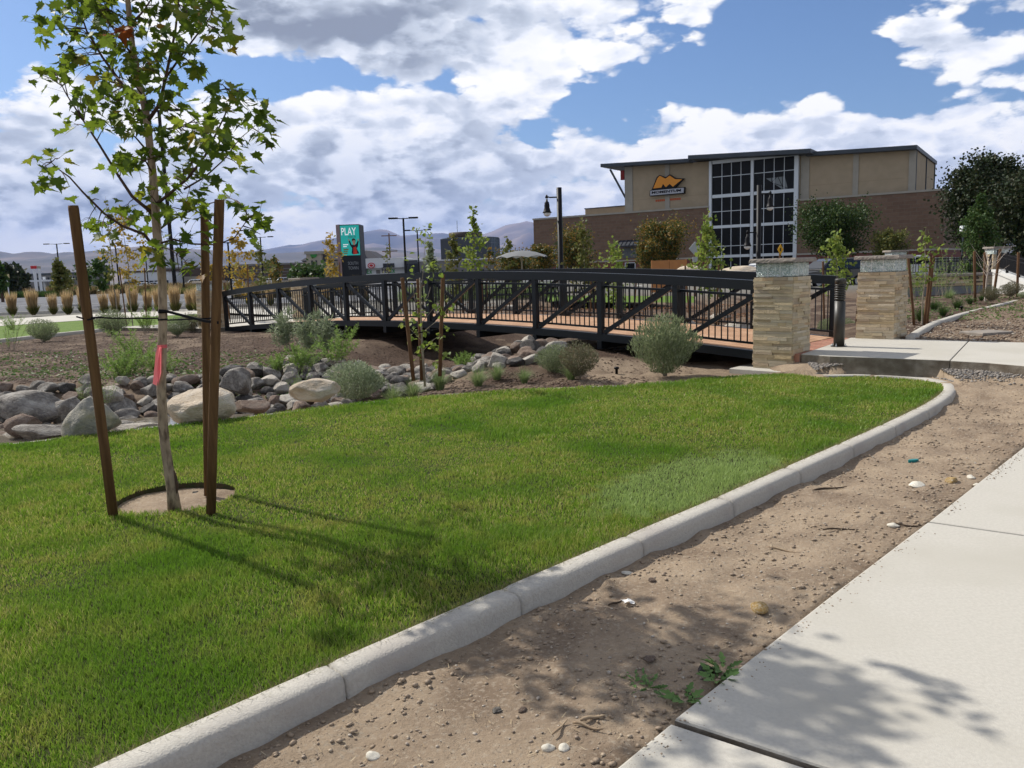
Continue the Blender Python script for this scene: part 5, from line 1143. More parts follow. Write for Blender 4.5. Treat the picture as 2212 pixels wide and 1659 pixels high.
staked(252,660,420,24,'thin green topped sapling left of the golden one',46,oliveL,260,.10,colm,0,12,.3,sh=2,nb=9)
staked(133,640,560,60,'greenish brown young tree in front of the dark sign board',62,oliveL,1300,.26,conic,0,13,.15,trunkm=barkd)
staked(222,650,552,45,'dark green spreading young tree right of the leftmost stake',50,midL,330,.24,lambda t:.5+.6*t,0,14,.4,trunkm=barkd,nb=9)
staked(190,640,565,55,'young tree partly behind the leftmost stake',50,midL,260,.24,lambda t:.5+.6*t,0,15,.4,trunkm=barkd,nb=9)
staked(523,655,488,27,'golden sapling beside the left bridge end',80,goldL,620,.11,colm,2,16,.25,sh=2)
staked(566,640,520,34,'dark thin sapling right of the golden one at the bridge end',54,oliveL,300,.15,colm,0,17,.3,nb=9)
staked(722,645,498,29,'golden orange sapling overlapping the pylon sign',52,goldL,480,.11,lambda t:.45+.5*math.sin(3.1*t),1,18,.3,sh=2)
staked(598,630,555,75,'small golden tree near the parked cars, left of them',44,rustL,500,.26,globe,0,19,.2)
staked(455,640,560,55,'golden bushy tree between the stakes and the bridge end',50,goldL,500,.2,globe,0,20,.2)
staked(842,640,522,60,'bare thin tree beside the white shop building',36,oliveL,60,.2,conic,0,21,.2,trunkm=barkd,nb=20)
staked(933,640,520,30,'grey green conifer like tree behind the aspen sapling',60,grayL,1500,.12,conic,0,22,.15,trunkm=barkd,nb=22)
staked(1100,640,510,45,'sapling with pale leaves left of the umbrella',34,oliveL,260,.18,colm,0,23,.3,nb=9)
staked(1060,640,530,42,'reddish thin sapling behind the olive ones',30,rustL,200,.17,colm,0,24,.3,nb=9)
mat2=leafm('locust_leaf',[(.03,.06,.014),(.045,.08,.018),(.02,.045,.012),(.07,.09,.02)],.25)
def big(x,yb,yt,Y,wpx,label,m,n,lf,prof=globe,seed=1,cz0=.2,trunkm=barkd,nb=26,name='tree',z=-.2,**k):
    b,h=pt(x,yb,yt,Y); h+=b.z-z; b.z=z; return tree(name,label,b,h,wpx/F*Y/2,seed,m,trunkm,.16,n,lf,cz0,prof,nb,**k)
umb_=lambda t:.75+.4*math.sin(2.6*t)
big(1437,585,487,82,100,'honey locust with rusty lower leaves in front of the brick wall',rustL,12000,.2,umb_,31,.35)
big(1400,590,520,80,50,'low rusty tree under the dark awning',rustL,4500,.2,umb_,37,.3)
big(1240,590,505,90,90,'green and gold tree behind the black street lamp',rustL,8000,.21,umb_,32,.25)
big(1170,590,530,95,70,'golden brown tree below the left awning of the brick building',rustL,5000,.22,globe,33,.2)
big(1110,590,552,85,90,'rusty bushy tree behind the patio umbrella',rustL,6000,.2,globe,34,.1)
big(1798,590,446,74,128,'large dark green honey locust against the brick wall',mat2,19000,.19,lambda t:.85+.3*math.sin(3*t),35,.3)
big(1918,590,498,70,76,'yellowish green tree in front of the brick wall',oliveL,7000,.18,globe,36,.2)
big(2122,640,346,62,165,'big dark maple at the right of the brick building',darkL,42000,.22,globe,38,.18,clump=.5,nb=60)
big(2236,640,362,56,190,'second big dark tree cut by the right picture edge',darkL,34000,.22,globe,39,.12,clump=.5,nb=60)
big(2110,620,418,42,78,'lighter green tree in front of the big dark maple',midL,8000,.12,colm,40,.15)
big(10,630,578,150,60,'dark green tree group at the left horizon',darkL,3500,.8,globe,41,.05,clump=.7)
big(44,626,578,170,30,'dark round tree right of the left tree group',darkL,2000,.8,globe,42,.05,clump=.7)
big(662,610,588,120,60,'dark green and red bushes before the hotel',midL,2400,.6,globe,43,.02,clump=.8)
big(5,640,565,80,20,'small tree cut by the left picture edge',midL,500,.4,globe,44,.3)
# ------------------------------------------------------------------ lettering
def letters(name,body,h,depth,m,parent,M_,width=None,bold=0.,shear=0.):
    cu=bpy.data.curves.new('t','FONT'); cu.body=body; cu.size=1; cu.extrude=0; cu.offset=bold; cu.shear=shear; cu.resolution_u=3
    ob=bpy.data.objects.new('t',cu); C.objects.link(ob); dg=bpy.context.evaluated_depsgraph_get(); dg.update(); me=bpy.data.meshes.new_from_object(ob.evaluated_get(dg)); C.objects.unlink(ob); bpy.data.objects.remove(ob); bpy.data.curves.remove(cu)
    xs_=[v.co.x for v in me.vertices]; ys_=[v.co.y for v in me.vertices]; x0,x1,y0,y1=min(xs_),max(xs_),min(ys_),max(ys_); s=h/(y1-y0); sx=(width/(x1-x0)) if width else s
    bm=bmesh.new(); bm.from_mesh(me)
    if depth:
        r=bmesh.ops.extrude_face_region(bm,geom=bm.faces[:]); 
        for v in r['geom']:
            if isinstance(v,bmesh.types.BMVert): v.co.z+=1
    for v in bm.verts: v.co=M_@Vector(((v.co.x-x0)*sx,-v.co.z*depth,(v.co.y-y0)*s))
    bmesh.ops.recalc_face_normals(bm,faces=bm.faces); bm.to_mesh(me); bm.free(); me.materials.clear(); me.materials.append(m)
    return mobj(name,me,parent)
# ------------------------------------------------------------------ climbing gym building
fe=Vector((math.sin(R(56.1)),-math.cos(R(56.1)),0)); fi=Vector((math.cos(R(56.1)),math.sin(R(56.1)),0))   # along the facade (to the right) and into the building
O_=at(1720,560,95.); O_.z=-.35; brz=math.atan2(fe.y,fe.x)
gym=thing('climbing_gym','large tan and brown brick building with dark window wall and orange mountain sign','building',tuple(O_),brz)
def fac(x,y,off=0.):
    """picture point to facade coordinates (along, up) on the plane 'off' metres behind the facade"""
    d=ray(x,y); c=Vector((0,0,H)); p0=O_+fi*off; t=(p0-c).dot(fi)/d.dot(fi); p=c+d*t-O_; return p.dot(fe),p.z
bbr=bpy.data.materials.new('brick_wall'); bbr.use_nodes=True
brickmat(bbr,(.14,.09,.064),(.17,.112,.08),(.15,.115,.09),1,1.2,.4,.03,.95,axes=(R(90),0,0),bumpd=.01)
bred=bpy.data.materials.new('red_brick_wall'); bred.use_nodes=True
brickmat(bred,(.14,.05,.04),(.17,.065,.05),(.12,.08,.07),1,1.,.34,.03,.95,axes=(R(90),0,0),bumpd=.01)
xl,zl=fac(1152,475.5); xr_,_=fac(1980,413); zb=(fac(1529,449)[1]+fac(1728,433)[1]+zl)/3
xend=fac(2042,413)[0]; gx0,_=fac(1531,500); gx1=0.0
z_r1=fac(1300,600)[1]
mb=MB(); mb.box(xl,gx0,0,38,2.6,zb); mb.box(gx1,xend,0,38,2.6,zb); mb.box(gx0,gx1,2,38,0,zb); wallo=mb.build('brick_wall',bbr,gym)
mb=MB(); mb.box(xl-.03,gx0,-.05,37.9,0,2.55); mb.box(gx1,xend+.03,-.05,37.9,0,2.55); mb.build('brick_base',bred,gym)
mb=MB(); mb.box(xl-.08,gx0,-.12,38,2.55,2.75); mb.box(gx1,xend+.08,-.12,38,2.55,2.75); mb.build('base_course',tan2,gym)
mb=MB(); mb.box(xl-.1,gx0,-.1,.35,zb,zb+.22); mb.box(gx1,xend,-.1,.35,zb,zb+.22); mb.box(xl-.1,xl+.3,.35,38,zb,zb+.22); mb.build('parapet',tan2,gym)
# upper volume
ux0=fac(1350,400,.6)[0]; ux1=fac(1979,330,.6)[0]; 
def zr(x): # underside of the roof along the facade
    a=fac(1350,362,.6); b=fac(1977,322,.6); return a[1]+(b[1]-a[1])*(x-a[0])/(b[0]-a[0])
mb=MB(); D_=17.5
for (a,b_) in ((ux0,gx0),(gx1,ux1)):
    za,zc=zr(a)+.1,zr(b_)+.1; y0=.6; mb.add([(a,y0,zb),(b_,y0,zb),(b_,D_,zb),(a,D_,zb),(a,y0,za),(b_,y0,zc),(b_,D_,zc),(a,D_,za)],[(3,2,1,0),(4,5,6,7),(0,1,5,4),(1,2,6,5),(2,3,7,6),(3,0,4,7)])
mb.box(gx0,gx1,2,D_,zb,zr(gx0)+.1)
up_o=mb.build('upper_wall',tan,gym)
mb=MB()
def pil(x0,x1): 
    mb=MB(); a,_=fac(x0,400,.6);b_,_=fac(x1,400,.6); mb.box(a,b_,.5,.6-.003,zb,min(zr(a),zr(b_))+.12); mb.build('pilaster',tan2,gym)
for p_ in ((1350,1367),(1437,1447),(1730,1748),(1842,1854),(1962,1977.5)): pil(*p_)

mb=MB(); zj=fac(1900,395,.6)[1]
for (a,b_) in ((ux0+1,gx0),(gx1+.6,ux1-1)): mb.box(a,b_,.585,.6,zb+1.65,zb+1.70)
mb.build('wall_joint',mat('joint_line',(.28,.22,.15),.9),gym)
# low tan wing at left
wx0,wz=fac(1264,452,5.); wx1,_=fac(1352,450,5.)
mb=MB(); mb.box(wx0,wx1+1,5,30,zb-.2,wz); mb.build('low_wing',tan,gym)
mb=MB(); mb.box(wx0-.1,wx1+1,4.9,30,wz,wz+.12); mb.build('wing_coping',roofm,gym)
# roof plates
def roofplate(name,xa,ya,xb,yb,off,th,dep,m=roofm):
    (a,za),(b_,zc)=fac(xa,ya,off),fac(xb,yb,off); mb=MB(); v=[(a,off,za-th),(b_,off,zc-th),(b_,dep,zc-th),(a,dep,za-th),(a,off,za),(b_,off,zc),(b_,dep,zc),(a,dep,za)]
    mb.add(v,[(3,2,1,0),(4,5,6,7),(0,1,5,4),(1,2,6,5),(2,3,7,6),(3,0,4,7)]); o=mb.build(name,m,gym); return a,b_,za,zc
ra=roofplate('roof',1297,354,1488,342.3,-.9,.42,D_+.7)
rc=roofplate('roof',1740,328.5,1981,312.8,-.5,.42,D_+.7)
rb=roofplate('roof',1486,335.5,1751,320.7,-1.9,.48,9)
# downpipes, strut, side joint
mb=MB(); mb.beam((ux1+.06,.62,zb+.2),(ux1+.06,.62,zr(ux1)),.12,.12); mb.beam((ux1+.06,9.2,zb+.2),(ux1+.06,9.2,zr(ux1)),.12,.12); mb.beam((ux1+.06,D_-.1,zb+.2),(ux1+.06,D_-.1,zr(ux1)),.14,.14); mb.build('downpipe',roofm,gym)
s0=fac(1318,366,-.3); s1_=fac(1351,431,.6); mb=MB(); mb.beam((s0[0],-.3,s0[1]),(s1_[0]+.1,.7,s1_[1]),.25,.25); mb.build('roof_strut',roofm,gym)
mb=MB(); q=fac(1347,380,.5); mb.beam((q[0]-.15,.6,q[1]-.5),(q[0]-.15,.6,q[1]+.7),.5,.4); mb.build('alarm_bell',mat('red_horn',(.2,.02,.02),.5),gym)
# window wall
z1=fac(1621,341)[1]; rows=[fac(1626,y)[1] for y in (345,435-.5,482-1.0,487+1.5,0,0)]
def zy(yc): return fac((1700+1040/5.82)*.864,(360+yc/5.82)*.864)[1]
bars=[(zy(742-45),zy(795-50)),(zy(1158),zy(1200)),(zy(1600),zy(1640))]     # the wide horizontal bars
thin=[zy(431),zy(950),zy(1468)]
ztop=zy(235); zbot=.0; W_=gx1-gx0
mb=MB(); mb.box(gx0+.05,gx1-.05,.25,.30,zbot,ztop+.2); win=mb.build('window_wall',glassd,gym)
fr=MB(); fr.box(gx0,gx0+.34,.0,.5,zbot,ztop+.4); fr.box(gx1-.42,gx1+.05,.0,.5,zbot,ztop+.4); xm=(gx0+gx1)/2; fr.box(xm-.17,xm+.17,.02,.24,zbot,ztop)
for (a,b_) in bars: 
    a,b_=max(a,b_),min(a,b_); fr.box(gx0+.42,xm-.22,.03,.23,b_,a); fr.box(xm+.22,gx1-.42,.03,.23,b_,a)
fr.box(gx0+.42,gx1-.42,.03,.23,ztop,ztop+.4)
fr.build('frame',alum,win)
fr=MB()
for z in thin: fr.box(gx0+.42,xm-.22,.15,.245,z-.035,z+.035); fr.box(xm+.22,gx1-.42,.15,.245,z-.035,z+.035)
for s_0,s_1 in ((gx0+.42,xm-.22),(xm+.22,gx1-.42)):
    for k in (1,2,3): x=s_0+(s_1-s_0)*k/4; fr.box(x-.03,x+.03,.14,.235,zbot,ztop)
fr.build('mullion',alum,win)
# reflection of an opening painted as a pale piece with dark bracing, upper right lights
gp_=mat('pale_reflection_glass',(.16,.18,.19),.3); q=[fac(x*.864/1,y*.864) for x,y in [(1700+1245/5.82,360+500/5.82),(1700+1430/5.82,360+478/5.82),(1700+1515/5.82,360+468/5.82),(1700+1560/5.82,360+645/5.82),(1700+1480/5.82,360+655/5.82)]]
mb=MB(); mb.add([(a,.243,b_) for a,b_ in q],[(0,1,2,3,4)]); mb.build('reflected_opening',gp_,win)
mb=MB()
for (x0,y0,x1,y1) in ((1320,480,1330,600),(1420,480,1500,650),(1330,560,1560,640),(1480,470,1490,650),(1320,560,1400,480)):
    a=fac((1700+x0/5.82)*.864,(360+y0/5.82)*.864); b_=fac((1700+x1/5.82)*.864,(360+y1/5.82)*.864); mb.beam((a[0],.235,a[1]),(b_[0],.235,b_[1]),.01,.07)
mb.build('reflected_brace',glassd,win)
# sign
def fpts(lst,off): return [(fac((1300+x/3.95)*.864,(330+y/3.95)*.864,off)) for x,y in lst]
orange=mat('sign_orange',(.62,.25,.04),.5); sgrey=mat('sign_grey',(.33,.34,.38),.5)
sgn=thing('s',None,None); bpy.data.objects.remove(sgn)
def signpoly(name,lst,y0,y1,m,par):
    P_=fpts(lst,y0); n=len(P_); mb=MB(); mb.add([(a,y0,b_) for a,b_ in P_]+[(a,y1,b_) for a,b_ in P_],[tuple(range(n)),tuple(range(2*n-1,n-1,-1))]+[(i,(i+1)%n,(i+1)%n+n,i+n) for i in range(n)]); return mb.build(name,m,par)
mt=[(1315,558),(1358,455),(1380,432),(1437,460),(1478,430),(1530,465),(1600,468),(1510,540),(1478,512),(1440,545),(1412,512),(1395,548)]
outl=[(1300,572),(1350,445),(1378,424),(1437,448),(1478,418),(1535,455),(1618,458),(1530,550),(1625,543),(1622,608),(1280,634),(1282,577)]
sg_=signpoly('wall_sign',outl,.10,.50,black,gym)
signpoly('sign_mountain',mt,.06,.10-.002,orange,sg_)
signpoly('sign_plate',[(1286,580),(1618,550),(1616,600),(1286,628)],.07,.10-.002,sgrey,sg_)
a=fpts([(1300,612)],.05)[0]; b_=fpts([(1590,588)],.05)[0]; ang=math.atan2(b_[1]-a[1],b_[0]-a[0]); lh=fpts([(1300,583)],.05)[0][1]-a[1]
letters('sign_letters','MOMENTUM',lh*.86,.015,black,sg_,Matrix.Translation((a[0],.066,a[1]))@Matrix.Rotation(-ang,4,'Y'),width=(b_[0]-a[0]),bold=.03,shear=.1)
a=fpts([(1335,690)],.5)[0]; b_=fpts([(1588,668)],.5)[0]; ang=math.atan2(b_[1]-a[1],b_[0]-a[0])
mb=MB(); nl=13; r_=random.Random(6)
for k in range(nl):
    if k==6: continue
    t=(k+.5)/nl; X0=a[0]+(b_[0]-a[0])*t; Z0=a[1]+(b_[1]-a[1])*t; w0=(b_[0]-a[0])/nl*.36; mb.box(X0-w0,X0+w0,.55,.57,Z0,Z0+.26)
mb.build('lettering',mat('sign_red',(.42,.08,.03),.5),sg_)
# awnings with windows
def awn(x0,x1,yt,yb):
    a,zt=fac(x0,yt,-.0); b_,_=fac(x1,yt,0); z0=fac(x0,yb,-1.)[1]; mb=MB()
    mb.add([(a,-.02,zt),(b_,-.02,zt),(b_,-1.1,z0),(a,-1.1,z0),(a,-.02,zt-.12),(b_,-.02,zt-.12),(b_,-1.1,z0-.18),(a,-1.1,z0-.18)],[(0,3,2,1),(4,5,6,7),(3,7,6,2),(0,4,7,3),(1,2,6,5)]); o=mb.build('awning',mat('awning_metal',(.035,.04,.05),.5) if 'awning_metal' not in MATS else MATS['awning_metal'],gym)
    mb=MB(); n=max(3,int((b_-a)/.55))
    for k in range(n+1): x=a+(b_-a)*k/n; mb.beam((x,-.02,zt+.03),(x,-1.1,z0+.03),.05,.06)
    mb.build('awning_seam',MATS['painted_steel'],o); return a,b_,z0
A1=awn(1160,1235,537,550); A2=awn(1340,1383,519.5,531)
def win_(x0,x1,z0,z1,n=1,name='window'):
    mb=MB(); mb.box(x0,x1,-.09,-.06,z0,z1); o=mb.build(name,glassd,gym); mb=MB(); t=.09
    mb.box(x0-t,x0,-.13,-.05,z0,z1+t); mb.box(x1,x1+t,-.13,-.05,z0,z1+t); mb.box(x0,x1,-.13,-.05,z1,z1+t)
    for k in range(1,n): x=x0+(x1-x0)*k/n; mb.box(x-.03,x+.03,-.12,-.09+.0,z0,z1)
    mb.build('frame',alum,o)
q0=fac(1345,535)[0]; q1=fac(1378,535)[0]; zz0=fac(1360,563)[1]; mb=MB(); mb.box(q0,q1,-.05,.02,3.0,A2[2]-.25); vo=mb.build('vent_window',mat('vent_grey',(.12,.13,.14),.6),gym); mb=MB()
for k in range(8): x=q0+(q1-q0)*(k+.5)/8; mb.box(x-.05,x+.05,-.09,-.052,3.0,A2[2]-.3)
mb.build('slat',MATS['vent_grey'],vo)
for (a,b_) in ((1204,1216),(1228,1240),(1352,1372)): win_(fac(a,575)[0],fac(b_,575)[0],.2,2.3)
# ------------------------------------------------------------------ other buildings
wnd=mat('window_dark',(.03,.035,.045),.25)
def bld(name,label,x0,x1,ybase,ytop,Y,m,depth=20,rows=0,cols=0,wz=(.35,.7),ww=.5,roof=None,zb_=-.2,wm_=wnd,over=.3,cat='building',rh=.5,yaw=0,face=None):
    a=at(x0,ybase,Y);b_=at(x1,ybase,Y); h=at((x0+x1)/2,ytop,Y).z-zb_; o=thing(name,label,cat,((a.x+b_.x)/2,Y,zb_),yaw); w_=(b_.x-a.x)/2
    mb=MB(); mb.box(-w_,w_,0,depth,0,h); wl_=mb.build('wall',m,o)
    mb=MB(); mb.box(-w_-over,w_+over,-over,depth+over,h,h+rh); mb.build('roof',roof or roofm,o)
    rhh=h/max(rows,1)
    for r in range(rows):
        mb=MB()
        for c in range(cols):
            x=-w_+(c+.5)*2*w_/cols; q=ww*w_/cols; mb.box(x-q,x+q,-.08,.02,r*rhh+wz[0]*rhh,r*rhh+wz[1]*rhh)
        mb.build('window_row',wm_,o)
    return o,w_,h
beige=mat('beige_wall',(.33,.29,.23),.95); gray=mat('grey_wall',(.20,.19,.185),.95,(.17,.165,.16),.3); brn=mat('brown_fascia',(.10,.075,.06),.9); wht=mat('white_wall',(.62,.63,.64),.9); darkw=mat('charcoal_wall',(.07,.075,.085),.8)
o,w_,h=bld('motel','two storey grey motel with white columns at the far left',49,172,618,594,205,gray,14,2,16,(.3,.72),.55)
for k in range(7):
    mb=MB(); mb.box(-w_+k*w_/3.2,-w_+k*w_/3.2+.5,-2.6,-2.1,0,h*.9); mb.build('column',wht,o)
mb=MB(); mb.box(-w_*.1,w_*.35,-9,-2,h*.62,h*.72); mb.build('canopy',wht,o)
o,w_,h=bld('shop_building','low white fronted shop building between the young trees at left',268,365,606,588,230,wht,20,1,9,(.0,.45),.8,brn)
o,w_,h=bld('shop_building','long dark shop building behind the maple trunk and stakes',352,505,604,579.5,240,brn,30,1,11,(.0,.38),.8,gray)
mb=MB(); mb.box(-w_*.5,w_*.2,-.25,-.02,h*.15,h*.55); mb.build('storefront',beige,o)
o,w_,h=bld('store_building','long brown grey store with banded wall left of the hotel',505,650,600,573,225,brn,30,0,0,roof=gray)
for k in range(4):
    mb=MB(); mb.box(-w_,w_,-.12,-.02,h*(.30+.16*k),h*(.33+.16*k)); mb.build('band',gray,o)
mb=MB(); mb.box(w_*.05,w_*.75,-.3,-.02,0,h*.34); mb.build('storefront',beige,o)
# hotel with hip roof towers
o,w_,h=bld('hotel','tan hotel with dark hip roofs and a small green emblem',657,818,600,563,215,beige,16,3,18,(.32,.72),.42,over=.2,rh=.3)
hip=mat('hip_roof',(.055,.055,.065),.8)
def hiproof(o,x0,x1,y0,y1,z0,z1,inset,nm='hip_roof'):
    mb=MB(); i=inset; mb.add([(x0,y0,z0),(x1,y0,z0),(x1,y1,z0),(x0,y1,z0),(x0+i,y0+i,z1),(x1-i,y0+i,z1),(x1-i,y1-i,z1),(x0+i,y1-i,z1)],[(3,2,1,0),(4,5,6,7),(0,1,5,4),(1,2,6,5),(2,3,7,6),(3,0,4,7)]); mb.build(nm,hip,o)
hiproof(o,-w_-.5,w_+.5,-.6,16.6,h+.3,h+2.4,3)
sc=215/F
for (xa,xb,yt) in ((668,700,541),(738-4,752,536),(758,778,541)):
    X0=(xa-737.5)*sc;X1=(xb-737.5)*sc; hh=at(737,yt,215).z+.2; mb=MB(); mb.box(X0,X1,-1.2,15,0,hh-.8); mb.build('tower',beige,o); mb=MB(); mb.box(X0-.4,X1+.4,-1.6,15.4,hh-.8,hh); mb.build('tower_cornice',tan2,o)
    mb=MB(); q=(X1-X0); mb.box(X0+q*.3,X0+q*.42,-1.28,-1.19,h*.2,h*1.05); mb.box(X0+q*.58,X0+q*.7,-1.28,-1.19,h*.2,h*1.05); mb.build('window_strip',wnd,o)
mb=MB(); X0=(684-737.5)*sc; mb.lathe([(.0,-.05),(.9,-.05),(.9,.05),(.0,.05)],14); 
for i,v in enumerate(mb.v): mb.v[i]=(v[0]+X0,-1.35+v[2],v[1]+at(684,550,215).z+.2)
mb.build('round_emblem',mat('emblem_green',(.04,.22,.05),.5),o)
# white shop building with red oval sign and courier lettering
o,w_,h=bld('shop_building','white shop building with red oval sign and purple and green lettering',768,874,598,560,150,wht,14,0,0,over=.1,rh=.2,roof=wht)
sc=150/F; xc=(768+874)/2
def bx(x): return (x-xc)*sc
def bz_(y): return at(xc,y,150).z+.2
mb=MB(); mb.box(bx(829),bx(853),-.2,.02,bz_(578),bz_(569.5)); mb.build('window',wnd,o)
mb=MB(); mb.box(bx(768),bx(874),-1.2,-.05,bz_(580),bz_(579)); mb.build('fascia_line',gray,o)
redsg=mat('red_sign',(.45,.03,.035),.5)
el=[(.0,0)]
def ellipse(nm,x,y,rx,ry,m,yy,o):
    mb=MB(); n=24; mb.add([(bx(x)+rx*math.cos(2*math.pi*k/n),yy,bz_(y)+ry*math.sin(2*math.pi*k/n)) for k in range(n)]+[(bx(x)+rx*math.cos(2*math.pi*k/n),yy+.1,bz_(y)+ry*math.sin(2*math.pi*k/n)) for k in range(n)],[tuple(range(n-1,-1,-1)),tuple(range(n,2*n))]+[(k,(k+1)%n,(k+1)%n+n,k+n) for k in range(n)]); return mb.build(nm,m,o)
es_=ellipse('oval_sign',804,573,.68,.52,redsg,-.22,o); ellipse('oval_inner',804,573,.50,.36,wht,-.24,es_); ellipse('oval_core',804,573,.36,.24,redsg,-.26,es_)
pur=mat('letter_dark',(.03,.015,.05),.5); grn=mat('letter_green',(.02,.28,.07),.5)
for (x0,yb_) in ((777,590.5),(826,590)):
    p0=bx(x0); letters('sign_letters','Fed',1.02,.05,pur,o,Matrix.Translation((p0,-.12,bz_(yb_))),width=1.42); letters('sign_letters','Ex',.98,.05,grn,o,Matrix.Translation((p0+1.5,-.12,bz_(yb_))),width=.92)
mb=MB(); mb.box(bx(813.5),bx(822),-.1,-.02,bz_(591),bz_(583)); mb.build('grey_panel',gray,o)
o,w_,h=bld('shop_building','dark glass fronted low building right of the white shop',874,905,598,562,148,darkw,14,1,3,(.1,.85),.85,wht,over=.1,rh=.25)
o,w_,h=bld('shop_building','long low grey building below the curved office block',905,1080,596,562,140,gray,14,1,12,(.3,.55),.3,wht,over=.1,rh=.2)
# curved dark office block
A=at(948,560,232);B=at(1079,560,232); cx=(A.x+B.x)/2; wz_=(B.x-A.x)/2; hh=at(1013,512.5,232).z+.2
o=thing('office_block','dark curved glass office block with brown upper drum','building',(cx,232+14,-.2)); 
cw=bpy.data.materials.new('curtain_glass'); cw.use_nodes=True; brickmat(cw,(.05,.075,.10),(.075,.105,.135),(.17,.20,.22),1,1.3,3.2,.09,.25,axes=None,off=0.,bumpd=.001)
mb=MB(); n=64; vs=[];uvp=[]
prof=[(math.copysign(abs(math.cos(a))**.55,math.cos(a)),math.copysign(abs(math.sin(a))**.8,math.sin(a))) for a in [2*math.pi*k/n for k in range(n)]]
for z in (0,hh): vs+= [(wz_*p[0],14*p[1],z) for p in prof]
mb.add(vs,[(k,(k+1)%n,(k+1)%n+n,k+n) for k in range(n)]+[tuple(range(n,2*n))]); ob=mb.build('glass_wall',mat('curtain_glass_dark',(.045,.065,.085),.2,spec=.6),o)
mb=MB()
for k in range(n):
    p=prof[k]; mb.beam((wz_*p[0]*1.004,14*p[1]*1.004,0),(wz_*p[0]*1.004,14*p[1]*1.004,hh),.16,.16)
for z in [hh*i/7 for i in range(1,8)]:
    for k in range(n): a,b_=prof[k],prof[(k+1)%n]; mb.beam((wz_*a[0]*1.003,14*a[1]*1.003,z),(wz_*b_[0]*1.003,14*b_[1]*1.003,z),.12,.12)
mb.build('mullion',mat('office_mullion',(.14,.17,.20),.5),ob)
dr=at(1013,497,232).z+.2; mb=MB(); mb.lathe([(wz_*.58,0.1),(wz_*.58,dr-hh+.1)],48,(-1.5,0,hh-.1)); mb.build('upper_drum',mat('drum_brown',(.06,.045,.035),.7),o,True)
mb=MB(); mb.beam((-wz_*.45,0,dr),(-wz_*.45,0,at(1000,468,232).z),.12,.12); mb.build('antenna',roofm,o)
mb=MB(); mb.box(-w_*0-8,6,-14.6,-13.6,0,hh*.97); mb.build('dark_bay',darkw,o)
# ------------------------------------------------------------------ pylon sign
Yp=88.; sc=Yp/F; p=at(746,520,Yp); o=thing('pylon_sign','tall pylon sign with teal PLAY advertising screen and dark lower panel','sign',(p.x,Yp,-.2))
def pz(y): return at(746,y,Yp).z+.2
def px(x): return (x-746)*sc
mb=MB(); mb.add([(px(717.6),2.4,0),(px(735.5),0,0),(px(735.5),2.9,0),(px(717.6),2.9,0),(px(717.6),2.4,pz(482)),(px(735.5),0,pz(484.5)),(px(735.5),2.9,pz(484.5)),(px(717.6),2.9,pz(482))],[(0,1,5,4),(1,2,6,5),(2,3,7,6),(3,0,4,7),(4,5,6,7)]); mb.build('side_panel',mat('pylon_maroon',(.045,.02,.02),.5),o)
mb=MB(); mb.box(px(735.6),px(776.5),.1,2.85,0,pz(485)); mb.build('body',mat('pylon_dark',(.02,.022,.026),.5),o)
teal=mat('screen_teal',(.02,.30,.27),.4); 
bt=teal.node_tree.nodes['Principled BSDF']; bt.inputs['Emission Color'].default_value=(.02,.33,.29,1); bt.inputs['Emission Strength'].default_value=.45
scr=MB(); scr.box(px(736.2),px(775.8),.02,.09,pz(552),pz(487)); scr=scr.build('screen',teal,o)
wlt=mat('screen_white',(.8,.82,.82),.4); wb=wlt.node_tree.nodes['Principled BSDF']; wb.inputs['Emission Color'].default_value=(.8,.82,.82,1); wb.inputs['Emission Strength'].default_value=.3
def SP(nm,pts,m,yy=0.): 
    n=len(pts); mb=MB(); P_=[((500+x/4.809)*.864,(480+y/4.809)*.864) for x,y in pts]; mb.add([(px(a),yy,pz(b_)) for a,b_ in P_],[tuple(range(n))]); return mb.build(nm,m,scr)
hL=(pz((480+430/4.809)*.864)-pz((480+520/4.809)*.864))
letters('letters','PLAY',hL,0,wlt,scr,Matrix.Translation((px((500+1705/4.809)*.864),.012,pz((480+520/4.809)*.864))),width=px((500+1880/4.809)*.864)-px((500+1705/4.809)*.864),bold=.012)
letters('letters','IN REAL LIFE',hL*.27,0,darkbr,scr,Matrix.Translation((px((500+1785/4.809)*.864),.012,pz((480+552/4.809)*.864))),width=px(16+746)-px(746))
jk=mat('jacket_dark',(.02,.02,.03),.7); skin=mat('poster_skin',(.50,.29,.20),.6); rd_=mat('poster_red',(.62,.05,.03),.6)
SP('figure_jacket',[(1785,590),(1800,585),(1818,635),(1855,640),(1875,625),(1893,590),(1905,597),(1890,665),(1875,680),(1905,745),(1830,752),(1812,740),(1822,680),(1800,640)],jk,.014)
SP('figure_shirt',[(1838,668),(1868,660),(1882,750),(1832,755)],rd_,.010)
SP('figure_face',[(1828,590),(1840,578),(1858,580),(1866,600),(1860,632),(1848,645),(1835,630)],skin,.008)
SP('figure_hair',[(1824,600),(1826,568),(1845,558),(1866,570),(1869,604),(1860,585),(1838,583)],barkd,.006)
SP('figure_hand',[(1778,572),(1788,565),(1798,580),(1790,594)],skin,.008); SP('figure_hand',[(1890,575),(1900,566),(1910,580),(1902,598)],skin,.008)
for k,(x0,x1,y) in enumerate([(1718,1778,632),(1718,1760,655),(1718,1780,690),(1718,1770,712),(1718,1765,735)]):
    mb=MB(); mb.box(px((500+x0/4.809)*.864),px((500+x1/4.809)*.864),.0,.018,pz((480+(y+7)/4.809)*.864),pz((480+(y-5)/4.809)*.864)); mb.build('text_line',wlt if k<2 else goldL,scr)
sl_=mat('sign_silver',(.25,.26,.27),.4)
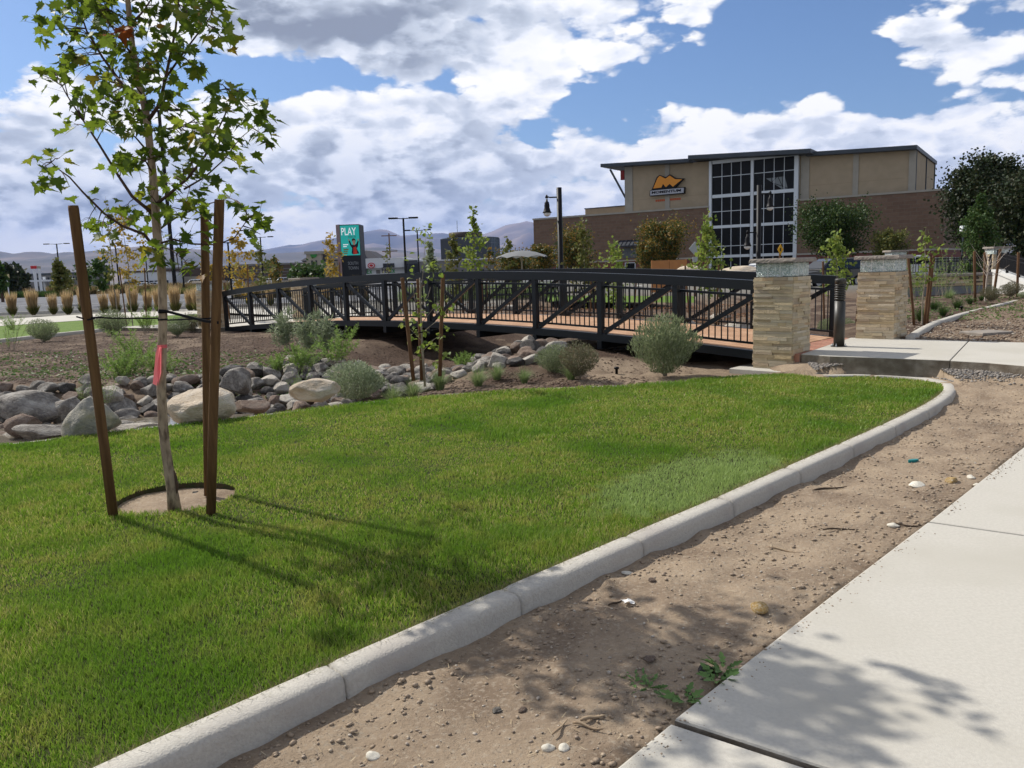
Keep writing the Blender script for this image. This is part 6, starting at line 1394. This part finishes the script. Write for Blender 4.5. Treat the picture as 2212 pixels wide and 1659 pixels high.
for txt,x0,x1,y0,y1 in (('SOUTH',1762,1882,878,840),('TOWN',1762,1882,936,898)):
    letters('sign_letters',txt,pz((480+y1/4.809)*.864)-pz((480+y0/4.809)*.864),.03,sl_,o,Matrix.Translation((px((500+x0/4.809)*.864),.06,pz((480+y0/4.809)*.864))),width=(x1-x0)/4.809*.864*sc)
# ------------------------------------------------------------------ lamps, poles and signs
def pole(name,label,x,yb,yt,Y,r,parts,group=None,cat='lamp post',z=.05,xt=None,m=black):
    b=at(x,yb,Y); t=at(xt if xt else x,yt,Y); o=thing(name,label,cat,(t.x,Y,z),0,group); h=t.z-z; mb=MB(); mb.tube([(0,0,0),(0,0,h)],[r,r*.8],8); mb.build('pole',m,o); return o,h
def headlamps(o,h,l,m=black,heads=((-1,0),(1,0)),sz=(.55,.3,.10)):
    for dx,dy in heads:
        mb=MB(); mb.beam((0,0,h-.06),(dx*l*.6,dy*l*.6,h-.02),.06,.06); mb.build('arm',m,o); mb=MB(); mb.box(dx*l-sz[0]/2,dx*l+sz[0]/2,dy*l-sz[1]/2,dy*l+sz[1]/2,h-.06,h+sz[2]-.06,bev=.02); mb.build('lamp_head',m,o)
def street_lamp(x,yt,Y,label,side,r=.085,second=False,xb=None):
    t=at(x,yt,Y); o=thing('street_lamp',label,'street lamp',(t.x,Y,.05),R(0)); h=t.z-.05; mb=MB(); mb.tube([(0,0,0),(0,0,.5),(0,0,.55),(0,0,h)],[r*1.3,r*1.3,r,r],12); mb.build('pole',black,o,True)
    def head(zt,s,lit):
        mb=MB(); mb.tube([(s*r*.8,0,zt),(s*.30,0,zt),(s*.36,0,zt+.02),(s*.40,0,zt-.03)],.022,8); mb.lathe([(.03,-.03),(.055,0),(.03,.06),(.012,.09)],10,(s*.40,0,zt)); mb.build('arm',black,o,True)
        prof=[(.03,-.05),(.035,-.12),(.075,-.16),(.075,-.20),(.085,-.23),(.085,-.33),(.10,-.36),(.12,-.44),(.155,-.48)]; mb=MB(); mb.lathe(prof,16,(s*.40,0,zt)); L_=mb.build('lantern',black if not lit else alum,o,True)
        mb=MB(); mb.lathe([(.12,-.48),(.11,-.54),(.06,-.585),(.01,-.60)],14,(s*.40,0,zt)); mb.build('globe',mat('lamp_globe',(.75,.76,.75),.2) if 'lamp_globe' not in MATS else MATS['lamp_globe'],L_,True)
    head(h-.30,side,False)
    if second: head(h-1.65,-side,False)
street_lamp(1207.5,405,26,'black street lamp with lantern hanging on its left, before the brick building',-1)
street_lamp(1640,400,29,'black street lamp with two lanterns in front of the window wall',1,second=True)
o,h=pole('light_pole','tall dark parking light pole rising behind the maple crown',367,616,238,42,.11,None,xt=343); headlamps(o,h,.8)
for (x,yb,yt,Y,r,l,xt) in [(877,592,471,62,.09,'parking light pole left of the aspen sapling top',871),(903,592,497,80,.08,'thinner parking light pole right of the first one near the aspen top',901),(125,612,526.5,110,.10,'double headed light pole rising above the dark sign board',122),(253,612,531,110,.12,'light pole between the thin saplings at left',249),(391,610,515,110,.12,'light pole between the maple trunk and the right stakes',388),(497,640,523,60,.08,'light pole just right of the front right stake',492),(316,612,540,150,.12,'slim pole beside the golden sapling',313),(567,612,512,105,.11,'light pole behind the dark thin sapling',562),(1503,600,552,200,.1,'far slim pole by the diamond sign',1503)][:8]:
    o,h=pole('light_pole',l,x,yb,yt,Y,r,None,'parking lot light poles',xt=xt); headlamps(o,h,1.0*Y/80,sz=(.7,.35,.12))
o,h=pole('utility_pole','utility pole with cross arms left of the parking light poles',845,592,504,170,.16,None,cat='utility pole',m=stakem,xt=840)
for k in range(3): mb=MB(); mb.beam((-1.6,0,h-.5-k*3.2),(1.6,0,h-.5-k*3.2),.15,.18); mb.build('cross_arm',stakem,o)
o,h=pole('utility_pole','pale lattice like pole with arms beside the pylon sign',777,592,506,160,.10,None,cat='utility pole',m=roofm,xt=776)
mb=MB(); mb.tube([(-3.3,0,h-6.5),(-2.6,0,h-8),(-.4,0,h-5.5),(0,0,h-5),(.4,0,h-5.5),(2.6,0,h-8),(3.3,0,h-6.5)],.08,5); mb.build('cross_arm',roofm,o)
o,h=pole('utility_pole','small distant pole right of the leftmost stake',223,600,563,260,.16,None,cat='utility pole',m=roofm)
for k in range(2): mb=MB(); mb.beam((-1.3,0,h-.6-k*2.2),(1.3,0,h-.6-k*2.2),.15,.15); mb.build('cross_arm',roofm,o)
def psign(name,label,x0,x1,y0,y1,Y,m,polem,yb,off=0,cat='sign',pm=None,r=.2,txt=None):
    c=at((x0+x1)/2,yb,Y); o=thing(name,label,cat,(c.x,Y,-.1)); w_=(x1-x0)/2/F*Y; z0=at((x0+x1)/2,y1,Y).z+.1;z1_=at((x0+x1)/2,y0,Y).z+.1; mb=MB(); mb.box(-w_,w_,-.25,.25,z0,z1_,bev=.03); bo_=mb.build('board',m,o); mb=MB(); mb.tube([(off,0,0),(off,0,z0)],r,8); mb.build('post',polem,o)
    if txt: letters('letters',txt,(z1_-z0)*.35,.02,wht,bo_,Matrix.Translation((-w_*.8,-.30,z0+(z1_-z0)*.35)),width=w_*1.6)
psign('pole_sign','small red rectangular sign on a tall white pole',72,84,574,580.5,190,redsg,wht,618,r=.35)
psign('pole_sign','pale square sign on a white pole beside the red one',85.5,91.5,574.5,580,185,beige,wht,618,r=.3)
psign('board_sign','dark square sign board behind the greenish young tree',119,139,567,581,130,darkw,darkw,616,r=.3)
psign('board_sign','dark sign board behind the leaning stake, left of the golden sapling',227,241,574,588,120,darkw,darkw,616,r=.3)
psign('road_sign','small red and cream street banner at far left',15,20,592,602,90,mat('banner_cream',(.5,.42,.22),.7),wht,620,r=.06)
def diamond(label,x,yc,h,Y,m,pm,yb,wr=.35):
    c=at(x,yc,Y); s=h/F*Y/2; o=thing('diamond_sign',label,'road sign',(c.x,Y,.0)); mb=MB(); w_=s*wr*2.0; mb.add([(0,-.02,c.z-s),(w_/2,-.02,c.z),(0,-.02,c.z+s),(-w_/2,-.02,c.z),(0,.02,c.z-s),(w_/2,.02,c.z),(0,.02,c.z+s),(-w_/2,.02,c.z)],[(0,1,2,3),(7,6,5,4),(0,4,5,1),(1,5,6,2),(2,6,7,3),(3,7,4,0)]); pl=mb.build('plate',m,o); mb=MB(); mb.box(-.05,.05,.025,.10,0,c.z); mb.build('post',pm,o); return o,pl,c,s
o,pl,c,s=diamond('grey back of a diamond road sign on a brown post',1501.5,537,30,40,mat('sign_back',(.33,.35,.36),.5),stk2,585,.9)
mb=MB(); mb.box(-.12,.12,.03-.06,.02,c.z-s*1.9,c.z-s*1.15); mb.build('small_plate',MATS['sign_back'],o)
o,pl,c,s=diamond('narrow yellow diamond warning sign above the near pillar',1686,539,23,45,mat('sign_yellow',(.55,.30,.02),.5),stk2,570,.55)
mb=MB(); mb.box(-.03,.03,-.03,-.022,c.z-s*.3,c.z+s*.3); mb.build('symbol',black,pl)
# orange panels, umbrella, picnic table
a=at(1409,585,48);b_=at(1483,585,48); o=thing('panel_enclosure','orange wooden panel enclosure in front of the brick building','enclosure',((a.x+b_.x)/2,48,-.1)); w_=(b_.x-a.x)/2; hp=at(1446,562,48).z+.1; om=mat('orange_panel',(.42,.19,.07),.7,(.36,.16,.06),2)
for k in range(2): mb=MB(); mb.box(-w_+k*w_+.01,-w_+(k+1)*w_-.01,0,.06,0,hp); mb.build('panel',om,o)
for k in range(3): mb=MB(); mb.box(-w_+k*w_-.04,-w_+k*w_+.04,.06,.14,0,hp+.02); mb.build('post',om,o)
c=at(1128,590,44); o=thing('patio_umbrella','pale grey domed patio umbrella left of the brick building','umbrella',(c.x,44,.05)); zt=at(1128,541,44).z-.05; ze=at(1128,557,44).z-.05; ru=57/F*44; mb=MB(); n=8; vs=[(0,0,zt)];fs=[]
for j,(rr_,zz) in enumerate(((.25,zt-.03),(.55,zt-.12),(.8,zt-.27),(1.0,ze))):
    for k in range(n*4):
        a=2*math.pi*k/(n*4)+.2; sc_=1-.07*abs(math.sin(a*4-.8))*(rr_**2); dz=-.05*abs(math.cos(a*4-.8))*rr_*0; vs.append((math.cos(a)*ru*rr_*sc_,math.sin(a)*ru*rr_*sc_,zz+.10*abs(math.sin(a*4-.8))*rr_**3))
m4=n*4
for k in range(m4): fs.append((0,1+k,1+(k+1)%m4))
for j in range(3):
    for k in range(m4): fs.append((1+j*m4+k,1+(j+1)*m4+k,1+(j+1)*m4+(k+1)%m4,1+j*m4+(k+1)%m4))
mb.add(vs,fs); mb.build('canopy',mat('umbrella_cloth',(.24,.245,.25),.9,trans=.25),o,True)
mb=MB(); mb.tube([(0,0,0),(0,0,zt)],.04,8); mb.build('pole',beige,o)
for k in range(8):
    a=2*math.pi*k/8+.4; mb=MB(); mb.tube([(0,0,zt-.02),(math.cos(a)*ru*.55,math.sin(a)*ru*.55,zt-.15),(math.cos(a)*ru,math.sin(a)*ru,ze-.02)],.015,4); mb.build('rib',roofm,o)
for (x,y,l) in ((1165,650,'black picnic table on the plaza seen through the bridge'),(1225,652,'second black picnic table on the plaza, further right'),(1075,652,'black picnic table behind the left half of the bridge')):
    g=at(x,y,36); o=thing('picnic_table',l,'picnic table',(g.x,36,.1),.4); mb=MB(); mb.box(-.9,.9,-.38,.38,.70,.75); mb.build('table_top',black,o)
    for s in (-1,1):
        mb=MB(); mb.box(-.9,.9,s*.72-.14,s*.72+.14,.42,.46); mb.build('bench_seat',black,o); mb=MB(); mb.beam((s*.6,-.7,.40),(s*.6,.7,.40),.05,.06); mb.beam((s*.6,-.62,0),(s*.6,-.25,.7),.05,.05); mb.beam((s*.6,.62,0),(s*.6,.25,.7),.05,.05); mb.build('leg_frame',black,o)
# ------------------------------------------------------------------ vehicles
tyre=mat('tyre',(.012,.012,.012),.9); rim=mat('rim',(.35,.36,.38),.35,metal=.6); carg=mat('car_glass',(.008,.01,.013),.08,spec=.6); redl=mat('tail_light',(.45,.01,.01),.3); wl2=mat('head_light',(.7,.72,.72),.2)
paints={k:mat('paint_'+k,c,.3,coat=.6) for k,c in dict(white=(.62,.63,.64),silver=(.36,.37,.39),black=(.012,.012,.014),red=(.22,.02,.02),blue=(.03,.06,.15),grey=(.12,.125,.13)).items()}
def vehicle(name,label,kind,paint,x,Y,z,rz,s=1.,group=None):
    b=at(x,600,Y); o=thing(name,label,{'truck':'pickup truck','suv':'suv','car':'car'}[kind],(b.x,Y,z),rz,group); o.scale=(s,s,s); pm=paints[paint]
    if kind=='suv': L_,Wd=4.8,1.9; body=[(-2.4,.35),(-2.42,.75),(-2.35,1.08),(-1.9,1.12),(1.0,1.10),(2.2,.98),(2.4,.72),(2.38,.35)]; cab=[(-2.3,1.08),(-2.1,1.66),(-1.8,1.78),(.15,1.76),(.55,1.62),(1.25,1.10)]; wx=(-1.45,1.5)
    elif kind=='truck': L_,Wd=5.9,2.0; body=[(-2.95,.5),(-2.98,1.15),(-2.9,1.22),(-.8,1.22),(-.75,1.2),(1.9,1.2),(2.75,1.10),(2.92,.8),(2.9,.5)]; cab=[(-.8,1.2),(-.7,1.82),(-.45,1.92),(1.0,1.9),(1.3,1.78),(1.95,1.2)]; wx=(-1.75,1.85)
    else: L_,Wd=4.6,1.8; body=[(-2.3,.3),(-2.32,.7),(-2.2,.95),(-1.6,1.0),(1.0,.93),(2.1,.8),(2.3,.6),(2.28,.3)]; cab=[(-1.9,.96),(-1.2,1.38),(-.8,1.44),(.1,1.43),(.5,1.34),(1.2,.92)]; wx=(-1.4,1.4)
    w2=Wd/2
    def ex(poly,hw0,hw1,m,nm,par=o,z0=None):
        n=len(poly); zmin=min(p[1] for p in poly); zmax=max(p[1] for p in poly); f=lambda z: hw0+(hw1-hw0)*(z-zmin)/max(1e-3,zmax-zmin); mb=MB(); vs=[(p[0],-f(p[1]),p[1]) for p in poly]+[(p[0],f(p[1]),p[1]) for p in poly]
        mb.add(vs,[tuple(range(n)),tuple(range(2*n-1,n-1,-1))]+[(i,i+n,(i+1)%n+n,(i+1)%n) for i in range(n)])
        ob=mb.build(nm,m,par); bv=ob.modifiers.new('b','BEVEL'); bv.width=.05; bv.segments=2; return ob
    bd=ex(body,w2,w2-.04,pm,'body'); cb=ex(cab,w2-.06,w2-.28,pm,'cab')
    # side windows slightly proud of the cab sides
    zmn=min(p[1] for p in cab); zmx=max(p[1] for p in cab)
    def fy(z,e=.012): return (w2-.06+(-.22)*(z-zmn)/(zmx-zmn))+e
    x0,x1=cab[1][0]+.12,cab[-2][0]; zl_,zh=zmn+.06,zmx-.16; n=3 if kind=='suv' else 2; xe=cab[-1][0]-.2; xs0=cab[0][0]+.2
    for sd in (-1,1):
        for k in range(n):
            a=x0+(x1-x0)*k/n+.05; b2=x0+(x1-x0)*(k+1)/n-.03; a2=a-(.12 if k==0 else 0); b3=b2+(.42 if k==n-1 else 0); mb=MB(); mb.add([(a2,sd*fy(zl_),zl_),(b3,sd*fy(zl_),zl_),(b2,sd*fy(zh),zh),(a,sd*fy(zh),zh)],[(0,1,2,3) if sd<0 else (3,2,1,0)]); mb.build('side_window',carg,cb)
    (ax,az),(bx2,bz2)=cab[-1],cab[-2]; mb=MB(); d=.03; mb.add([(ax-.08+d,-fy(az)+.12,az+.08),(ax-.08+d,fy(az)-.12,az+.08),(bx2+.03+d,fy(bz2)-.1,bz2-.03),(bx2+.03+d,-fy(bz2)+.1,bz2-.03)],[(0,1,2,3)]); mb.build('windscreen',carg,cb)
    (ax,az),(bx2,bz2)=cab[0],cab[1]; mb=MB(); mb.add([(ax-.012,-fy(az)+.14,az+.1),(ax-.012,fy(az)-.14,az+.1),(bx2-.03,fy(bz2)-.12,bz2-.02),(bx2-.03,-fy(bz2)+.12,bz2-.02)],[(3,2,1,0)]); mb.build('rear_window',carg,cb)
    rw=.40 if kind=='truck' else .35
    for wx_ in wx:
        for sd in (-1,1):
            mb=MB(); mb.lathe([(rw*.62,-.11),(rw*.95,-.11),(rw,-.07),(rw,.07),(rw*.95,.11),(rw*.62,.11)],18); mb.v=[(v[0]+wx_,sd*(w2-.10)+v[2],v[1]+rw) for v in mb.v]; wh=mb.build('wheel',tyre,o,True); mb=MB(); mb.lathe([(rw*.60,-.115),(rw*.5,-.10),(.06,-.10),(.05,.10),(rw*.5,.10),(rw*.60,.115)],14); mb.v=[(v[0]+wx_,sd*(w2-.10)+v[2],v[1]+rw) for v in mb.v]; mb.build('rim',rim,wh)
    for sd in (-1,1):
        mb=MB(); xf=body[-2][0]; mb.box(xf-.12,xf+.01,sd*(w2-.36)-.2,sd*(w2-.36)+.2,body[-2][1]-.02,body[-2][1]+.13); mb.build('headlight',wl2,bd)
        mb=MB(); xf=body[0][0]; zt_=body[1][1]; mb.box(xf-.05,xf+.14,sd*(w2-.12)-.10,sd*(w2-.12)+.105,zt_-.12,zt_+.28); mb.build('tail_light',redl,bd)
    mb=MB(); mb.box(body[-1][0]-.1,body[-1][0]+.06,-w2+.1,w2-.1,.32,.52); mb.build('bumper',MATS['paint_grey'],bd)
    return o
vehicle('parked_suv','white suv parked before the window wall behind the near pillar','suv','white',1642,60,-.2,R(188))
vehicle('pickup_truck','white pickup truck behind the iron fence at right','truck','white',1976,64,-.30,R(177),1.05)
vehicle('parked_car','dark car seen between the two near pillars','suv','black',1788,50,-.1,R(200))
vehicle('parked_suv','silver suv parked behind the left part of the bridge','suv','silver',608,150,-.1,R(205),.95)
for (x,Y,k,p,l) in [(578,190,'car','white','white car behind the golden tree near the silver suv'),(640,185,'suv','white','white van like suv right of the silver suv'),(668,190,'car','silver','silver car right of the white suv behind the bridge'),(700,200,'car','black','dark car left of the pylon sign'),(52,230,'suv','white','white vehicle at the far left in front of the dark trees'),(505,200,'car','silver','pale car between the stakes and the golden sapling'),(305,190,'car','white','white car behind the golden sapling'),(276,200,'suv','grey','grey suv left of the golden sapling trunk'),(330,195,'car','silver','silver car left of the maple trunk'),(415,185,'suv','white','white suv right of the maple trunk'),(432,205,'car','red','red car between the maple and the stakes'),(545,210,'car','blue','blue car behind the bridge end sapling'),(150,240,'car','grey','grey car before the motel'),(720,230,'suv','white','white suv partly behind the pylon sign'),(1480,70,'car','silver','silver car behind the diamond sign')]:
    vehicle('parked_car' if k=='car' else 'parked_suv',l,k,p,x,Y,.0,R(170+(x*37)%40),1.,'vehicles in the far parking lots')
# ------------------------------------------------------------------ stone walled road crossing at right, with fences
rr=random.Random(77); Yw=36.
def wallpiece(name,label,x0,x1,yt,yb,Y,cap=True):
    a=at(x0,yb,Y);b_=at(x1,yb,Y); zt=at(x1,yt,Y).z; z0=at(x1,yb,Y).z; o=thing(name,label,'wall',(a.x,Y,z0)); W=b_.x-a.x; mb=MB(); stonewall_face(mb,0,0,1,0,0,-1,W,.55,zt-z0-.12,rr,(.06,.12),(.3,1.0)); mb.build('stone_face',stones[0],o)
    mb=MB(); mb.box(0,W,.0,.6,.0,zt-z0-.13); mb.build('core',shadowj,o); mb=MB(); mb.box(.1,W-.1,.05,.5,-1.2,-.01); mb.build('culvert_shade',black,o); mb=MB(); mb.box(0,W,-.03,-.0+.02,.0,.52); mb.build('concrete_foot',mat('grey_beam',(.17,.175,.18),.9) if 'grey_beam' not in MATS else MATS['grey_beam'],o); mb=MB(); mb.box(-.02,W+.02,-.1,.7,zt-z0-.12,zt-z0,bev=.015); mb.build('cap',capm,o); return o,W,zt  # solid black box stands in for the shade of the culvert opening
o,W,zt=wallpiece('stone_wall','ledger stone wall of the road crossing behind the right garden bed',1958,2150,588.5,641,Yw)
xa=at(1958,600,Yw).x
def fence(name,label,p,d,n,h,gap=.12,rake=0,group='black iron fences'):
    o=thing(name,label,'fence',tuple(p),0,group); d=Vector(d); L_=d.length; k=int(n); mb=MB(); mb.beam((0,0,.12),d+Vector((0,0,.12)),.035,.035); mb.beam((0,0,h-.18),d+Vector((0,0,h-.18)),.035,.035); mb.beam((0,0,h-.05),d+Vector((0,0,h-.05)),.035,.035); mb.build('rail',black,o); mb=MB(); np_=int(L_/gap)
    for i in range(np_): q=d*((i+.5)/np_); mb.beam(q+Vector((0,0,.1)),q+Vector((0,0,h)),.02,.02)
    mb.build('picket_panel',black,o)
    for i in range(k+1): q=d*(i/k); mb=MB(); mb.beam(q,q+Vector((0,0,h+.08)),.07,.07); mb.build('post',black,o)
    return o
fence('iron_fence','black iron fence along the top of the stone wall',(xa,Yw+.3,zt),(W*.98,0,0),3,at(2050,556,Yw).z-zt)
c=at(2148,640,37); pillar('stone_pillar',c.x,37,0,.72,-.1,at(2148,533,37).z,'weathered stone pillar at the end of the road wall, far right',15,.26,.08)
c=at(1933,600,37); pillar('stone_pillar',c.x,37,0,.72,-.1,at(1933,540.5,37).z,'stone pillar top peeking over the second near pillar',16,.26,.08)
# white sloping concrete wall with fence
a=at(2162,600,33); b_=at(2330,660,20); o=thing('concrete_wall','white sloping concrete wall at the right picture edge','wall',(a.x,33,0)); d=Vector((b_.x-a.x,20-33,0)); zt0=at(2162,586,33).z; zt1=zt0-.15; n=Vector((-d.y,d.x,0)).normalized()*.3
zt1=at(2330,650,20).z; zz1=[(0,0,-.3),tuple(d+Vector((0,0,-.3))),tuple(d+Vector((0,0,zt1))),(0,0,zt0)]
mb=MB(); mb.add(zz1+[tuple(Vector(v)-n) for v in zz1],[(0,1,2,3),(7,6,5,4),(3,2,6,7),(0,3,7,4),(1,5,6,2)]); mb.build('face',mat('white_concrete',(.55,.54,.51),.9,(.48,.47,.44),1.5),o)
mb=MB(); mb.beam(Vector((0,0,zt0+.04))-n*.5,d+Vector((0,0,zt1+.04))-n*.5,.42,.09); mb.build('coping',MATS['white_concrete'],o)
fence('iron_fence','black iron fence climbing above the white sloping wall',(a.x-n.x*.5,33-n.y*.5,zt0+.08),tuple(d+Vector((0,0,zt1-zt0))),5,at(2160,548,33).z-zt0)
# electrical cabinets, small street light, culvert shade is the black box under the wall
for i,(x0,x1) in enumerate(((1955+435,0),)): pass
for (x0,x1,l) in ((2388/1,0,0),)[:0]: pass
for k,(xc_,l) in enumerate(((2030,'left green grey utility cabinet behind the iron fence'),(2062,'middle utility cabinet behind the iron fence'),(2088,'right utility cabinet behind the iron fence'))):
    c=at(xc_*1.0-(-4),590,46); zt_=at(xc_,556,46).z; o=thing('utility_cabinet',l,'cabinet',(c.x,46,.2)); mb=MB(); mb.box(-.36,.36,0,.6,0,zt_-.2,bev=.02); mb.build('body',mat('cabinet_grey',(.13,.14,.13),.7) if 'cabinet_grey' not in MATS else MATS['cabinet_grey'],o); mb=MB(); mb.box(-.32,-.01,-.02,-.002,.08,zt_-.3); mb.box(.01,.32,-.02,-.002,.08,zt_-.3); mb.build('door',MATS['cabinet_grey'],o)
c=at(2076,600,44); zt_=at(2076,488,44).z; o=thing('small_light_pole','slim pale pole with a small square light box by the dark maple','lamp post',(c.x,44,0)); mb=MB(); mb.tube([(0,0,0),(0,0,zt_-.1)],.04,8); mb.build('pole',roofm,o); mb=MB(); mb.box(-.13,.13,-.13,.13,zt_-.3,zt_,bev=.02); mb.build('light_box',wl2,o)
# low stone seat wall and pale rocks beyond the bridge
for (x,y,s,l) in [(1480,700,.35,'pale rock seen through the railing panels near the sage bush'),(1560,690,.4,'pale rock beyond the bridge near its right end'),(1600,714,.45,'cream rock behind the railing beside the near pillar'),(1100,668,.4,'cream rock beyond the middle of the bridge'),(1345,752,.14,'small white rock under the bridge deck edge'),(1320,755,.12,'second small white rock under the bridge deck edge')]:
    g=G(x,y,.1 if y<740 else -.02); me_=RK[3][int(x)%8]; rock(g,s,s*.8,s*.55,.5,3,int(x)%8,l,'rock',None)
# sprinkler heads and ground lights
for (x,y,z,l) in [(320,927,-.1,'black sprinkler head by the water in front of the slab'),(1332,806,-.02,'small black ground light between the sage bushes'),(690,806-6,.02,'small black ground light below the willowy plants'),(2077,672,.3,'small black ground light beside the bed kerb')]:
    g=G(x,y,z); g.z=max(H1(g.x,g.y),z-.2); o=thing('ground_light',l,'ground light',tuple(g)); mb=MB(); mb.lathe([(.022,0),(.022,.07),(.04,.075),(.04,.10),(.03,.11)],12); mb.build('body',black,o,True)
# ------------------------------------------------------------------ mountains and haze
mtn=mat('mountain_rock',(.11,.095,.08),.95,(.06,.06,.05),.0009,col3=(.24,.18,.135),nsc3=.0005)
def ridge(name,sil,Y,foot,seed,steps=60,amp=.26):
    xs=np.linspace(sil[0][0],sil[-1][0],260); ys=np.interp(xs,[s[0] for s in sil],[s[1] for s in sil]); top=[at(x,y,Y) for x,y in zip(xs,ys)]
    rows=34; V=[]
    for j in range(rows+10):
        t=j/rows
        for i,p in enumerate(top):
            if t<=1:
                yy=foot+(Y-foot)*t; k=yy/Y; X=p.x*(k*.35+.65); prof_=t**1.25; h=p.z*prof_
                n_=noise.fractal(Vector((X*.0005+seed,yy*.0005,0)),1,2,6); h+=p.z*amp*n_*math.sin(math.pi*min(t,1))*1.6
                V.append((X,yy,h-20*(1-t)))
            else:
                yy=Y+(t-1)*(Y-foot)*1.5; V.append((p.x*(1+(t-1)*.1),yy,p.z*(1-(t-1)/.3)-10))
    n=260; R_=rows+10; idx=np.arange(n*R_).reshape(R_,n); q=np.stack([idx[:-1,:-1],idx[:-1,1:],idx[1:,1:],idx[1:,:-1]],-1).reshape(-1)
    return tag(mobj(name,npmesh(name,np.array(V),q,4,mtn,True)),kind='structure')
ridge('mountains',[(-700,575),(-300,560),(200,556),(480,552),(583,537),(629.6,528),(647.5,529.6),(665.5,524.3),(715.8,515),(773,508),(791,500),(810,497),(829,493.7),(847,501),(867,510),(888,507),(920,506),(953,502.7),(974,506),(1010,508),(1053,504.5),(1080,492),(1100,483),(1113,484),(1140,476.7),(1150,480),(1200,490),(1300,515),(1600,530),(2300,530),(3200,520)],24000,15000,3)
ridge('hills',[(-800,560),(-200,548),(0,543),(31,548.5),(55,544),(87,544),(114,548),(147,543.7),(162,546),(208,541),(227,541.5),(245,537),(280,534),(310,531.7),(340,532),(380,536),(453,540),(520,543),(583,548),(660,544),(760,536),(820,534),(900,545),(1000,548),(1100,545),(1300,550),(2400,520)],11500,5500,11,amp=.2)
hz_=MB(); hz_.box(-26000,26000,-200,30000,-30,1750)
hm=bpy.data.materials.new('haze'); hm.use_nodes=True; hn=hm.node_tree.nodes; hn.remove(hn['Principled BSDF']); pv_=hn.new('ShaderNodeVolumePrincipled'); pv_.inputs['Density'].default_value=2.8e-5; pv_.inputs['Color'].default_value=(.32,.47,.92,1); pv_.inputs['Anisotropy'].default_value=.0; hm.node_tree.links.new(pv_.outputs[0],hn['Material Output'].inputs['Volume'])
hm.cycles.homogeneous_volume=True if hasattr(hm.cycles,'homogeneous_volume') else None
ho=hz_.build('haze',hm); tag(ho,'thin blue haze hanging over the valley','haze',kind='stuff')
